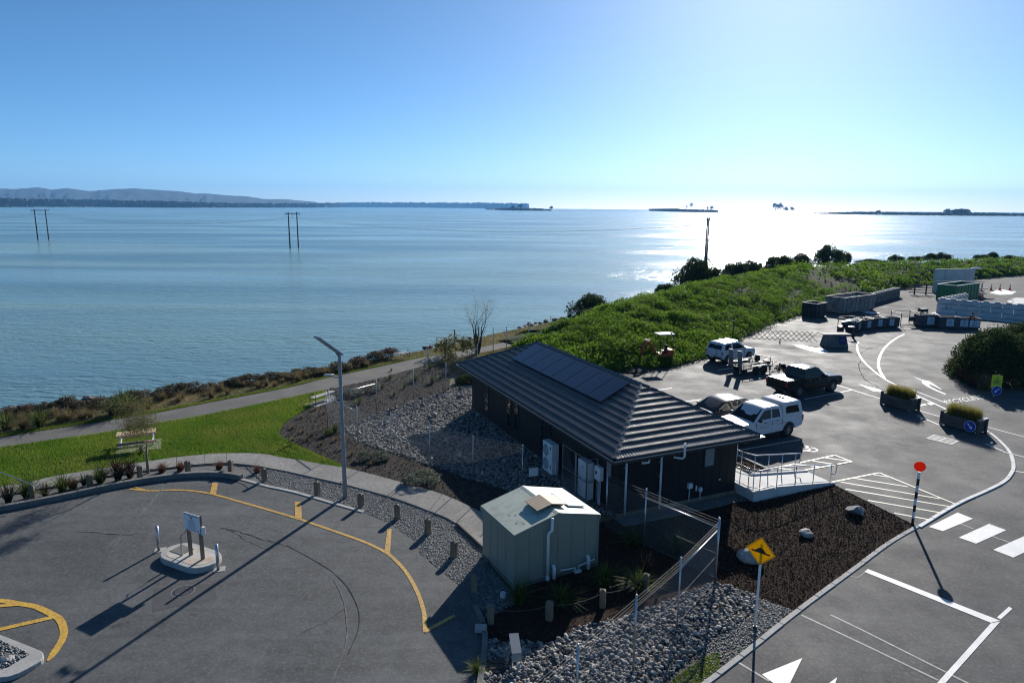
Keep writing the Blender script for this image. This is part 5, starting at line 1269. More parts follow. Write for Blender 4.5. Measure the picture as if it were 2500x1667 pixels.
bp_ = [tuple(wl(x, y)[:2]) for x, y in [(7.99,1.30),(9.75,1.30),(9.75,4.4),(7.99,4.4)]]
struct('entrance_bed', MB().sheet(bp_, 0.03), M_mulch)
P = sample_poly(bp_, 2500, rng); V, F = leaf_quads(np.column_stack([P, rng.uniform(0.03, 0.07, len(P))]), rng.uniform(0.03, 0.09, len(P)), rng, elong=0.35)
o = np_obj('entrance_bark', V, F, M_chip, attr=np.repeat(rng.random(len(P))**3, 4)); tag(o, 'bark chips in the small bed between ramp and parked ute', 'bark', kind='stuff')
bedk = bpy.data.objects.new('entrance_kerb', None); COL.objects.link(bedk); tag(bedk, kind='structure')
for a, b in [((9.82,1.28),(9.82,4.5))]:
    A, B = wl(*a), wl(*b)
    for k in range(3): part('kerb_block', MB().bar(A.lerp(B, k/3+0.003)+Vector((0,0,0.03)), A.lerp(B, (k+1)/3-0.003)+Vector((0,0,0.03)), 0.14, 0.14), M_conc, bedk)
t = thing('entrance_sign', 'tall white panel sign with a grey post in the entrance bed', 'sign', wl(8.85, 3.35), BRZ)
part('panel', MB().box((0,0,1.0), (0.55,0.06,1.7)), M_signw, t); part('post', MB().box((-0.08,-0.12,0.85), (0.11,0.10,1.75)), M_grey, t)

# ------------------------------------------------------------------ shed
SF = Vector((0.13, 20.02, 0)); SBV = Vector((2.92,1.56,0)).normalized(); srz = ang(SBV); SW, SD, SEZ, SRZ = 3.22, 2.34, 1.85, 2.24
shed = thing('shed', 'small grey-green shed with pale gabled roof and small solar panel', 'shed', SF, srz)
m = MB(); hw = SW/2
m.add([(0,0,-0.05),(SW,0,-0.05),(SW,0,SEZ-0.03),(hw,0,SRZ-0.03),(0,0,SEZ-0.03)], [(0,1,2,3,4)]); m.add([(0,SD,-0.05),(SW,SD,-0.05),(SW,SD,SEZ-0.03),(hw,SD,SRZ-0.03),(0,SD,SEZ-0.03)], [(4,3,2,1,0)])
m.add([(0,0,-0.05),(0,SD,-0.05),(0,SD,SEZ-0.03),(0,0,SEZ-0.03)], [(3,2,1,0)]); m.add([(SW,0,-0.05),(SW,SD,-0.05),(SW,SD,SEZ-0.03),(SW,0,SEZ-0.03)], [(0,1,2,3)])
part('wall', m, M_shed, shed)
for x in (0, SW): part('corner_trim', MB().box((x,0,(SEZ-0.05)/2), (0.05,0.05,SEZ+0.02)), M_shed, shed)
sp = math.atan((SRZ-SEZ)/hw); eo = 0.05
def slope_pt(s, y, h=0.0):       # s: 0 left eave, hw ridge, SW right eave
    z = SEZ + (SRZ-SEZ)*(s/hw if s <= hw else (SW-s)/hw); return Vector((s, y, z+h))
def roof_sheet(s0, s1, y0_, y1_, th=0.03, name='roof_sheet', m=M_shedr, h=0.0, parent=None):
    v = [slope_pt(s0,y0_,h),slope_pt(s1,y0_,h),slope_pt(s1,y1_,h),slope_pt(s0,y1_,h)]; b = MB(); up = Vector((0,0,th))
    b.add(v+[q+up for q in v], [(3,2,1,0),(4,5,6,7),(0,1,5,4),(1,2,6,5),(2,3,7,6),(3,0,4,7)]); return part(name, b, m, parent or shed)
roof_sheet(-eo, hw, -0.06, SD/2-0.004); roof_sheet(-eo, hw, SD/2+0.004, SD+0.06); roof_sheet(hw+0.002, SW+eo, -0.06, SD+0.06)
part('ridge_cap', MB().add([slope_pt(hw-0.10,-0.07,0.036),slope_pt(hw,-0.07,0.045),slope_pt(hw+0.10,-0.07,0.036),slope_pt(hw-0.10,SD+0.07,0.036),slope_pt(hw,SD+0.07,0.045),slope_pt(hw+0.10,SD+0.07,0.036)], [(0,1,4,3),(1,2,5,4)]), M_shedr, shed)
for k in range(1, 6): part('panel_joint', MB().box((k*SW/6,-0.003,0.92), (0.008,0.010,1.80)), mat('shed_joint', (0.13,0.16,0.14), 0.6), shed)
for k in range(1, 4): part('panel_joint', MB().box((-0.003,k*SD/4,0.90), (0.010,0.008,1.76)), mat('shed_joint', (0.13,0.16,0.14), 0.6), shed)
part('base_trim', MB().box((SW/2,-0.012,0.03), (SW+0.02,0.03,0.12)), mat('splashed_trim', (0.10,0.105,0.09), 0.8, (0.16,0.17,0.15), 4), shed); part('base_trim', MB().box((-0.012,SD/2,0.03), (0.03,SD+0.02,0.12)), mat('splashed_trim', (0.1,0.1,0.1)), shed)
part('fascia', MB().box((-eo,SD/2,SEZ-0.085), (0.03,SD+0.1,0.13)), M_shed, shed); part('fascia', MB().box((SW+eo,SD/2,SEZ-0.085), (0.03,SD+0.1,0.13)), M_shed, shed)
# ribbed tan vent cover straddling the ridge, rib by rib
vc = part('vent_frame', MB().box((hw,0.86,SRZ+0.005), (0.9,0.86,0.06)), M_timber, shed)
for k in range(6):
    yk = 0.46+k*0.145
    for s in (-1, 1):
        a = Vector((hw, yk, SRZ+0.15)); b = Vector((hw+s*0.56, yk, SRZ+0.15-0.56*math.tan(sp)*0.95)); part('vent_rib', MB().bar(a, b, 0.132, 0.035), M_tan, vc)
# small solar panel on the right slope
for k, (ya_, yb_) in enumerate(((0.48,1.06),(1.07,1.65))):
    roof_sheet(2.32, 2.98, ya_, yb_, 0.035, 'solar_panel', M_wpaint, 0.06); roof_sheet(2.345, 2.955, ya_+0.025, yb_-0.025, 0.006, 'solar_glass', M_pvcell, 0.096)
part('stack_pipe', MB().tube([(1.20,-0.08,0.02),(1.20,-0.08,1.62),(1.22,-0.12,1.70),(1.30,-0.14,1.76),(1.31,-0.14,2.18)], 0.052, 10), M_pvc, shed, smooth=True); part('pipe_socket', MB().cyl((1.20,-0.08,0.0), (1.20,-0.08,0.16), 0.065, n=10), M_pvc, shed)
part('air_vent', MB().tube([(1.42,-0.02,0.42),(1.42,-0.08,0.46),(1.42,-0.13,0.40),(1.42,-0.13,0.02)], 0.06, 10), M_pvc, shed, smooth=True); part('air_vent', MB().tube([(2.78,-0.02,0.42),(2.78,-0.08,0.46),(2.78,-0.13,0.40),(2.78,-0.13,0.02)], 0.06, 10), M_pvc, shed, smooth=True)
part('waste_pipe', MB().tube([(1.72,-0.03,0.22),(1.72,-0.08,0.22),(2.28,-0.08,0.16),(2.29,-0.08,0.06)], 0.025, 8), M_pvc, shed, smooth=True); part('waste_pipe', MB().tube([(2.42,-0.08,0.06),(2.42,-0.08,0.20),(3.05,-0.08,0.28),(3.06,-0.02,0.28)], 0.025, 8), M_pvc, shed, smooth=True); part('gully', MB().box((2.36,-0.10,0.03), (0.26,0.16,0.05)), M_pvc, shed)
for x, y in [(0.35,0.5),(0.55,0.95),(0.8,0.7),(0.4,1.1),(0.5,0.3),(1.0,0.25)]: part('roof_screw', MB().cyl(slope_pt(x,y,0.03), slope_pt(x,y,0.045), 0.022, n=6), M_grey, shed)
# timber edge and step of the footpath beside the shed
kerb = MB(); A, B = W(1114, 1280), W(1192, 1352); kerb.bar(A+Vector((0,0,0.03)), B+Vector((0,0,0.03)), 0.05, 0.16); solo('timber_edging', kerb, M_timberd, 'timber edging board along the footpath beside the shed', 'edging')
p = W(1180, 1378); solo('marker_block', MB().box((0,0,0.08), (0.24,0.14,0.16)), M_concd, 'small pale concrete block in the gravel left of the shed', 'block', (p.x, p.y, -0.03), 0.5)
p = W(1228, 1455); solo('pipe_stub', MB().cyl((0,0,0), (0,0,0.16), 0.09, n=12), M_pvc, 'short grey drain pipe cap at the shed corner', 'pipe', (p.x, p.y, -0.03))
# ------------------------------------------------------------------ fences
def chainlink(name, label, pts, H, top_rails, wires=3, mesh=True, r=0.028, ztop_extra=0.32, mesh_r=0.0022, pitch=0.075, group=None, mid=True):
    t = thing(name, label, 'fence', (pts[0].x, pts[0].y, 0), 0, group); o = pts[0]; P = [Vector((p.x-o.x, p.y-o.y, 0)) for p in pts]
    for p in P:
        q = part('post', MB().cyl(p+Vector((0,0,-0.05)), p+Vector((0,0,H+ztop_extra)), r, n=10), M_galv, t, smooth=True); part('post_cap', MB().sphere(p+Vector((0,0,H+ztop_extra)), r*1.25, 8, 6), M_galv, q)
    for i in range(len(P)-1):
        a, b = P[i], P[i+1]
        if i in top_rails: part('top_rail', MB().cyl(a+Vector((0,0,H-0.02)), b+Vector((0,0,H-0.02)), 0.022, n=8), M_galv, t, smooth=True)
        else: part('top_wire', MB().cyl(a+Vector((0,0,H-0.02)), b+Vector((0,0,H-0.02)), 0.0035, n=4), M_wire, t)
        if mid: part('tension_wire', MB().cyl(a+Vector((0,0,H*0.5)), b+Vector((0,0,H*0.5)), 0.004, n=4), M_wire, t); part('tension_wire', MB().cyl(a+Vector((0,0,0.08)), b+Vector((0,0,0.08)), 0.004, n=4), M_wire, t)
        for k in range(wires): part('barbed_wire', MB().cyl(a+Vector((0,0,H+0.05+0.10*k)), b+Vector((0,0,H+0.05+0.10*k)), 0.0032, n=4), M_wire, t)
        if mesh:
            d = b-a; L = d.length; u = d/L; m = MB(); hz = H-0.08; nk = int((L+hz)/pitch)
            for k in range(nk):
                for s in (1, -1):
                    s0 = -hz+k*pitch if s == 1 else k*pitch; s1 = s0+s*hz
                    lo, hi = 0.0, 1.0
                    # clip the wire to the panel
                    t0 = max(0, ((0-s0)/(s1-s0)) if s == 1 else ((L-s0)/(s1-s0))); t1 = min(1, ((L-s0)/(s1-s0)) if s == 1 else ((0-s0)/(s1-s0)))
                    if t1-t0 < 0.02: continue
                    pa = a+u*(s0+(s1-s0)*t0)+Vector((0,0,0.06+hz*t0)); pb = a+u*(s0+(s1-s0)*t1)+Vector((0,0,0.06+hz*t1)); m.cyl(pa, pb, mesh_r, n=3, caps=False)
            part('chain_link', m, M_wire, t)
    return t
roadf = [W(1410,1790), W(1545.7,1635.8), W(1652.8,1528.6), W(1746.9,1418)]; roadf[0] = roadf[1]+(roadf[1]-roadf[2])*1.05
roadf = [roadf[1]+(roadf[1]-roadf[2])*2.1, roadf[0]] + roadf[1:]
chainlink('chain_link_fence', 'chain link fence with barbed wire running beside the roadside stones', roadf, 1.86, [3])
side = [roadf[-1]+Vector((0.05,0.05,0)), W(1571.8,1331.8), W(1571.8,1331.8)+(W(1571.8,1331.8)-roadf[-1])*0.62]
chainlink('chain_link_fence', 'chain link fence returning from the corner post to the building', [side[0]+(side[1]-side[0])*0.02, side[1], side[2]], 1.86, [0])
chainlink('chain_link_fence', 'chain link fence along the bed between footpath and stones', [W(800,1041), W(874,1083), W(956,1100), W(1050,1133), W(1155,1169), W(1275,1196)], 1.75, [0], pitch=0.11, mesh_r=0.0018, ztop_extra=0.28, r=0.021)
chainlink('chain_link_fence', 'chain link fence along the back of the bed towards the walkway', [W(800,1041)+Vector((0.1,0.15,0)), W(920,1005), W(1010.4,975.6), W(1089,957.7), W(1166,905)], 1.75, [0], pitch=0.11, mesh_r=0.0018, ztop_extra=0.28, r=0.021)
chainlink('wire_fence', 'tall wire fence of dark posts along the walkway behind the building', [W(1204,858), W(1237,855), W(1291,842), W(1344,824), W(1395,806), W(1470,790)], 1.75, [], wires=2, mesh=False, r=0.035)
p0 = W(1109.7, 838); t = solo('shore_post', MB().cyl((0,0,-0.3), (0,0,1.25), 0.05, n=8), M_timberd, 'lone dark post on the rocks left of the bare tree', 'post', (p0.x, p0.y, 0))

# ------------------------------------------------------------------ bollards with rope
bol_src = MB(); bol_src.box((0,0,0.26), (0.19,0.19,0.62)); bol_src.add([(-.095,-.095,.57),(.095,-.095,.57),(.095,.095,.57),(-.095,.095,.57),(0.0,0,.63)], [(0,1,4),(1,2,4),(2,3,4),(3,0,4)])
bol_px = [(80,1216),(220,1189),(342,1166),(459,1153),(563,1152),(646,1173),(793,1211),(881,1236),(970,1264),(1044,1301),(1107,1357),(1158,1441)]
bol_lab = ['first timber bollard from the left, among green flax', 'second timber bollard from the left, in front of a flax', 'third timber bollard, just left of the slender tree', 'fourth timber bollard, right of the slender tree', 'fifth timber bollard, at the top of the kerb curve', 'sixth timber bollard, left of the street lamp', 'seventh timber bollard, first left of the lamp base', 'eighth timber bollard, first right of the lamp base', 'ninth timber bollard, in the middle of the gravel', 'tenth timber bollard in the gravel strip', 'eleventh timber bollard, left of the shed', 'twelfth timber bollard, at the corner of the turning circle']
bol_px2 = [(1198,1518),(1341,1510),(1471,1479),(1575,1440)]
bol_lab2 = ['timber bollard in the shade nearest the kerb end', 'second shaded timber bollard below the shed', 'third shaded timber bollard with a sunlit top', 'shaded timber bollard close to the chain link fence']
src = None; bpos = []
bol_px[6] = (775,1206)
for (x, y), lab in list(zip(bol_px, bol_lab)) + list(zip(bol_px2, bol_lab2)):
    p = W(x, y); bpos.append(p)
    if src is None: src = solo('timber_bollard', bol_src, M_timber, lab, 'bollard', (p.x, p.y, -0.03), 0.3, 'timber bollards round the turning circle', bevel=0.012)
    else:
        o = inst(src, 'timber_bollard', None, (p.x, p.y, -0.03), (random.uniform(-.04,.04), random.uniform(-.04,.04), random.uniform(0,1.5))); tag(o, lab, 'bollard', 'timber bollards round the turning circle')
        bv = o.modifiers.new('bevel', 'BEVEL'); bv.width = 0.012
def rope(a, b, lab):
    P = [a.lerp(b, k/10)+Vector((0,0,0.44-4*0.13*(k/10)*(1-k/10))) for k in range(11)]; solo('rope', MB().tube(P, 0.012, 6), M_timberd, lab, 'rope', group='ropes slung between the bollards')
for i in (1,2,3,4): rope(bpos[i], bpos[i+1], 'sagging rope between the %s and %s timber bollards' % (ORD[i], ORD[i+1]))
for i, lab in zip((12,13,14), ('left', 'middle', 'right')): rope(bpos[i], bpos[i+1], lab+' one of the ropes slung between the shaded bollards')

# ------------------------------------------------------------------ street lamp
p = W(843, 1213); lamp = thing('street_lamp', 'tall grey solar street lamp beside the footpath', 'street lamp', (p.x, p.y, -0.03))
HL = 6.15
part('pole', MB().tube([(0,0,0),(0,0,2.2),(0,0,4.0),(0,0,HL)], [0.095,0.082,0.070,0.055], 12), M_grey, lamp, smooth=True)
part('sleeve', MB().cyl((0,0,4.9), (0,0,HL+0.02), 0.072, n=12), M_grey, lamp)
part('bracket', MB().bar((0,0,HL-0.1), (-0.10,-0.08,HL+0.10), 0.07), M_grey, lamp)
m = MB(); m.box((-0.32,0.30,HL+0.42), (1.35,0.06,0.72), rz=rad(-38)); 
sol = MB(); d = Vector((-0.58,-0.51,0.64)).normalized(); q = Vector((-0.66,0.75,0.0)).normalized(); nrm = d.cross(q).normalized()
c = Vector((-0.34,-0.28,HL+0.42)); v = []
for th in (-0.03, 0.03):
    for a, b in ((-0.62,-0.28),(0.62,-0.28),(0.62,0.28),(-0.62,0.28)): v.append(c+d*a+q*b+nrm*th)
sol.add(v, [(3,2,1,0),(4,5,6,7),(0,1,5,4),(1,2,6,5),(2,3,7,6),(3,0,4,7)]); pn = part('solar_panel', sol, M_grey, lamp)
g = MB(); g.add([c+d*a+q*b-nrm*0.034*(1 if nrm.z < 0 else -1) for a, b in ((-0.59,-0.25),(0.59,-0.25),(0.59,0.25),(-0.59,0.25))], [(0,1,2,3)]); part('solar_glass', g, M_lampg, pn)
part('light_arm', MB().bar((0,0,HL-0.95), (-0.30,0.12,HL-0.93), 0.06), M_grey, lamp); part('light_head', MB().box((-0.52,0.2,HL-0.90), (0.42,0.20,0.07), rz=rad(-22), ry=rad(-6)), M_grey, lamp, bevel=0.015)

# ------------------------------------------------------------------ sign island in the turning circle
iu = Vector((0.89,-0.46,0)).normalized(); ic = (W(388,1345)+W(533,1392))/2 + Vector((0.10,0.02,0)); irz = ang(iu)
isl = thing('sign_island', 'rounded concrete kerb island in the middle of the turning circle', 'traffic island', (ic.x, ic.y, 0), irz)
def stadium(L, Wd, n=10):
    r = Wd/2; P = []
    for k in range(n+1): a = -PI/2+PI*k/n; P.append((L/2-r+math.cos(a)*r, math.sin(a)*r))
    for k in range(n+1): a = PI/2+PI*k/n; P.append((-L/2+r+math.cos(a)*r, math.sin(a)*r))
    return P
part('kerb', MB().prism(stadium(2.35,1.25), -0.02, 0.20), M_conc, isl, bevel=0.06, seg=2); part('infill', MB().prism(stadium(1.95,0.88), 0.18, 0.207), mat('island_concrete', (0.45,0.42,0.37), 0.85, (0.55,0.52,0.47), 1.5, c3=(0.36,0.22,0.10), s3=2.2, f3=0.15), isl)
part('pit_cover', MB().box((-0.55,0.08,0.214), (0.62,0.50,0.016)), M_concd, isl)
part('pipe_stub', MB().cyl((-0.22,-0.16,0.2), (-0.22,-0.16,0.62), 0.035, n=8), M_galv, isl); part('hose', MB().tube([(-0.22,-0.16,0.62),(-0.16,-0.2,0.72),(-0.2,-0.16,0.95),(-0.05,-0.1,1.05),(0.0,-0.07,1.2)], 0.012, 6), M_black, isl)
sg = thing('information_sign', 'white information board on two timber posts on the island', 'sign', (ic.x, ic.y, 0.2), irz)
for x in (0.02, 0.62): part('post', MB().box((x,0,0.76), (0.095,0.095,1.64)), M_timber, sg)
bd = part('board', MB().box((0.30,-0.064,1.29), (0.78,0.02,0.62)), M_signw, sg)
def bars(parent, y, rows, m, name='print', dz=0.0):
    for (x, z, w, h) in rows: part(name, MB().box((x, y, z+dz), (w, 0.003, h)), m, parent)
bars(bd, -0.0762, [(0.33,1.275,0.50,0.022),(0.0,1.29,0.08,0.03),(0.62,1.262,0.04,0.02),(0.26,1.20,0.05,0.05),(0.33,1.185,0.05,0.05),(0.34,1.13,0.035,0.05),(0.30,1.075,0.30,0.014),(0.26,0.76,0.50,0.014),(0.60,0.765,0.05,0.05)], M_dark, dz=0.27)
bars(bd, -0.0762, [(0.30,1.035-0.032*k,0.34+0.12*((k*7) % 3)/3,0.009) for k in range(8)], M_grey, dz=0.27)
part('meter_box', MB().box((0.72,0.03,1.05), (0.10,0.12,0.30)), M_wpaint, sg, bevel=0.02)
for (x, y, lab) in [(388,1344,'galvanised steel bollard at the left end of the sign island'), (533,1391,'galvanised steel bollard at the right end of the sign island')]:
    p = W(x, y); t = thing('steel_bollard', lab, 'bollard', (p.x, p.y, 0), 0.3, 'steel bollards guarding the sign island')
    part('footing', MB().box((0.03,0.03,0.005), (0.36,0.34,0.02)), M_conc, t); part('tube', MB().cyl((0,0,0.0), (0,0,0.93), 0.05, n=12), M_galv, t, smooth=True); part('cap', MB().sphere((0,0,0.93), 0.05, 10, 6, (1,1,0.4)), M_galv, t)
p = W(447, 1443); mhole = thing('manhole_cover', 'round patterned manhole cover in the turning circle asphalt', 'manhole', (p.x, p.y, 0))
part('rim', MB().cyl((0,0,0.001), (0,0,0.010), 0.36, n=28), M_concd, mhole); part('lid', MB().cyl((0,0,0.005), (0,0,0.014), 0.31, n=28), M_dark, mhole)
for k in range(-4, 5):
    for j in range(-4, 5):
        if k*k+j*j < 17: part('stud', MB().box((k*0.062, j*0.062, 0.0165), (0.036,0.036,0.005)), M_concd, mhole)
# kerbed island at the lower left
oi = [(-60,1533),(0,1557),(88,1592),(104,1601),(107,1609),(101,1622),(47,1653),(16,1663),(-60,1670)]; ii = [(-60,1548),(0,1571),(47,1593),(74,1607),(16,1640),(-60,1646)]
ki = thing('corner_island', 'kerbed gravel island cut by the lower left picture edge', 'traffic island', (-16.2,16.6,0))
part('kerb', MB().prism([W2(*p) for p in smooth_px(oi[:-1], 3)+[oi[-1]]], -0.02, 0.13), M_conc, ki, world=True, bevel=0.03)
gp = [W2(x, y) for x, y in ii]; part('gravel', MB().sheet(gp, 0.136), M_grav, ki, world=True)
rngk = np.random.default_rng(2); P = sample_poly(gp, 900, rngk); o = stone_mass('pebbles', P-np.array([-16.2,16.6]), rngk.uniform(0.02, 0.05, len(P)), 0.135, rngk, M_pebble, ki)
# leaning white stick at the left edge
a, b = W(0, 1152, 1.15), W(95, 1183, 0.75); b = Vector((b.x, b.y, 0.62))
solo('barrier_pole', MB().tube([a+(a-b)*0.6, b], 0.02, 6), M_galv, 'pale metal bar slanting in from the left edge over the flax', 'bar')
# ------------------------------------------------------------------ benches, marker posts
p = (W(281.7,1101)+W(362,1091))/2 + Vector((0.1,0.35,0)); t = thing('picnic_table', 'slatted picnic table with white legs on a pad in the lawn', 'picnic table', (p.x, p.y, -0.02), rad(26))
part('pad', MB().box((0.05,0.1,0.0), (2.0,1.7,0.05)), M_conc, t)
for k in range(4): part('table_slat', MB().box((0,-0.27+0.18*k,0.78), (1.75,0.155,0.04)), M_slat, t)
for s in (-1, 1):
    part('leg', MB().box((s*0.72,0,0.38), (0.06,0.10,0.74)), M_wpaint, t); part('leg_arm', MB().box((s*0.72,0,0.72), (0.06,0.66,0.06)), M_wpaint, t); part('leg_arm', MB().box((s*0.72,0,0.38), (0.07,1.3,0.06)), M_wpaint, t)
for s in (-1, 1):
    for k in range(2): part('seat_slat', MB().box((0,s*(0.58+0.13*k),0.43), (1.75,0.115,0.04)), M_slatr, t)
def bench(name, label, loc, rz, slat, L=1.5, pad=None):
    t = thing(name, label, 'bench', loc, rz)
    if pad: part('pad', MB().box((0,0,0.0), pad), M_slatg, t)
    for k in range(3): part('seat_slat', MB().box((0,-0.14+0.14*k,0.44), (L,0.12,0.04)), slat, t)
    for s in (-1, 1):
        x = s*(L/2-0.05)
        part('arm', MB().tube([(x,-0.22,0),(x,-0.26,0.25),(x,-0.22,0.46),(x,-0.24,0.60),(x,-0.12,0.68),(x,0.10,0.68),(x,0.22,0.60),(x,0.20,0.46),(x,0.25,0.25),(x,0.22,0)], 0.022, 6), M_black, t, smooth=True); part('leg_bar', MB().bar((x,-0.22,0.41), (x,0.22,0.41), 0.03), M_black, t)
    return t
p = W(965, 874); bench('shore_bench', 'grey slatted bench with curled black iron ends beside the water', (p.x, p.y, GZ), rad(24), M_slatg, 2.3)
p = W(786, 982); bench('slatted_bench', 'pale slatted bench with hooped black arms at the bed corner', (p.x, p.y+0.3, -0.02), rad(62), M_slatg, 1.9, (2.4,1.1,0.05))
for x, y, h, lab in [(1044.5,873,1.05,'white walkway marker post with red bands'), (1086.5,873,0.85,'grey walkway marker post half hidden by olive shrub')]:
    p = W(x, y); t = thing('marker_post', lab, 'marker post', (p.x, p.y, GZ)); part('shaft', MB().cyl((0,0,0), (0,0,h), 0.075, n=12), M_wpaint if h > 1 else M_concd, t, smooth=True)
    for z in (h-0.10, h-0.26): part('band', MB().cyl((0,0,z-0.05), (0,0,z+0.05), 0.078, n=12), M_red if h > 1 else M_black, t)

# ------------------------------------------------------------------ road signs
p = W(2228, 1278); t = thing('crossing_beacon', 'black and white banded crossing post with orange disc on top', 'beacon pole', (p.x, p.y, -0.02), rad(-28))
for k in range(8): part('band', MB().cyl((0,0,0.27*k), (0,0,0.27*(k+1)), 0.052, n=14), M_black if k % 2 == 0 else M_wpaint, t, smooth=False)
part('disc', MB().disc((0,0,2.38), (0,1,0), 0.20, 0.03, 28), M_orange, t)
p = W(1843, 1533); t = thing('speed_hump_sign', 'yellow diamond speed hump sign on a white pole', 'road sign', (p.x, p.y, -0.02), rad(-43))
part('pole', MB().cyl((0,0,0), (0,0,2.70), 0.036, n=12), M_wpaint, t, smooth=True); part('collar', MB().cyl((0,0,0), (0,0,0.10), 0.06, n=12), M_dark, t)
hs = 0.43; zc = 2.47
pl = part('plate', MB().add([(0,-0.045,zc-hs),(hs,-0.045,zc),(0,-0.045,zc+hs),(-hs,-0.045,zc),(0,-0.041,zc-hs),(hs,-0.041,zc),(0,-0.041,zc+hs),(-hs,-0.041,zc)], [(0,1,2,3),(7,6,5,4),(0,4,5,1),(1,5,6,2),(2,6,7,3),(3,7,4,0)]), M_signy, t)
m = MB(); q = hs*0.93
for k in range(4):
    a = [(0,zc-q),(q,zc),(0,zc+q),(-q,zc)][k]; b = [(q,zc),(0,zc+q),(-q,zc),(0,zc-q)][k]; m.bar((a[0],-0.048,a[1]), (b[0],-0.048,b[1]), 0.002, 0.012)
part('border', m, M_black, pl)
m = MB(); hp = [(-0.27,-0.055),(-0.27,-0.005),(-0.16,-0.005)] + [(-0.16+0.32*k/10, -0.005+0.115*math.sin(PI*k/10)) for k in range(1, 10)] + [(0.16,-0.005),(0.27,-0.005),(0.27,-0.055)]
tri = tessellate_polygon([[Vector((x, z, 0)) for x, z in hp]]); m.add([(x, -0.0475, zc+z) for x, z in hp], [tuple(f) for f in tri]); part('hump_symbol', m, M_black, pl)
def keep_disc(parent, c, r, arrow_dir, name='disc'):
    d = part(name, MB().disc(c, (0,1,0), r, 0.02, 32), M_signw, parent); b = part('blue_face', MB().disc((c[0],c[1]-0.012,c[2]), (0,1,0), r*0.93, 0.006, 32), M_signb, d)
    m = MB(); u = Vector((math.cos(arrow_dir),0,math.sin(arrow_dir))); n_ = Vector((-u.z,0,u.x)); C_ = Vector((c[0],c[1]-0.0165,c[2]))
    m.add([C_-u*r*0.62-n_*r*0.10, C_+u*r*0.18-n_*r*0.10, C_+u*r*0.18-n_*r*0.34, C_+u*r*0.66, C_+u*r*0.18+n_*r*0.34, C_+u*r*0.18+n_*r*0.10, C_-u*r*0.62+n_*r*0.10], [(0,1,5,6),(2,3,4),(1,5,4,2)][:2]); part('arrow', m, M_signw, b if False else d)
p = W(2426, 969); t = thing('recycling_sign', 'lime recycling sign above a blue keep left disc by the shrub', 'road sign', (p.x, p.y, 0), rad(-6))
part('post', MB().cyl((0,0,0), (0,0,1.45), 0.04, n=10), M_galv, t); pb = part('lime_board', MB().box((0.03,-0.05,1.05), (0.66,0.02,0.86)), M_signyg, t)
m = MB()
for k in range(3):
    a = rad(90+120*k); b = rad(90+120*(k+1)); m.bar((0.03+0.11*math.cos(a)+0.0,-0.062,1.27+0.11*math.sin(a)), (0.03+0.11*math.cos(a)*0.25+0.11*math.cos(b)*0.75,-0.062,1.27+0.11*math.sin(a)*0.25+0.11*math.sin(b)*0.75), 0.002, 0.03)
part('recycling_symbol', m, M_dark, pb); bars(pb, -0.0615, [(0.04,1.10,0.46,0.04),(0.03,1.02,0.20,0.035),(0.03,0.94,0.46,0.045)], M_dark)
keep_disc(t, (0.08,-0.085,0.47), 0.31, rad(225))
# planters
def planter(label, a, b, back, h, disc=False):
    A, B = W(*a), W(*b); d = B-A; L = d.length; rz = ang(d); nn = Vector((-d.y, d.x, 0)).normalized(); Wd = 0.85
    c = (A+B)/2 + nn*Wd/2; t = thing('planter', label, 'planter', (c.x, c.y, 0), rz, 'timber planters dividing the lanes')
    for k in range(3):
        z = 0.17+k*0.215
        for s in (-1, 1): part('side_board', MB().box((0, s*(Wd/2-0.03), z), (L-0.14, 0.06, 0.205)), M_timberd, t)
        for s in (-1, 1): part('end_board', MB().box((s*(L/2-0.13), 0, z), (0.06, Wd-0.14, 0.205)), M_timberd, t)
    for s in (-1, 1):
        for r in (-1, 1): part('corner_post', MB().box((s*(L/2-0.05), r*(Wd/2-0.06), 0.40), (0.12, 0.14, 0.80)), M_timberd, t)
        part('corner_cap', MB().box((s*(L/2-0.05), 0, 0.82), (0.14, Wd+0.04, 0.04)), M_galv if s > 0 else M_timberd, t)
    part('reflector', MB().box((-L/2+0.1,-Wd/2-0.01,0.08), (0.04,0.02,0.08)), M_wpaint, t); part('reflector', MB().box((L/2-0.15,-Wd/2-0.01,0.08), (0.04,0.02,0.08)), M_wpaint, t)
    part('soil', MB().box((0,0,0.60), (L-0.3,Wd-0.13,0.04)), M_soil, t)
    r = np.random.default_rng(int(L*100)); nb2 = 2600
    C = np.column_stack([r.uniform(-L/2+0.22, L/2-0.22, nb2), r.uniform(-Wd/2+0.14, Wd/2-0.14, nb2), np.full(nb2, 0.6)])
    V, F, k = blade_arrays(C, 0.78, 0.32, 0.014, r, 0.3, 2); g = np_obj('rushes', V, F, L_rest, attr=np.repeat(r.random(nb2)**1.5, k)); g.parent = t
    if disc: keep_disc(t, (L/2-0.42,-Wd/2-0.10,0.40), 0.31, rad(-45), 'keep_left_disc')
planter('weathered timber planter of yellow rushes, the farther of the two', (2148,986), (2224,1007), None, 0.8)
planter('weathered timber planter of yellow rushes with a blue arrow disc', (2293,1036), (2388,1062), None, 0.8, True)
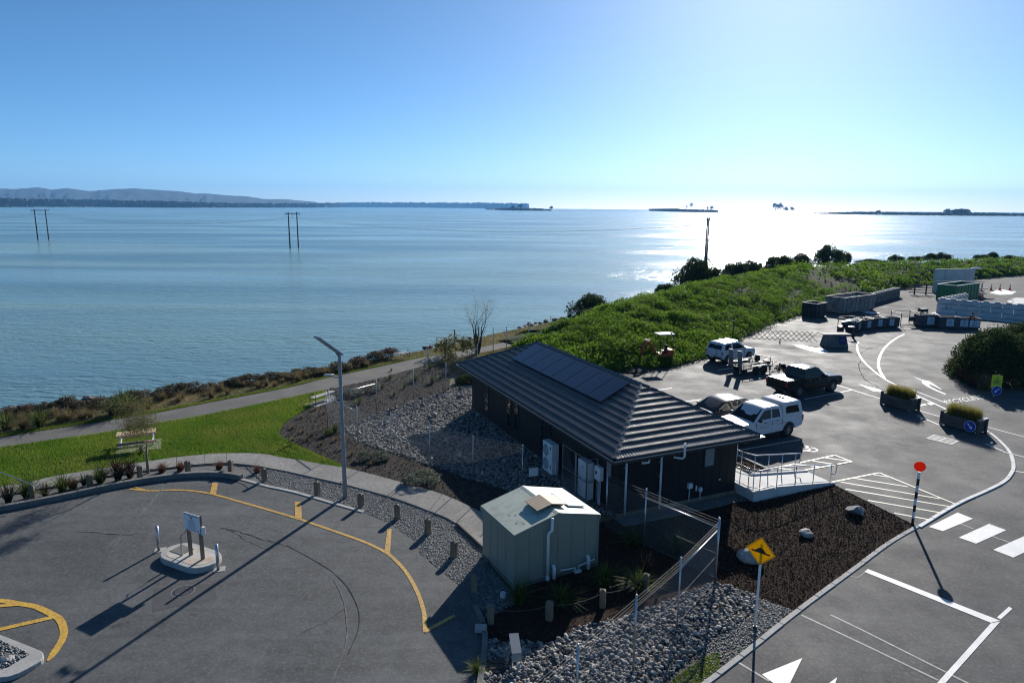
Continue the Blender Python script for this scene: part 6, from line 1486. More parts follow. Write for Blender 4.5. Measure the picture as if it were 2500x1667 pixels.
# small meter stand among the shaded stones
p = W(1258, 1615); t = thing('meter_stand', 'blue-grey slanted metal meter stand among the shaded stones', 'stand', (p.x, p.y, 0), rad(8))
part('top_plate', MB().box((0,0.05,0.52), (0.26,0.62,0.03), rx=rad(18)), M_grey, t); part('front_plate', MB().box((0,-0.24,0.30), (0.26,0.02,0.22)), M_grey, t)
for x in (-0.11, 0.11):
    for y in (-0.22, 0.30): part('leg', MB().box((x,y,0.18), (0.025,0.025,0.40)), M_galv, t)
for k, (x, y) in enumerate([(1215,1620),(1213,1632)]):
    p = W(x, y); solo('timber_block', MB().box((0,0,0.04), (0.34,0.16,0.09)), mat('rust_block', (0.07,0.035,0.025), 0.8), ['upper of two rusty flat blocks among the shaded stones', 'lower of two rusty flat blocks among the shaded stones'][k], 'block', (p.x, p.y, 0.0), 0.1)
p = W(1174, 1541); solo('kerb_slab', MB().box((0,0,0.10), (0.34,0.20,0.20)), M_conc, 'pale concrete slab across the end of the stone bed kerb', 'slab', (p.x, p.y, 0), 0.0, bevel=0.02)
# ------------------------------------------------------------------ vehicles (local +x forward)
def wheel(parent, x, y, r, wd, rim=M_alloy):
    s = 1 if y > 0 else -1
    ty = MB(); prof = [(0.60*r,-wd/2),(0.92*r,-wd/2),(r,-wd/2+0.03),(r,wd/2-0.03),(0.92*r,wd/2),(0.60*r,wd/2)]; n = 22; V = []; F = []
    for i in range(n):
        a = 2*PI*i/n
        for rr_, yy in prof: V.append((x+math.cos(a)*rr_, y+yy, r+math.sin(a)*rr_))
    for i in range(n):
        for k in range(5): F.append((i*6+k, ((i+1) % n)*6+k, ((i+1) % n)*6+k+1, i*6+k+1))
    ty.add(V, F); w = part('wheel', ty, M_rubber, parent, smooth=True)
    rm = MB(); yo = y+s*(wd/2-0.035); rm.disc((x,yo-s*0.05,r), (0,1,0), 0.61*r, 0.02, 22); part('rim_dish', rm, M_dark, w)
    sp = MB()
    for k in range(6):
        a = k*PI/3+0.3; sp.bar((x+math.cos(a)*0.05,yo,r+math.sin(a)*0.05), (x+math.cos(a)*0.58*r,yo,r+math.sin(a)*0.58*r), 0.055, 0.03)
    sp.disc((x,yo,r), (0,1,0), 0.09, 0.04, 12); sp.tube([(x+math.cos(a)*0.58*r, yo, r+math.sin(a)*0.58*r) for a in np.linspace(0, 2*PI, 19)], 0.018, 5); part('rim', sp, rim, w)
    return w
def extrude_profile(P, wfun, name, m, parent, bevel=0.05, crown=0.035):
    """P: closed side outline (x,z); extruded across the car with half width wfun(z, x), the top crowned"""
    n = len(P); K = (1.0, 0.6, 0.0, -0.6, -1.0); zt = max(z for x, z in P)
    V = [(x, wfun(z, x)*k, z + (crown*(1-k*k) if z > zt-0.16 else 0.0)) for k in K for x, z in P]
    tri = tessellate_polygon([[Vector((x, z, 0)) for x, z in P]]); F = []
    a = sum(P[i][0]*P[(i+1) % n][1]-P[(i+1) % n][0]*P[i][1] for i in range(n))
    for c in range(4):
        for i in range(n):
            j = (i+1) % n; q = (c*n+i, c*n+j, (c+1)*n+j, (c+1)*n+i); F.append(q if a > 0 else q[::-1])
    for t in tri:
        q = [P[k] for k in t]; cr = (q[1][0]-q[0][0])*(q[2][1]-q[0][1])-(q[1][1]-q[0][1])*(q[2][0]-q[0][0])
        t = t if cr > 0 else t[::-1]; F.append(tuple(t[::-1])); F.append(tuple(4*n+k for k in t))
    b = MB(); b.add(V, F); o = part(name, b, m, parent, bevel=bevel, seg=3, smooth=True); o.data.set_sharp_from_angle(angle=rad(42))
    return o
def arch(xc, zb, r, n=8):       # points of a wheel arch going from rear to front
    a0 = math.asin(min(1, max(-1, (zb-0.37)/r))) if r > 0 else 0
    return [(xc-math.cos(a)*r, 0.37+math.sin(a)*r) for a in np.linspace(a0, PI-a0, n)]
def side_panel(parent, name, P, wfun, m, off=0.008):
    for s in (1, -1):
        b = MB(); V = [(x, s*(wfun(z, x)+off), z) for x, z in P] + [(x, s*(wfun(z, x)-0.012), z) for x, z in P]; n = len(P)
        tri = tessellate_polygon([[Vector((x, z, 0)) for x, z in P]])
        b.add(V, [tuple(t) for t in tri]+[(i, (i+1) % n, n+(i+1) % n, n+i) for i in range(n)]); part(name, b, m, parent)
def cross_panel(parent, name, x0, z0, x1, z1, w0, w1, m, off=0.01):
    d = Vector((x1-x0, 0, z1-z0)).normalized(); nn = Vector((-d.z, 0, d.x));
    if nn.x*(1 if x0 > 0 else -1) < 0 and abs(nn.x) > 0.15: nn = -nn
    if abs(nn.x) <= 0.15 and nn.z < 0: nn = -nn
    V = [Vector((x0,-w0,z0))+nn*off, Vector((x0,w0,z0))+nn*off, Vector((x1,w1,z1))+nn*off, Vector((x1,-w1,z1))+nn*off]
    b = MB(); b.add(V+[v-nn*0.02 for v in V], [(0,1,2,3),(0,4,5,1),(1,5,6,2),(2,6,7,3),(3,7,4,0)]); return part(name, b, m, parent)
def ute(label, loc, rz, paint, canopy=False, cover=None):
    t = thing('parked_ute', label, 'ute', loc, rz); Wd = 1.85; xr, xf = -1.52, 1.68
    def wf(z, x):
        k = 0.0 if z < 0.75 else (z-0.75)*0.10; e = max(0, abs(x)-2.2)*0.16; return Wd/2 - k - e
    P = [(-2.62,0.50)] + arch(xr, 0.42, 0.47)[0:] + [] + arch(xf, 0.42, 0.47) + [(2.45,0.40),(2.64,0.55),(2.66,0.80),(2.58,0.98),(2.30,1.05),(1.15,1.13),(-1.05,1.13),(-2.66,1.13),(-2.68,0.72)]
    extrude_profile(P, wf, 'body', paint, t, 0.045)
    def wc(z, x): return 0.865-(z-1.12)*0.235
    extrude_profile([(-1.08,1.10),(-1.02,1.55),(-0.92,1.74),(-0.6,1.79),(0.10,1.79),(0.34,1.74),(1.12,1.10)], wc, 'cabin', paint, t, 0.05)
    side_panel(t, 'side_window', [(-0.86,1.20),(-0.80,1.62),(-0.30,1.66),(-0.22,1.20)], wc, M_cglass); side_panel(t, 'side_window', [(-0.14,1.20),(-0.20,1.66),(0.22,1.65),(0.40,1.56),(0.82,1.20)], wc, M_cglass)
    cross_panel(t, 'windscreen', 1.10, 1.12, 0.36, 1.72, 0.80, 0.66, M_cglass); cross_panel(t, 'rear_window', -1.045, 1.25, -0.975, 1.66, 0.66, 0.60, M_cglass)
    if canopy:
        def wk(z, x): return 0.865-(z-1.12)*0.17
        extrude_profile([(-2.64,1.12),(-2.52,1.78),(-2.40,1.87),(-1.2,1.87),(-1.10,1.80),(-1.10,1.12)], wk, 'canopy', paint, t, 0.05)
        side_panel(t, 'canopy_window', [(-2.35,1.28),(-2.25,1.66),(-1.45,1.68),(-1.30,1.62),(-1.30,1.30)], wk, M_cglass); cross_panel(t, 'canopy_rear_window', -2.615, 1.28, -2.545, 1.66, 0.66, 0.60, M_cglass)
        for k in range(5): part('roof_rib', MB().box((-1.85,-0.48+0.24*k,1.878), (1.1,0.05,0.014)), paint, t)
        part('light_bar', MB().box((-1.9,-0.1,1.92), (0.22,0.5,0.09)), mat('amber_lamp', (0.85,0.30,0.03), 0.3), t, bevel=0.03)
    else:
        part('tray_cover', MB().box((-1.86,0,1.145), (1.52,1.52,0.03)), cover, t, bevel=0.01)
        for s in (-1, 1): part('roof_rail', MB().tube([(-0.75,s*0.62,1.78),(-0.65,s*0.62,1.84),(0.0,s*0.62,1.84),(0.15,s*0.62,1.78)], 0.02, 6), M_alloy, t)
    for x in (xr, xf):
        for s in (-1, 1): wheel(t, x, s*0.80, 0.39, 0.25); part('arch_liner', MB().cyl((x,s*0.62,0.40), (x,s*0.70,0.40), 0.46, n=20), M_black, t)
    part('front_bumper', MB().box((2.62,0,0.55), (0.12,1.5,0.26)), M_plast, t, bevel=0.04); part('grille', MB().box((2.66,0,0.86), (0.03,0.8,0.20)), M_black, t)
    part('rear_bumper', MB().box((-2.72,0,0.58), (0.16,1.5,0.14)), M_plast if not canopy else M_alloy, t, bevel=0.03)
    for s in (-1, 1):
        part('headlight', MB().box((2.52,s*0.66,0.90), (0.20,0.30,0.14), rz=-s*0.35), M_headl, t, bevel=0.03); part('tail_light', MB().box((-2.66,s*0.80,0.92), (0.06,0.16,0.34)), M_tail, t, bevel=0.02)
        part('mirror', MB().box((0.80,s*0.99,1.22), (0.13,0.20,0.15)), M_plast if canopy else paint, t, bevel=0.03); part('side_step', MB().box((0.05,s*0.92,0.40), (1.9,0.10,0.05)), M_plast, t)
        for x in (-0.60, 0.28): part('door_handle', MB().box((x,s*(wf(1.02, x)+0.015),1.03), (0.17,0.03,0.03)), M_plast if canopy else M_alloy, t)
        for x in (-0.98, -0.18, 0.98): part('door_gap', MB().box((x,s*(wf(0.8, x)-0.004),0.78), (0.012,0.02,0.62)), M_black, t)
    part('number_plate', MB().box((2.70,0,0.58), (0.01,0.36,0.12)), M_signw, t); part('aerial', MB().cyl((-0.2,0.3,1.78), (-0.28,0.3,2.05), 0.006, n=4), M_black, t); part('underbody', MB().box((0,0,0.42), (4.7,1.3,0.18)), M_black, t)
    return t
def at_wheels(near_rear, rz, side, half, xr):
    """centre of a car whose near-side rear wheel touches the ground at near_rear"""
    f = Vector((math.cos(rz), math.sin(rz), 0)); l = Vector((-f.y, f.x, 0)); c = near_rear - f*xr - l*half*side; return (c.x, c.y, 0)
rzw = rad(208.5); tw = ute('white ute with canopy and amber light bar parked nose to the building', at_wheels(W(1923,1065), rzw, 1, 0.88, -1.52), rzw, M_carw, True)
def wfw(z, x): return 1.85/2-(0 if z < 0.75 else (z-0.75)*0.10)
# door emblem: two small round badges and a line of print
for s in (1,):
    for x in (0.18, 0.62): part('door_emblem', MB().tube([(x+math.cos(a)*0.075, s*(wfw(0.80,0)+0.006), 0.80+math.sin(a)*0.075) for a in np.linspace(0, 2*PI, 13)], 0.007, 4), M_grey, tw)
    part('door_print', MB().box((0.40, s*(wfw(0.80,0)+0.004), 0.80), (0.20,0.006,0.045)), M_grey, tw)
rzd = rad(27); ute('dark green double cab ute with flat tray cover and roof rails', at_wheels(W(1950,969), rzd, -1, 0.88, -1.52), rzd, M_card, False, M_tonneau)
# three-door off-roader
rzs = rad(32); cs = (W(1774,891)+W(1828,879))/2; fs = Vector((math.cos(rzs), math.sin(rzs), 0)); ls = Vector((-fs.y, fs.x, 0)); cs = cs+ls*0.82
t = thing('parked_off_roader', 'white three door off-roader with spare wheel on the back', 'car', (cs.x, cs.y, 0), rzs)
def wf2(z, x): return 0.90-(0 if z < 0.75 else (z-0.75)*0.10)-max(0, abs(x)-1.6)*0.20
extrude_profile([(-1.90,0.48)]+arch(-1.22,0.40,0.44)+arch(1.22,0.40,0.44)+[(1.86,0.40),(2.0,0.58),(2.0,0.86),(1.85,0.99),(0.95,1.08),(-1.88,1.08),(-1.93,0.75)], wf2, 'body', M_carw, t, 0.05)
def wc2(z, x): return 0.855-(z-1.06)*0.22
extrude_profile([(-1.90,1.04),(-1.72,1.55),(-1.58,1.66),(-0.2,1.70),(0.12,1.66),(0.98,1.05)], wc2, 'cabin', M_carw, t, 0.05)
side_panel(t, 'side_window', [(-1.62,1.16),(-1.48,1.54),(-0.92,1.58),(-0.92,1.16)], wc2, M_cglass); side_panel(t, 'side_window', [(-0.68,1.16),(-0.68,1.58),(-0.12,1.58),(0.10,1.50),(0.66,1.16)], wc2, M_cglass)
cross_panel(t, 'windscreen', 0.95, 1.08, 0.14, 1.64, 0.80, 0.66, M_cglass); cross_panel(t, 'rear_window', -1.855, 1.16, -1.73, 1.52, 0.68, 0.62, M_cglass)
for x in (-1.22, 1.22):
    for s in (-1, 1): wheel(t, x, s*0.78, 0.355, 0.23); part('arch_liner', MB().cyl((x,s*0.60,0.37), (x,s*0.68,0.37), 0.43, n=20), M_black, t)
part('spare_wheel_cover', MB().disc((-2.02,0.08,0.86), (1,0,0), 0.36, 0.20, 26), M_carw, t, bevel=0.05, seg=2)
for s in (-1, 1):
    part('roof_bar', MB().box((-0.35-0.35*s,0,1.76), (0.06,1.26,0.03)), M_alloy, t); part('tail_light', MB().box((-1.88,s*0.80,0.86), (0.06,0.13,0.30)), M_tail, t, bevel=0.02)
    part('headlight', MB().box((1.90,s*0.66,0.84), (0.16,0.26,0.16), rz=-s*0.35), M_headl, t, bevel=0.03); part('mirror', MB().box((0.62,s*0.96,1.16), (0.12,0.18,0.13)), M_carw, t, bevel=0.03); part('door_handle', MB().box((-0.55,s*(wf2(0.95,0)+0.012),0.96), (0.16,0.03,0.03)), M_plast, t)
    for x in (-0.80, 0.60): part('door_gap', MB().box((x,s*(wf2(0.75,x)-0.004),0.72), (0.012,0.02,0.60)), M_black, t)
part('front_bumper', MB().box((1.96,0,0.55), (0.14,1.5,0.24)), M_carw, t, bevel=0.05); part('rear_bumper', MB().box((-1.92,0,0.50), (0.16,1.6,0.18)), M_plast, t, bevel=0.04); part('underbody', MB().box((0,0,0.40), (3.5,1.25,0.16)), M_black, t)
# charcoal hatchback behind the white ute
rzc = rad(207); p = W(1757, 972, 1.42); t = thing('parked_hatchback', 'charcoal hatchback half hidden behind the roof and the white ute', 'car', (p.x, p.y, 0), rzc)
def wf3(z, x): return 0.88-(0 if z < 0.6 else (z-0.6)*0.12)-max(0, abs(x)-1.7)*0.22
extrude_profile([(-2.10,0.45)]+arch(-1.32,0.32,0.38)+arch(1.35,0.32,0.38)+[(2.0,0.32),(2.16,0.48),(2.14,0.70),(1.95,0.80),(1.05,0.92),(-2.0,0.96),(-2.14,0.70)], wf3, 'body', M_cars, t, 0.05)
def wc3(z, x): return 0.825-(z-0.90)*0.28
extrude_profile([(-1.98,0.90),(-1.62,1.28),(-1.30,1.41),(-0.5,1.46),(0.05,1.43),(0.30,1.36),(1.18,0.90)], wc3, 'cabin', M_cars, t, 0.06)
side_panel(t, 'side_window', [(-1.62,1.0),(-1.35,1.29),(-0.72,1.35),(-0.70,1.0)], wc3, M_cglass); side_panel(t, 'side_window', [(-0.62,1.0),(-0.62,1.35),(-0.02,1.34),(0.22,1.26),(0.72,1.0)], wc3, M_cglass)
cross_panel(t, 'windscreen', 1.14, 0.92, 0.32, 1.35, 0.78, 0.64, M_cglass); cross_panel(t, 'rear_window', -1.90, 0.98, -1.36, 1.385, 0.70, 0.60, M_cglass)
for x in (-1.32, 1.35):
    for s in (-1, 1): wheel(t, x, s*0.76, 0.31, 0.20); part('arch_liner', MB().cyl((x,s*0.58,0.32), (x,s*0.66,0.32), 0.37, n=18), M_black, t)
for s in (-1, 1):
    part('headlight', MB().box((2.0,s*0.60,0.66), (0.20,0.30,0.12), rz=-s*0.4), M_headl, t, bevel=0.03); part('tail_light', MB().box((-2.08,s*0.66,0.78), (0.08,0.26,0.14)), M_tail, t, bevel=0.02); part('mirror', MB().box((0.72,s*0.94,1.02), (0.12,0.18,0.12)), M_cars, t, bevel=0.03); part('door_handle', MB().box((-0.35,s*(wf3(0.82,0)+0.012),0.84), (0.15,0.03,0.03)), M_cars, t)
part('aerial', MB().cyl((-1.1,0,1.42), (-1.25,0,1.62), 0.006, n=4), M_black, t); part('underbody', MB().box((0,0,0.34), (3.7,1.2,0.16)), M_black, t)
# ------------------------------------------------------------------ plant trailer
rzt = rad(29); ft_ = Vector((math.cos(rzt), math.sin(rzt), 0)); lt_ = Vector((-ft_.y, ft_.x, 0)); c = (W(1844.6,915.5)+W(1864,913))/2 + lt_*0.92
t = thing('plant_trailer', 'galvanised tandem axle plant trailer with raised loading ramps', 'trailer', (c.x, c.y, 0), rzt)
for s in (-1, 1):
    part('chassis_rail', MB().box((0.0,s*0.72,0.50), (3.2,0.08,0.12)), M_trail, t); part('top_rail', MB().bar((-1.55,s*0.74,0.86), (1.55,s*0.74,0.86), 0.05), M_trail, t); part('mudguard', MB().box((0.0,s*0.92,0.70), (1.5,0.26,0.03)), M_trail, t, bevel=0.01)
    for x in (-1.5,-0.75,0.75,1.5): part('stanchion', MB().bar((x,s*0.74,0.55), (x,s*0.74,0.86), 0.04), M_trail, t)
    for x in (-0.39, 0.39): wheel(t, x, s*0.92, 0.33, 0.20, M_dark)
    part('tail_light', MB().box((-1.63,s*0.68,0.50), (0.04,0.16,0.09)), M_tail, t)
    rp_ = thing_none = None
    rmp = part('loading_ramp', MB().box((-1.62,s*0.42,1.20), (0.05,0.40,1.30), ry=rad(-6)), M_trail, t)
    for k in range(7): part('ramp_rung', MB().box((-1.66+0.019*(k-3),s*0.42,0.66+0.18*k), (0.03,0.36,0.03)), M_dark, rmp)
for k in range(8): part('deck_board', MB().box((-1.36+0.39*k,0,0.57), (0.375,1.36,0.03)), M_timberd, t)
for y in (-0.5, 0.5): part('drawbar', MB().bar((1.5,y,0.50), (2.65,0,0.50), 0.07), M_trail, t)
part('coupling', MB().box((2.75,0,0.54), (0.25,0.09,0.10)), M_dark, t, bevel=0.02); part('jockey_post', MB().cyl((2.35,0.16,0.15), (2.35,0.16,0.95), 0.03, n=8), M_trail, t); part('jockey_wheel', MB().disc((2.35,0.16,0.12), (0,1,0), 0.12, 0.06, 14), M_rubber, t)
part('head_board', MB().bar((1.56,-0.72,1.02), (1.56,0.72,1.02), 0.05), M_trail, t)
def tp(x, y, z=0.0): q = Vector((c.x, c.y, 0)) + ft_*x + lt_*y; return (q.x, q.y, z)
t2 = thing('plate_compactor', 'black engine powered compactor with a bent handle loaded on the trailer', 'compactor', tp(1.0,0.30,0.586), rzt)
part('base_plate', MB().box((0,0,0.05), (0.62,0.42,0.06)), M_dark, t2, bevel=0.02); part('engine', MB().box((0.05,0,0.27), (0.36,0.32,0.34)), M_black, t2, bevel=0.05); part('tank', MB().cyl((0.05,-0.14,0.48), (0.05,0.14,0.48), 0.10, n=12), M_dark, t2); part('handle', MB().tube([(-0.25,-0.18,0.12),(-0.55,-0.18,0.62),(-0.62,-0.16,0.68),(-0.62,0.16,0.68),(-0.55,0.18,0.62),(-0.25,0.18,0.12)], 0.018, 6), M_dark, t2)
t2 = thing('fuel_can', 'dark toolbox strapped at the front of the trailer deck', 'toolbox', tp(1.25,-0.40,0.586), rzt); part('case', MB().box((0,0,0.16), (0.45,0.30,0.30)), M_dark, t2, bevel=0.02); part('handle', MB().tube([(-0.1,0,0.31),(-0.1,0,0.37),(0.1,0,0.37),(0.1,0,0.31)], 0.012, 5), M_black, t2)
r = np.random.default_rng(15); V, F, A = lumpy_crown(0.42, 0.42, 0.62, 16, 900, 0.12, r, lump=0.45); q = W(1907, 912); o = np_obj('brush_bundle', V, F, leafm := leafmat('dead_brush', (0.02,0.018,0.015), (0.035,0.03,0.024), 2, 0.1), attr=A); o.location = (q.x, q.y, 0); tag(o, 'dark shaggy bundle standing between trailer and dark ute', 'bundle')

# ------------------------------------------------------------------ mini excavator
p = W(1618, 890); exc = thing('mini_excavator', 'small orange excavator with white canopy at the foot of the bund', 'excavator', (p.x, p.y+0.5, 0), rad(196))
for s in (-1, 1):
    n = 20; prof = [(math.copysign(0.55, math.cos(a))+math.cos(a)*0.22, 0.22+math.sin(a)*0.21) for a in np.linspace(-PI/2, 1.5*PI, n, endpoint=False)]
    extr = MB(); V = [(x, s*0.55-0.14, z) for x, z in prof]+[(x, s*0.55+0.14, z) for x, z in prof]; F = [(i, (i+1) % n, n+(i+1) % n, n+i) for i in range(n)]+[tuple(range(n-1,-1,-1)), tuple(range(n, 2*n))]
    extr.add(V, F); tk = part('track', extr, M_rubber, exc)
    for k in range(9): part('track_lug', MB().box((-0.66+0.165*k, s*0.55, 0.435), (0.05,0.29,0.03)), M_rubber, tk)
    for k in range(4): part('roller', MB().disc((-0.5+0.33*k, s*0.70, 0.20), (0,1,0), 0.10, 0.04, 12), M_dark, tk)
part('undercarriage', MB().box((0,0,0.32), (0.9,0.8,0.2)), M_dark, exc); part('slew_ring', MB().cyl((0,0,0.40), (0,0,0.50), 0.35, n=18), M_dark, exc)
part('upper_body', MB().box((-0.15,0,0.68), (1.25,1.05,0.34)), M_exc, exc, bevel=0.06, seg=2); part('engine_cover', MB().box((-0.55,0,0.98), (0.50,1.0,0.34)), M_exc, exc, bevel=0.08, seg=2)
part('seat', MB().box((-0.15,0,0.98), (0.42,0.44,0.14)), M_black, exc, bevel=0.04); part('seat_back', MB().box((-0.34,0,1.25), (0.12,0.42,0.48)), M_black, exc, bevel=0.04)
for x in (-0.72, 0.42):
    for s in (-1, 1): part('canopy_post', MB().bar((x,s*0.46,0.85), (x*0.92,s*0.44,2.34), 0.05), M_black, exc)
part('canopy_roof', MB().box((-0.14,0,2.38), (1.35,1.05,0.06)), M_wpaint, exc, bevel=0.03); part('beacon', MB().cyl((-0.6,0.3,2.41), (-0.6,0.3,2.53), 0.06, n=10), M_red, exc)
for s in (-1, 1): part('control_lever', MB().cyl((0.25,s*0.25,0.85), (0.28,s*0.25,1.25), 0.018, n=6), M_black, exc)
bm_ = [(0.55,0,0.75),(0.85,0,1.35),(1.15,0,1.72),(1.55,0,1.85)]
for a, b in zip(bm_[:-1], bm_[1:]): part('boom', MB().bar(a, b, 0.17, 0.19), M_exc, exc)
part('dipper', MB().bar((1.50,0,1.88), (1.80,0,0.72), 0.13, 0.15), M_exc, exc); part('hydraulic_ram', MB().cyl((0.75,0,0.95), (1.1,0,1.55), 0.035, n=8), M_steel, exc); part('hydraulic_ram', MB().cyl((1.05,0,1.92), (1.50,0,1.98), 0.04, n=8), M_steel, exc)
bk = MB(); pr = [(1.72,0.75),(2.0,0.72),(2.08,0.45),(1.92,0.22),(1.62,0.20)]
for a, b in zip(pr[:-1], pr[1:]): bk.bar((a[0],0,a[1]), (b[0],0,b[1]), 0.45, 0.03)
for s in (-1, 1): bk.add([(x, s*0.23, z) for x, z in pr], [tuple(range(5))])
part('bucket', bk, M_dark, exc)
part('blade', MB().box((1.12,0,0.24), (0.06,1.25,0.36), ry=rad(8)), M_galv, exc); part('blade_arm', MB().box((0.8,0,0.24), (0.6,0.6,0.08)), M_dark, exc)
q = W(1524, 838, 1.2); t = thing('orange_bucket', 'orange and blue object poking out of the bund scrub left of the excavator', 'bin', (q.x, q.y, 1.05), 0.3); part('shell', MB().cyl((0,0,0), (0.55,0,0.35), 0.10, 0.22, 14), M_cone, t); part('rim', MB().cyl((-0.05,0,-0.03), (0.02,0,0.01), 0.12, n=14), M_navy, t)
r = random.Random(8)
for k, (x, y, s) in enumerate([(1530,897,1.3),(1555,903,1.0)]):
    q = W(x, y); me = rock_mesh(200+k, M_soil, 3, 0.2); tag(inst(me, 'soil_heap', None, (q.x, q.y, -0.1), (0,0,k), (s*1.5, s, s*0.38)), ['large dark soil heap left of the excavator', 'small dark soil heap in front of the excavator blade'][k], 'soil heap')
dirt = [W2(*p) for p in [(1400,905),(1480,900),(1600,893),(1700,868),(1735,866),(1738,874),(1690,886),(1640,900),(1580,912),(1540,925),(1450,925)]]
struct('soil_strip', MB().sheet(dirt, 0.006), M_soil)

# ------------------------------------------------------------------ recycling yard
def boxspec(l, n_, r_, top):
    N, L, R = W(*n_), W(*l), W(*r_); a = N-L; la = a.length; u = a/la; v = Vector((-u.y, u.x, 0)); lb = max(0.8, abs((R-N).dot(v)))
    h = top_z(N, *top); c = (L+N)/2 + v*lb/2; return c, ang(u), la, lb, h
def open_bin(name, label, cat, c, rz, la, lb, h, m, rim, th=0.06, fill=None, group=None, z0=0.12, ribs=4):
    t = thing(name, label, cat, (c.x, c.y, 0), rz, group)
    part('floor', MB().box((0,0,z0+0.04), (la-0.02,lb-0.02,0.08)), m, t)
    for s in (-1, 1):
        part('side', MB().box((0,s*(lb/2-th/2),z0+h/2), (la,th,h-z0)), m, t); part('end', MB().box((s*(la/2-th/2),0,z0+h/2), (th,lb-2*th-0.004,h-z0)), m, t)
        part('rim', MB().box((0,s*(lb/2-th/2),h+z0/2+0.03), (la+0.10,th+0.08,0.07)), rim, t); part('rim', MB().box((s*(la/2-th/2),0,h+z0/2+0.032), (th+0.08,lb-0.16,0.066)), rim, t)
        part('skid', MB().box((0,s*(lb/2-0.25),z0/2), (la-0.1,0.12,z0)), M_dark, t)
    for k in range(ribs):
        x = -la/2+la*(k+0.5)/ribs; part('rib', MB().box((x,-lb/2-0.03,z0+h*0.48), (0.08,0.06,h*0.9-z0)), m, t)
    nr = max(2, int(lb/0.9))
    for k in range(nr): part('rib', MB().box((la/2+0.03,-lb/2+lb*(k+0.5)/nr,z0+h*0.48), (0.06,0.08,h*0.9-z0)), m, t)
    if fill:
        P = sample_poly([(-la/2+0.15,-lb/2+0.15),(la/2-0.15,-lb/2+0.15),(la/2-0.15,lb/2-0.15),(-la/2+0.15,lb/2-0.15)], 260, rng); o = stone_mass('scrap', P, rng.uniform(0.10, 0.24, len(P)), h*0.80, rng, fill, t)
        part('scrap_bed', MB().box((0,0,h*0.78), (la-2*th-0.01,lb-2*th-0.01,0.06)), fill, t)
    return t
c, rz, la, lb, h = boxspec((1956,772.6), (1993,777.5), (2008,772), (1996.6,744.5)); open_bin('skip_bin', 'dark open topped steel skip at the foot of the bund', 'skip', c, rz, la, max(lb, 1.7), h, M_skipd, M_skip)
c, rz, la, lb, h = boxspec((2012,762), (2059.8,768.4), (2109,753.7), (2061,729.8)); open_bin('skip_bin', 'large grey rust-streaked skip heaped with pale scrap', 'skip', c, rz, la, lb, h, M_skip, M_skip, fill=M_concn)
# green skip behind the block wall
zt = 2.3; A, B, C_ = W(2289,693.3,zt), W(2336.8,697.5,zt), W(2371,688.4,zt); u = (B-A).normalized(); la = (B-A).length; v = Vector((-u.y,u.x,0)); lb = abs((C_-B).dot(v)); c = (A+B)/2+v*lb/2
open_bin('skip_bin', 'green open topped skip behind the concrete block wall', 'skip', c, ang(u), la, lb, zt-0.1, M_green, M_galv)
# interlocking concrete block walls
def block_wall(label, A, B, h, rows, bl, th=0.7, lugs=True, m=M_blockc):
    d = B-A; L = d.length; t = thing('block_wall', label, 'wall', (A.x, A.y, 0), ang(d)); bh = h/rows; nb3 = max(1, round(L/bl)); bl = L/nb3
    for r_ in range(rows):
        off = 0.5*bl if r_ % 2 else 0.0; xs = [0.0] + [off+k*bl for k in range(0 if off else 1, nb3+1) if 0 < off+k*bl < L-0.05] + [L]
        for a, b in zip(xs[:-1], xs[1:]): part('block', MB().box(((a+b)/2, th/2+random.uniform(-0.012,0.012), bh*(r_+0.5)), (b-a-0.06, th, bh-0.05)), m, t, bevel=0.02)
    if lugs:
        for k in range(int(L/(bl/2))): part('lug', MB().box((bl*0.25+k*bl/2, th/2, h+0.035), (bl*0.26, th*0.5, 0.10)), M_concn, t, bevel=0.03)
    return t
A = W(2284,764); B = W(2500,783); hw_ = top_z(A, 2288, 728.4); B2 = A+(B-A)*1.5
block_wall('long pale concrete block wall behind the recycling bins', A, B2, hw_, 3, 2.1)
uu = (B-A).normalized(); A2 = A+Vector((-uu.y,uu.x,0))*0.72; C2 = W(2353,716,hw_); block_wall('short concrete block return wall running back from the wall corner', C2+ (C2-A2).normalized()*0.0, A2+(C2-A2)*0.02, hw_, 3, 2.0, 0.6)
A, B = W(2112,749), W(2197,725); block_wall('low stained concrete block wall behind the grey skip', A, B, top_z(A, 2112, 723), 2, 2.2, 0.7, True, M_concd)
A, B = W(2278,716), W(2375,714); t = block_wall('tall grey concrete panel wall behind the green skip', A, B, 3.6, 2, 4.2, 0.3, False); part('white_cap', MB().sphere((7.2,0.15,3.62), 0.9, 14, 8, (1.1,0.4,0.16)), M_wpaint, t)
# slab under the wall
struct('wall_footing', MB().sheet([W2(2266,767),(W2(2284,762)),W2(2520,786),W2(2520,793)], 0.02), M_concn)
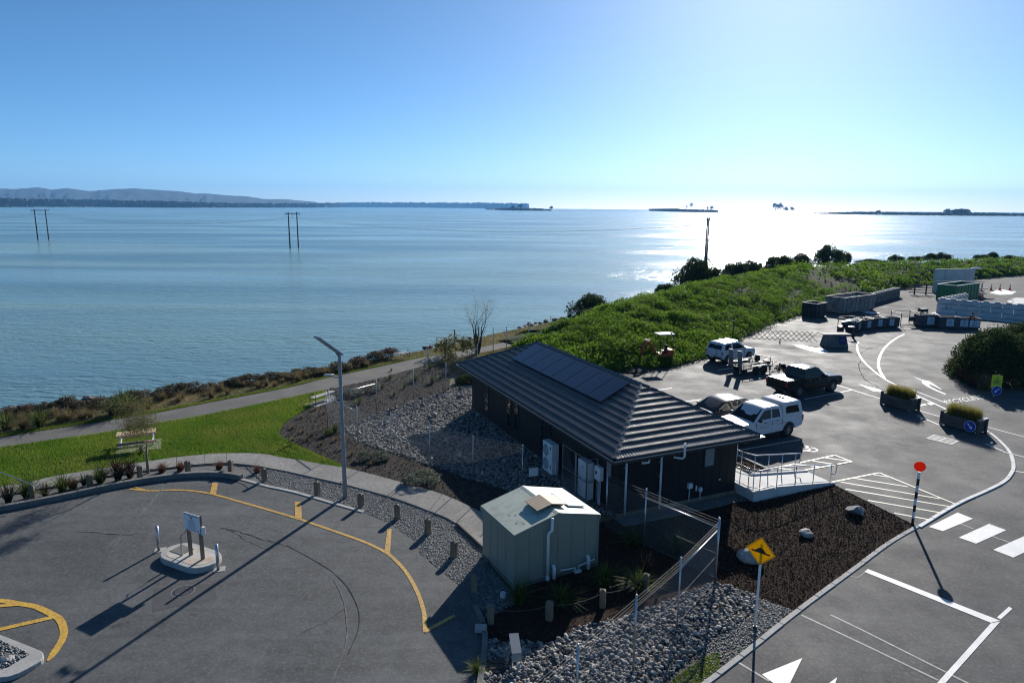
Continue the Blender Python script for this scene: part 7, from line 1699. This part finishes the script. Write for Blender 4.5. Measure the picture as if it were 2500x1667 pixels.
# recycling bins with white recycling panels
def rec_bin(label, px, rz, w, h, d=1.25, panels=((0.0,0.5),), flap=False):
    p = W(*px); t = thing('recycling_bin', label, 'recycling bin', (p.x, p.y, 0), rz, 'steel recycling bins along the lane')
    th = 0.05
    part('floor', MB().box((0,d/2,0.14), (w-0.02,d-0.02,0.06)), M_bin, t)
    part('front', MB().box((0,th/2,0.10+h/2), (w,th,h-0.10)), M_bin, t); part('back', MB().box((0,d-th/2,0.10+h/2), (w,th,h-0.10)), M_bin, t)
    for s in (-1, 1): part('side', MB().box((s*(w/2-th/2),d/2,0.10+h/2), (th,d-2*th-0.004,h-0.10)), M_bin, t); part('rim', MB().bar((s*(w/2),0,h+0.07), (s*(w/2),d,h+0.07), 0.05), M_galv, t); part('foot', MB().box((s*(w/2-0.15),d/2,0.05), (0.12,d-0.2,0.10)), M_dark, t)
    part('rim', MB().bar((-w/2+0.03,0.02,h+0.07), (w/2-0.03,0.02,h+0.07), 0.05), M_bin, t)
    for x, pw in panels:
        pn = part('sign_panel', MB().box((x,-0.012,h*0.58), (pw,0.016,h*0.66)), mat('panel_white', (0.50,0.55,0.62), 0.5), t); m = MB()
        for k in range(3):
            a = rad(90+120*k); b = rad(210+120*k); R_ = pw*0.30; m.bar((x+R_*math.cos(a),-0.022,h*0.62+R_*math.sin(a)), (x+R_*(math.cos(a)*0.3+math.cos(b)*0.7),-0.022,h*0.62+R_*(math.sin(a)*0.3+math.sin(b)*0.7)), 0.003, pw*0.09)
        part('recycling_symbol', m, mat('symbol_blue', (0.10,0.16,0.26), 0.5), pn); part('print', MB().box((x,-0.022,h*0.36), (pw*0.6,0.003,h*0.03)), mat('symbol_blue', (0.10,0.16,0.26), 0.5), pn)
    return t
rec_bin('first recycling bin from the left, next to the pipe frame', (2098,809.5), rad(52), 1.35, 1.02, panels=((0.0,0.62),))
rec_bin('second recycling bin from the left in the curved row', (2121,805.5), rad(30), 1.45, 1.02, panels=((0.0,0.55),))
rec_bin('third recycling bin from the left in the curved row', (2148,802), rad(16), 1.6, 1.02, panels=((0.0,0.5),))
rec_bin('fourth recycling bin, just left of the pipe gate', (2176,800.5), rad(6), 1.75, 1.02, panels=((0.0,0.5),))
rec_bin('recycling bin with a white panel just right of the pipe gate', (2267,799), rad(-6), 2.0, 1.2, panels=((0.15,0.7),))
rec_bin('second recycling bin right of the pipe gate', (2318,803), rad(-8), 1.9, 1.15, panels=((0.0,0.7),))
rec_bin('rightmost recycling bin with two white panels, before the worker', (2365,804), rad(-8), 2.1, 1.05, panels=((-0.5,0.75),(0.5,0.95)))
# pipe frames
def pipe_frame(label, posts, rails, extra=None):
    P = [(W(x, y), top_z(W(x, y), xt, yt)) for x, y, xt, yt in posts]; o = P[0][0]; t = thing('steel_barrier', label, 'frame', (o.x, o.y, 0))
    for p, z in P: part('post', MB().cyl(p-o, p-o+Vector((0,0,z)), 0.04, n=8), M_rust, t)
    for i, j in rails:
        (a, za), (b, zb_) = P[i], P[j]; part('rail', MB().cyl(a-o+Vector((0,0,za-0.04)), b-o+Vector((0,0,zb_-0.04)), 0.032, n=8), M_trail, t)
    if extra: extra(t, P, o)
    return t
def frame_sign(t, P, o):
    a = P[0][0]-o; b = P[3][0]-o; q = a.lerp(b, 0.5); part('dark_board', MB().box((q.x,q.y,P[0][1]-0.35), (0.9,0.05,0.4)), M_rust, t)
pipe_frame('rusty pipe frame left of the curved row of bins', [(2044,810,2046.5,774.5), (2085,825,2086.5,781), (2111,806,2111.5,776), (2071,795,2071.5,770)], [(0,1),(0,3),(3,2)], frame_sign)
def gate_bar(t, P, o):
    (a, za), (b, zb_) = P[1], P[3]; A_, B_ = a-o, b-o
    part('gate_rail', MB().cyl(A_+Vector((0,0,1.0)), B_+Vector((0,0,1.0)), 0.03, n=8), M_galv, t); part('gate_rail', MB().cyl(A_+Vector((0,0,0.12)), B_+Vector((0,0,0.12)), 0.05, n=8), M_rust, t); q = A_.lerp(B_, 0.62); part('gate_board', MB().box((q.x,q.y+0.05,0.75), (0.75,0.04,0.45)), M_dark, t)
pipe_frame('rusty pipe gate frame in the middle of the bins', [(2174,786,2175,758), (2198,797,2200,764), (2219,788,2220,757), (2243,796,2245,763)], [(0,1),(2,3),(0,2)], gate_bar)
q = W(2073, 812); t = thing('rubbish_pile', 'dark bench with white plastic lids inside the left pipe frame', 'pile', (q.x, q.y, 0), 0.3)
part('table_top', MB().box((0,0.3,0.55), (1.9,0.9,0.08)), M_dark, t); part('sack', MB().sphere((0.1,0.5,0.85), 0.45, 12, 8, (1.3,1,0.7)), M_bin, t)
for x in (-0.8, 0.8): part('trestle', MB().box((x,0.3,0.26), (0.08,0.8,0.52)), M_dark, t)
for x, y, z in [(-0.3,0.4,1.05),(0.35,0.3,1.12),(0.7,0.2,0.95)]: part('lid', MB().sphere((x,y,z), 0.28, 12, 6, (1.2,1,0.22)), M_wpaint, t)
q = W(2082, 824); t = thing('drum_stand', 'orange-banded post with a white dish on top at the lane edge', 'post', (q.x, q.y, 0)); part('post', MB().cyl((0,0,0), (0,0,1.02), 0.10, 0.09, 10), M_rust, t); part('dish', MB().sphere((-0.2,0,1.06), 0.34, 14, 6, (1,1,0.18)), M_wpaint, t)
q = W(2250, 775); t = thing('hand_cart', 'dark wheeled hand cart leaning by the bins right of the gate', 'cart', (q.x, q.y, 0), 0.2)
for s in (-1, 1): part('cart_wheel', MB().tube([(0.42*math.cos(a), s*0.3, 0.42+0.42*math.sin(a)) for a in np.linspace(0, 2*PI, 19)], 0.06, 6), M_rubber, t)
part('tray', MB().box((0.1,0,0.85), (0.9,0.6,0.35)), M_black, t, bevel=0.04); part('handle', MB().tube([(-0.2,-0.25,0.8),(-0.8,-0.25,1.25),(-0.8,0.25,1.25),(-0.2,0.25,0.8)], 0.025, 6), M_dark, t)
# concrete barrier with board on top and a blue notice
N_, L_ = W(2063,846), W(2014,846); a = N_-L_; c = (N_+L_)/2; hB = top_z(N_, 2063, 818.5)
t = thing('concrete_barrier', 'flared concrete barrier with a plank on top and blue notice', 'barrier', (c.x, c.y, 0), ang(a)); Lb = a.length
m = MB(); m.add([(-Lb/2-0.15,-0.35,0),(Lb/2+0.15,-0.35,0),(Lb/2+0.15,0.75,0),(-Lb/2-0.15,0.75,0),(-Lb/2,-0.05,hB),(Lb/2,-0.05,hB),(Lb/2,0.55,hB),(-Lb/2,0.55,hB)], [(3,2,1,0),(4,5,6,7),(0,1,5,4),(1,2,6,5),(2,3,7,6),(3,0,4,7)]); part('body', m, M_concd, t, bevel=0.03)
part('plank', MB().box((0.0,0.30,hB+0.10), (Lb+0.7,1.1,0.06)), M_slatg, t)
for x in (-Lb/2+0.3, Lb/2-0.4): part('bearer', MB().box((x,0.25,hB+0.035), (0.12,0.9,0.07)), M_galv, t)
nt = part('notice', MB().box((Lb/2-0.40,-0.24,hB*0.56), (0.62,0.02,hB*0.70), rx=rad(-16)), M_navy, t)
bars(nt, -0.262, [(Lb/2-0.35,hB*0.62,0.26,0.035),(Lb/2-0.38,hB*0.52,0.20,0.03),(Lb/2-0.38,hB*0.42,0.30,0.02)], mat('pale_blue_print', (0.25,0.32,0.55), 0.5))
# trellis barrier
A, B = W(1790,832), W(2008,843); d = B-A; L = d.length; t = thing('trellis_barrier', 'expanding lattice barrier stretched across the yard entrance', 'barrier', (A.x, A.y, 0), ang(d))
nL = 17; hL = 0.95; z0 = 0.25
for k in range(nL):
    xa, xb = L*k/nL, L*(k+2)/nL
    for za, zb_ in ((z0, z0+hL), (z0+hL, z0)):
        if xb > L: continue
        part('lattice_bar', MB().bar((xa, 0.02 if za > zb_ else -0.02, za), (xb, 0.02 if za > zb_ else -0.02, zb_), 0.025, 0.045), M_rust, t)
for k in (9,): part('castor_leg', MB().cyl((L*k/nL,0,0.1), (L*k/nL,0,z0+0.3), 0.02, n=6), M_rust, t); part('castor', MB().disc((L*k/nL,0,0.08), (0,1,0), 0.08, 0.05, 12), M_rubber, t)
part('end_post', MB().cyl((-0.05,0,0), (-0.05,0,1.9), 0.06, n=8), M_timberd, t)
# timber gate at the yard end, timber stack, cones, bars
A, B = W(2232,719), W(2260,720); d = B-A; t = thing('farm_gate', 'dark timber rail gate at the bund end of the yard', 'gate', (A.x, A.y, 0), ang(d)); L = d.length
for x in (0, L): part('gate_post', MB().box((x,0,0.8), (0.16,0.16,1.6)), M_timberd, t)
for k in range(4): part('gate_rail', MB().box((L/2,-0.06,0.35+0.34*k), (L+1.6,0.06,0.13)), M_timberd, t)
q = W(2381, 725); t = thing('timber_stack', 'stack of brown salvaged timber right of the green skip', 'timber', (q.x, q.y, 0), 0.2); rr = random.Random(5)
for k in range(26): part('plank', MB().box((rr.uniform(-0.35,0.35), rr.uniform(-0.6,0.6), 0.06+0.085*k), (rr.uniform(1.1,1.9), 0.22, 0.07), rz=rr.uniform(-0.5,0.5)), M_timber, t)
cone0 = None
for x, y, lab in [(2419.6,709,'left traffic cone of the three on the far yard'), (2441,709,'middle traffic cone of the three on the far yard'), (2465,709,'right traffic cone of the three on the far yard'), (2398,728,'traffic cone nearest the timber stack')]:
    q = W(x, y)
    if cone0 is None:
        cone0 = thing('traffic_cone', lab, 'traffic cone', (q.x, q.y, 0.005), 0, 'traffic cones in the yard'); part('base', MB().box((0,0,0.03), (0.42,0.42,0.06)), M_black, cone0); part('body', MB().cyl((0,0,0.06), (0,0,1.0), 0.17, 0.03, 14), M_cone, cone0); part('band', MB().cyl((0,0,0.5), (0,0,0.68), 0.108, 0.083, 14), M_signw, cone0)
    else: dup(cone0, (q.x, q.y, 0.005), 0.4, lab)
q = W(2396, 712); solo('marker_stake', MB().box((0,0,0.65), (0.14,0.14,1.3)), M_grey, 'blue-grey stake right of the timber stack', 'stake', (q.x, q.y, 0))
A, B = W(2457,744), W(2472,746); d = B-A; t = thing('rebar_hoop', 'small rusty hoop rail on the pad behind the block wall', 'rail', (A.x, A.y, 0), ang(d)); part('hoop', MB().tube([(0,0,0),(0,0,0.7),(d.length,0,0.7),(d.length,0,0)], 0.035, 6), M_rust, t)
struct('concrete_pad', MB().sheet([W2(2455,735), W2(2480,727), W2(2560,729), W2(2560,745), W2(2470,741)], 0.012), M_concn)
# ------------------------------------------------------------------ worker in hi-vis vest behind the right bins
q = W(2375, 764, 1.70); per = thing('person', 'worker in dark clothes and orange hi-vis vest standing behind the bins', 'person', (q.x, q.y, 0), rad(10))
J = {'pelvis':(0,0,0.95),'waist':(0,0,1.12),'chest':(0,0,1.34),'neck':(0,-0.01,1.50),'head':(0,-0.03,1.60),'crown':(0,-0.02,1.72),
     'ls':(-0.19,0,1.42),'le':(-0.27,-0.03,1.14),'lw':(-0.23,-0.24,1.04),'rs':(0.19,0,1.42),'re':(0.27,-0.03,1.14),'rw':(0.23,-0.24,1.04),
     'lh':(-0.10,0,0.90),'lk':(-0.11,-0.02,0.50),'la':(-0.12,0.02,0.09),'lt':(-0.13,-0.16,0.04),'rh':(0.10,0,0.90),'rk':(0.11,-0.02,0.50),'ra':(0.12,0.02,0.09),'rt':(0.13,-0.16,0.04)}
Rr = {'pelvis':(.15,.11),'waist':(.14,.10),'chest':(.17,.12),'neck':(.055,.055),'head':(.085,.10),'crown':(.06,.07),'ls':(.07,.07),'le':(.05,.05),'lw':(.035,.03),'rs':(.07,.07),'re':(.05,.05),'rw':(.035,.03),'lh':(.09,.09),'lk':(.065,.065),'la':(.045,.05),'lt':(.04,.03),'rh':(.09,.09),'rk':(.065,.065),'ra':(.045,.05),'rt':(.04,.03)}
for s, w_ in (('l',-1), ('r',1)):
    x, y, z = J[s+'w']
    for k in range(4): J['%sf%d' % (s,k)] = (x+(k-1.5)*0.022, y-0.15+abs(k-1)*0.012, z-0.02); Rr['%sf%d' % (s,k)] = (.009,.009)
    J[s+'th'] = (x-w_*0.055, y-0.07, z); Rr[s+'th'] = (.010,.010)
E_ = [('pelvis','waist'),('waist','chest'),('chest','neck'),('neck','head'),('head','crown'),('chest','ls'),('ls','le'),('le','lw'),('chest','rs'),('rs','re'),('re','rw'),('pelvis','lh'),('lh','lk'),('lk','la'),('la','lt'),('pelvis','rh'),('rh','rk'),('rk','ra'),('ra','rt')]
for s in 'lr': E_ += [(s+'w', '%sf%d' % (s,k)) for k in range(4)] + [(s+'w', s+'th')]
names = list(J); me = bpy.data.meshes.new('body'); me.from_pydata([J[n_] for n_ in names], [(names.index(a), names.index(b)) for a, b in E_], []); bo = bpy.data.objects.new('body', me); COL.objects.link(bo)
sk = bo.modifiers.new('skin', 'SKIN'); sk.use_smooth_shade = True
for i, n_ in enumerate(names): me.skin_vertices[0].data[i].radius = Rr[n_]; me.skin_vertices[0].data[i].use_root = (n_ == 'pelvis')
bo.modifiers.new('sub', 'SUBSURF').levels = 1; bpy.context.view_layer.update()
dg = bpy.context.evaluated_depsgraph_get(); me2 = bpy.data.meshes.new_from_object(bo.evaluated_get(dg)); bpy.data.objects.remove(bo)
body = bpy.data.objects.new('body', me2); COL.objects.link(body); body.parent = per
me2.materials.clear(); me2.materials.append(M_cloth); me2.materials.append(M_skin)
for pl_ in me2.polygons:
    cz = pl_.center; pl_.material_index = 1 if (cz.z > 1.49 or (cz.y < -0.20 and 0.9 < cz.z < 1.2)) else 0
part('vest', MB().tube([(0,0,1.02),(0,0,1.15),(0,0,1.30),(0,0,1.40),(0,0,1.455)], [0.185,0.18,0.205,0.20,0.12], 14), M_vest, per, smooth=True)
part('hair', MB().sphere((0,0.0,1.665), 0.115, 12, 8, (0.95,1.05,0.95)), M_hair, per, smooth=True)
for s in (-1, 1): part('eye', MB().sphere((s*0.032,-0.122,1.61), 0.012, 6, 4), M_black, per)
part('nose', MB().cyl((0,-0.125,1.60), (0,-0.15,1.57), 0.012, 0.016, 6), M_skin, per)

# ------------------------------------------------------------------ haze over the estuary
HAZE = 9.0e-5
if HAZE:
    m = bpy.data.materials.new('haze'); m.use_nodes = True; N = m.node_tree.nodes; L = m.node_tree.links
    for n_ in list(N): N.remove(n_)
    v = N.new('ShaderNodeVolumePrincipled'); v.inputs['Density'].default_value = HAZE; v.inputs['Color'].default_value = (0.20,0.53,1.0,1); v.inputs['Anisotropy'].default_value = 0.12
    out = N.new('ShaderNodeOutputMaterial'); L.new(v.outputs[0], out.inputs['Volume'])
    hb = MB(); S = FAR+400; hb.add([(-S,-1000,-12),(S,-1000,-12),(S,S,-12),(-S,S,-12),(-S,-1000,270),(S,-1000,270),(S,S,270),(-S,S,270)], [(3,2,1,0),(4,5,6,7),(0,1,5,4),(1,2,6,5),(2,3,7,6),(3,0,4,7)])
    o = mesh_obj('haze', hb.v, hb.f, m); tag(o, 'thin blue haze in the air over the estuary', 'haze', kind='stuff')
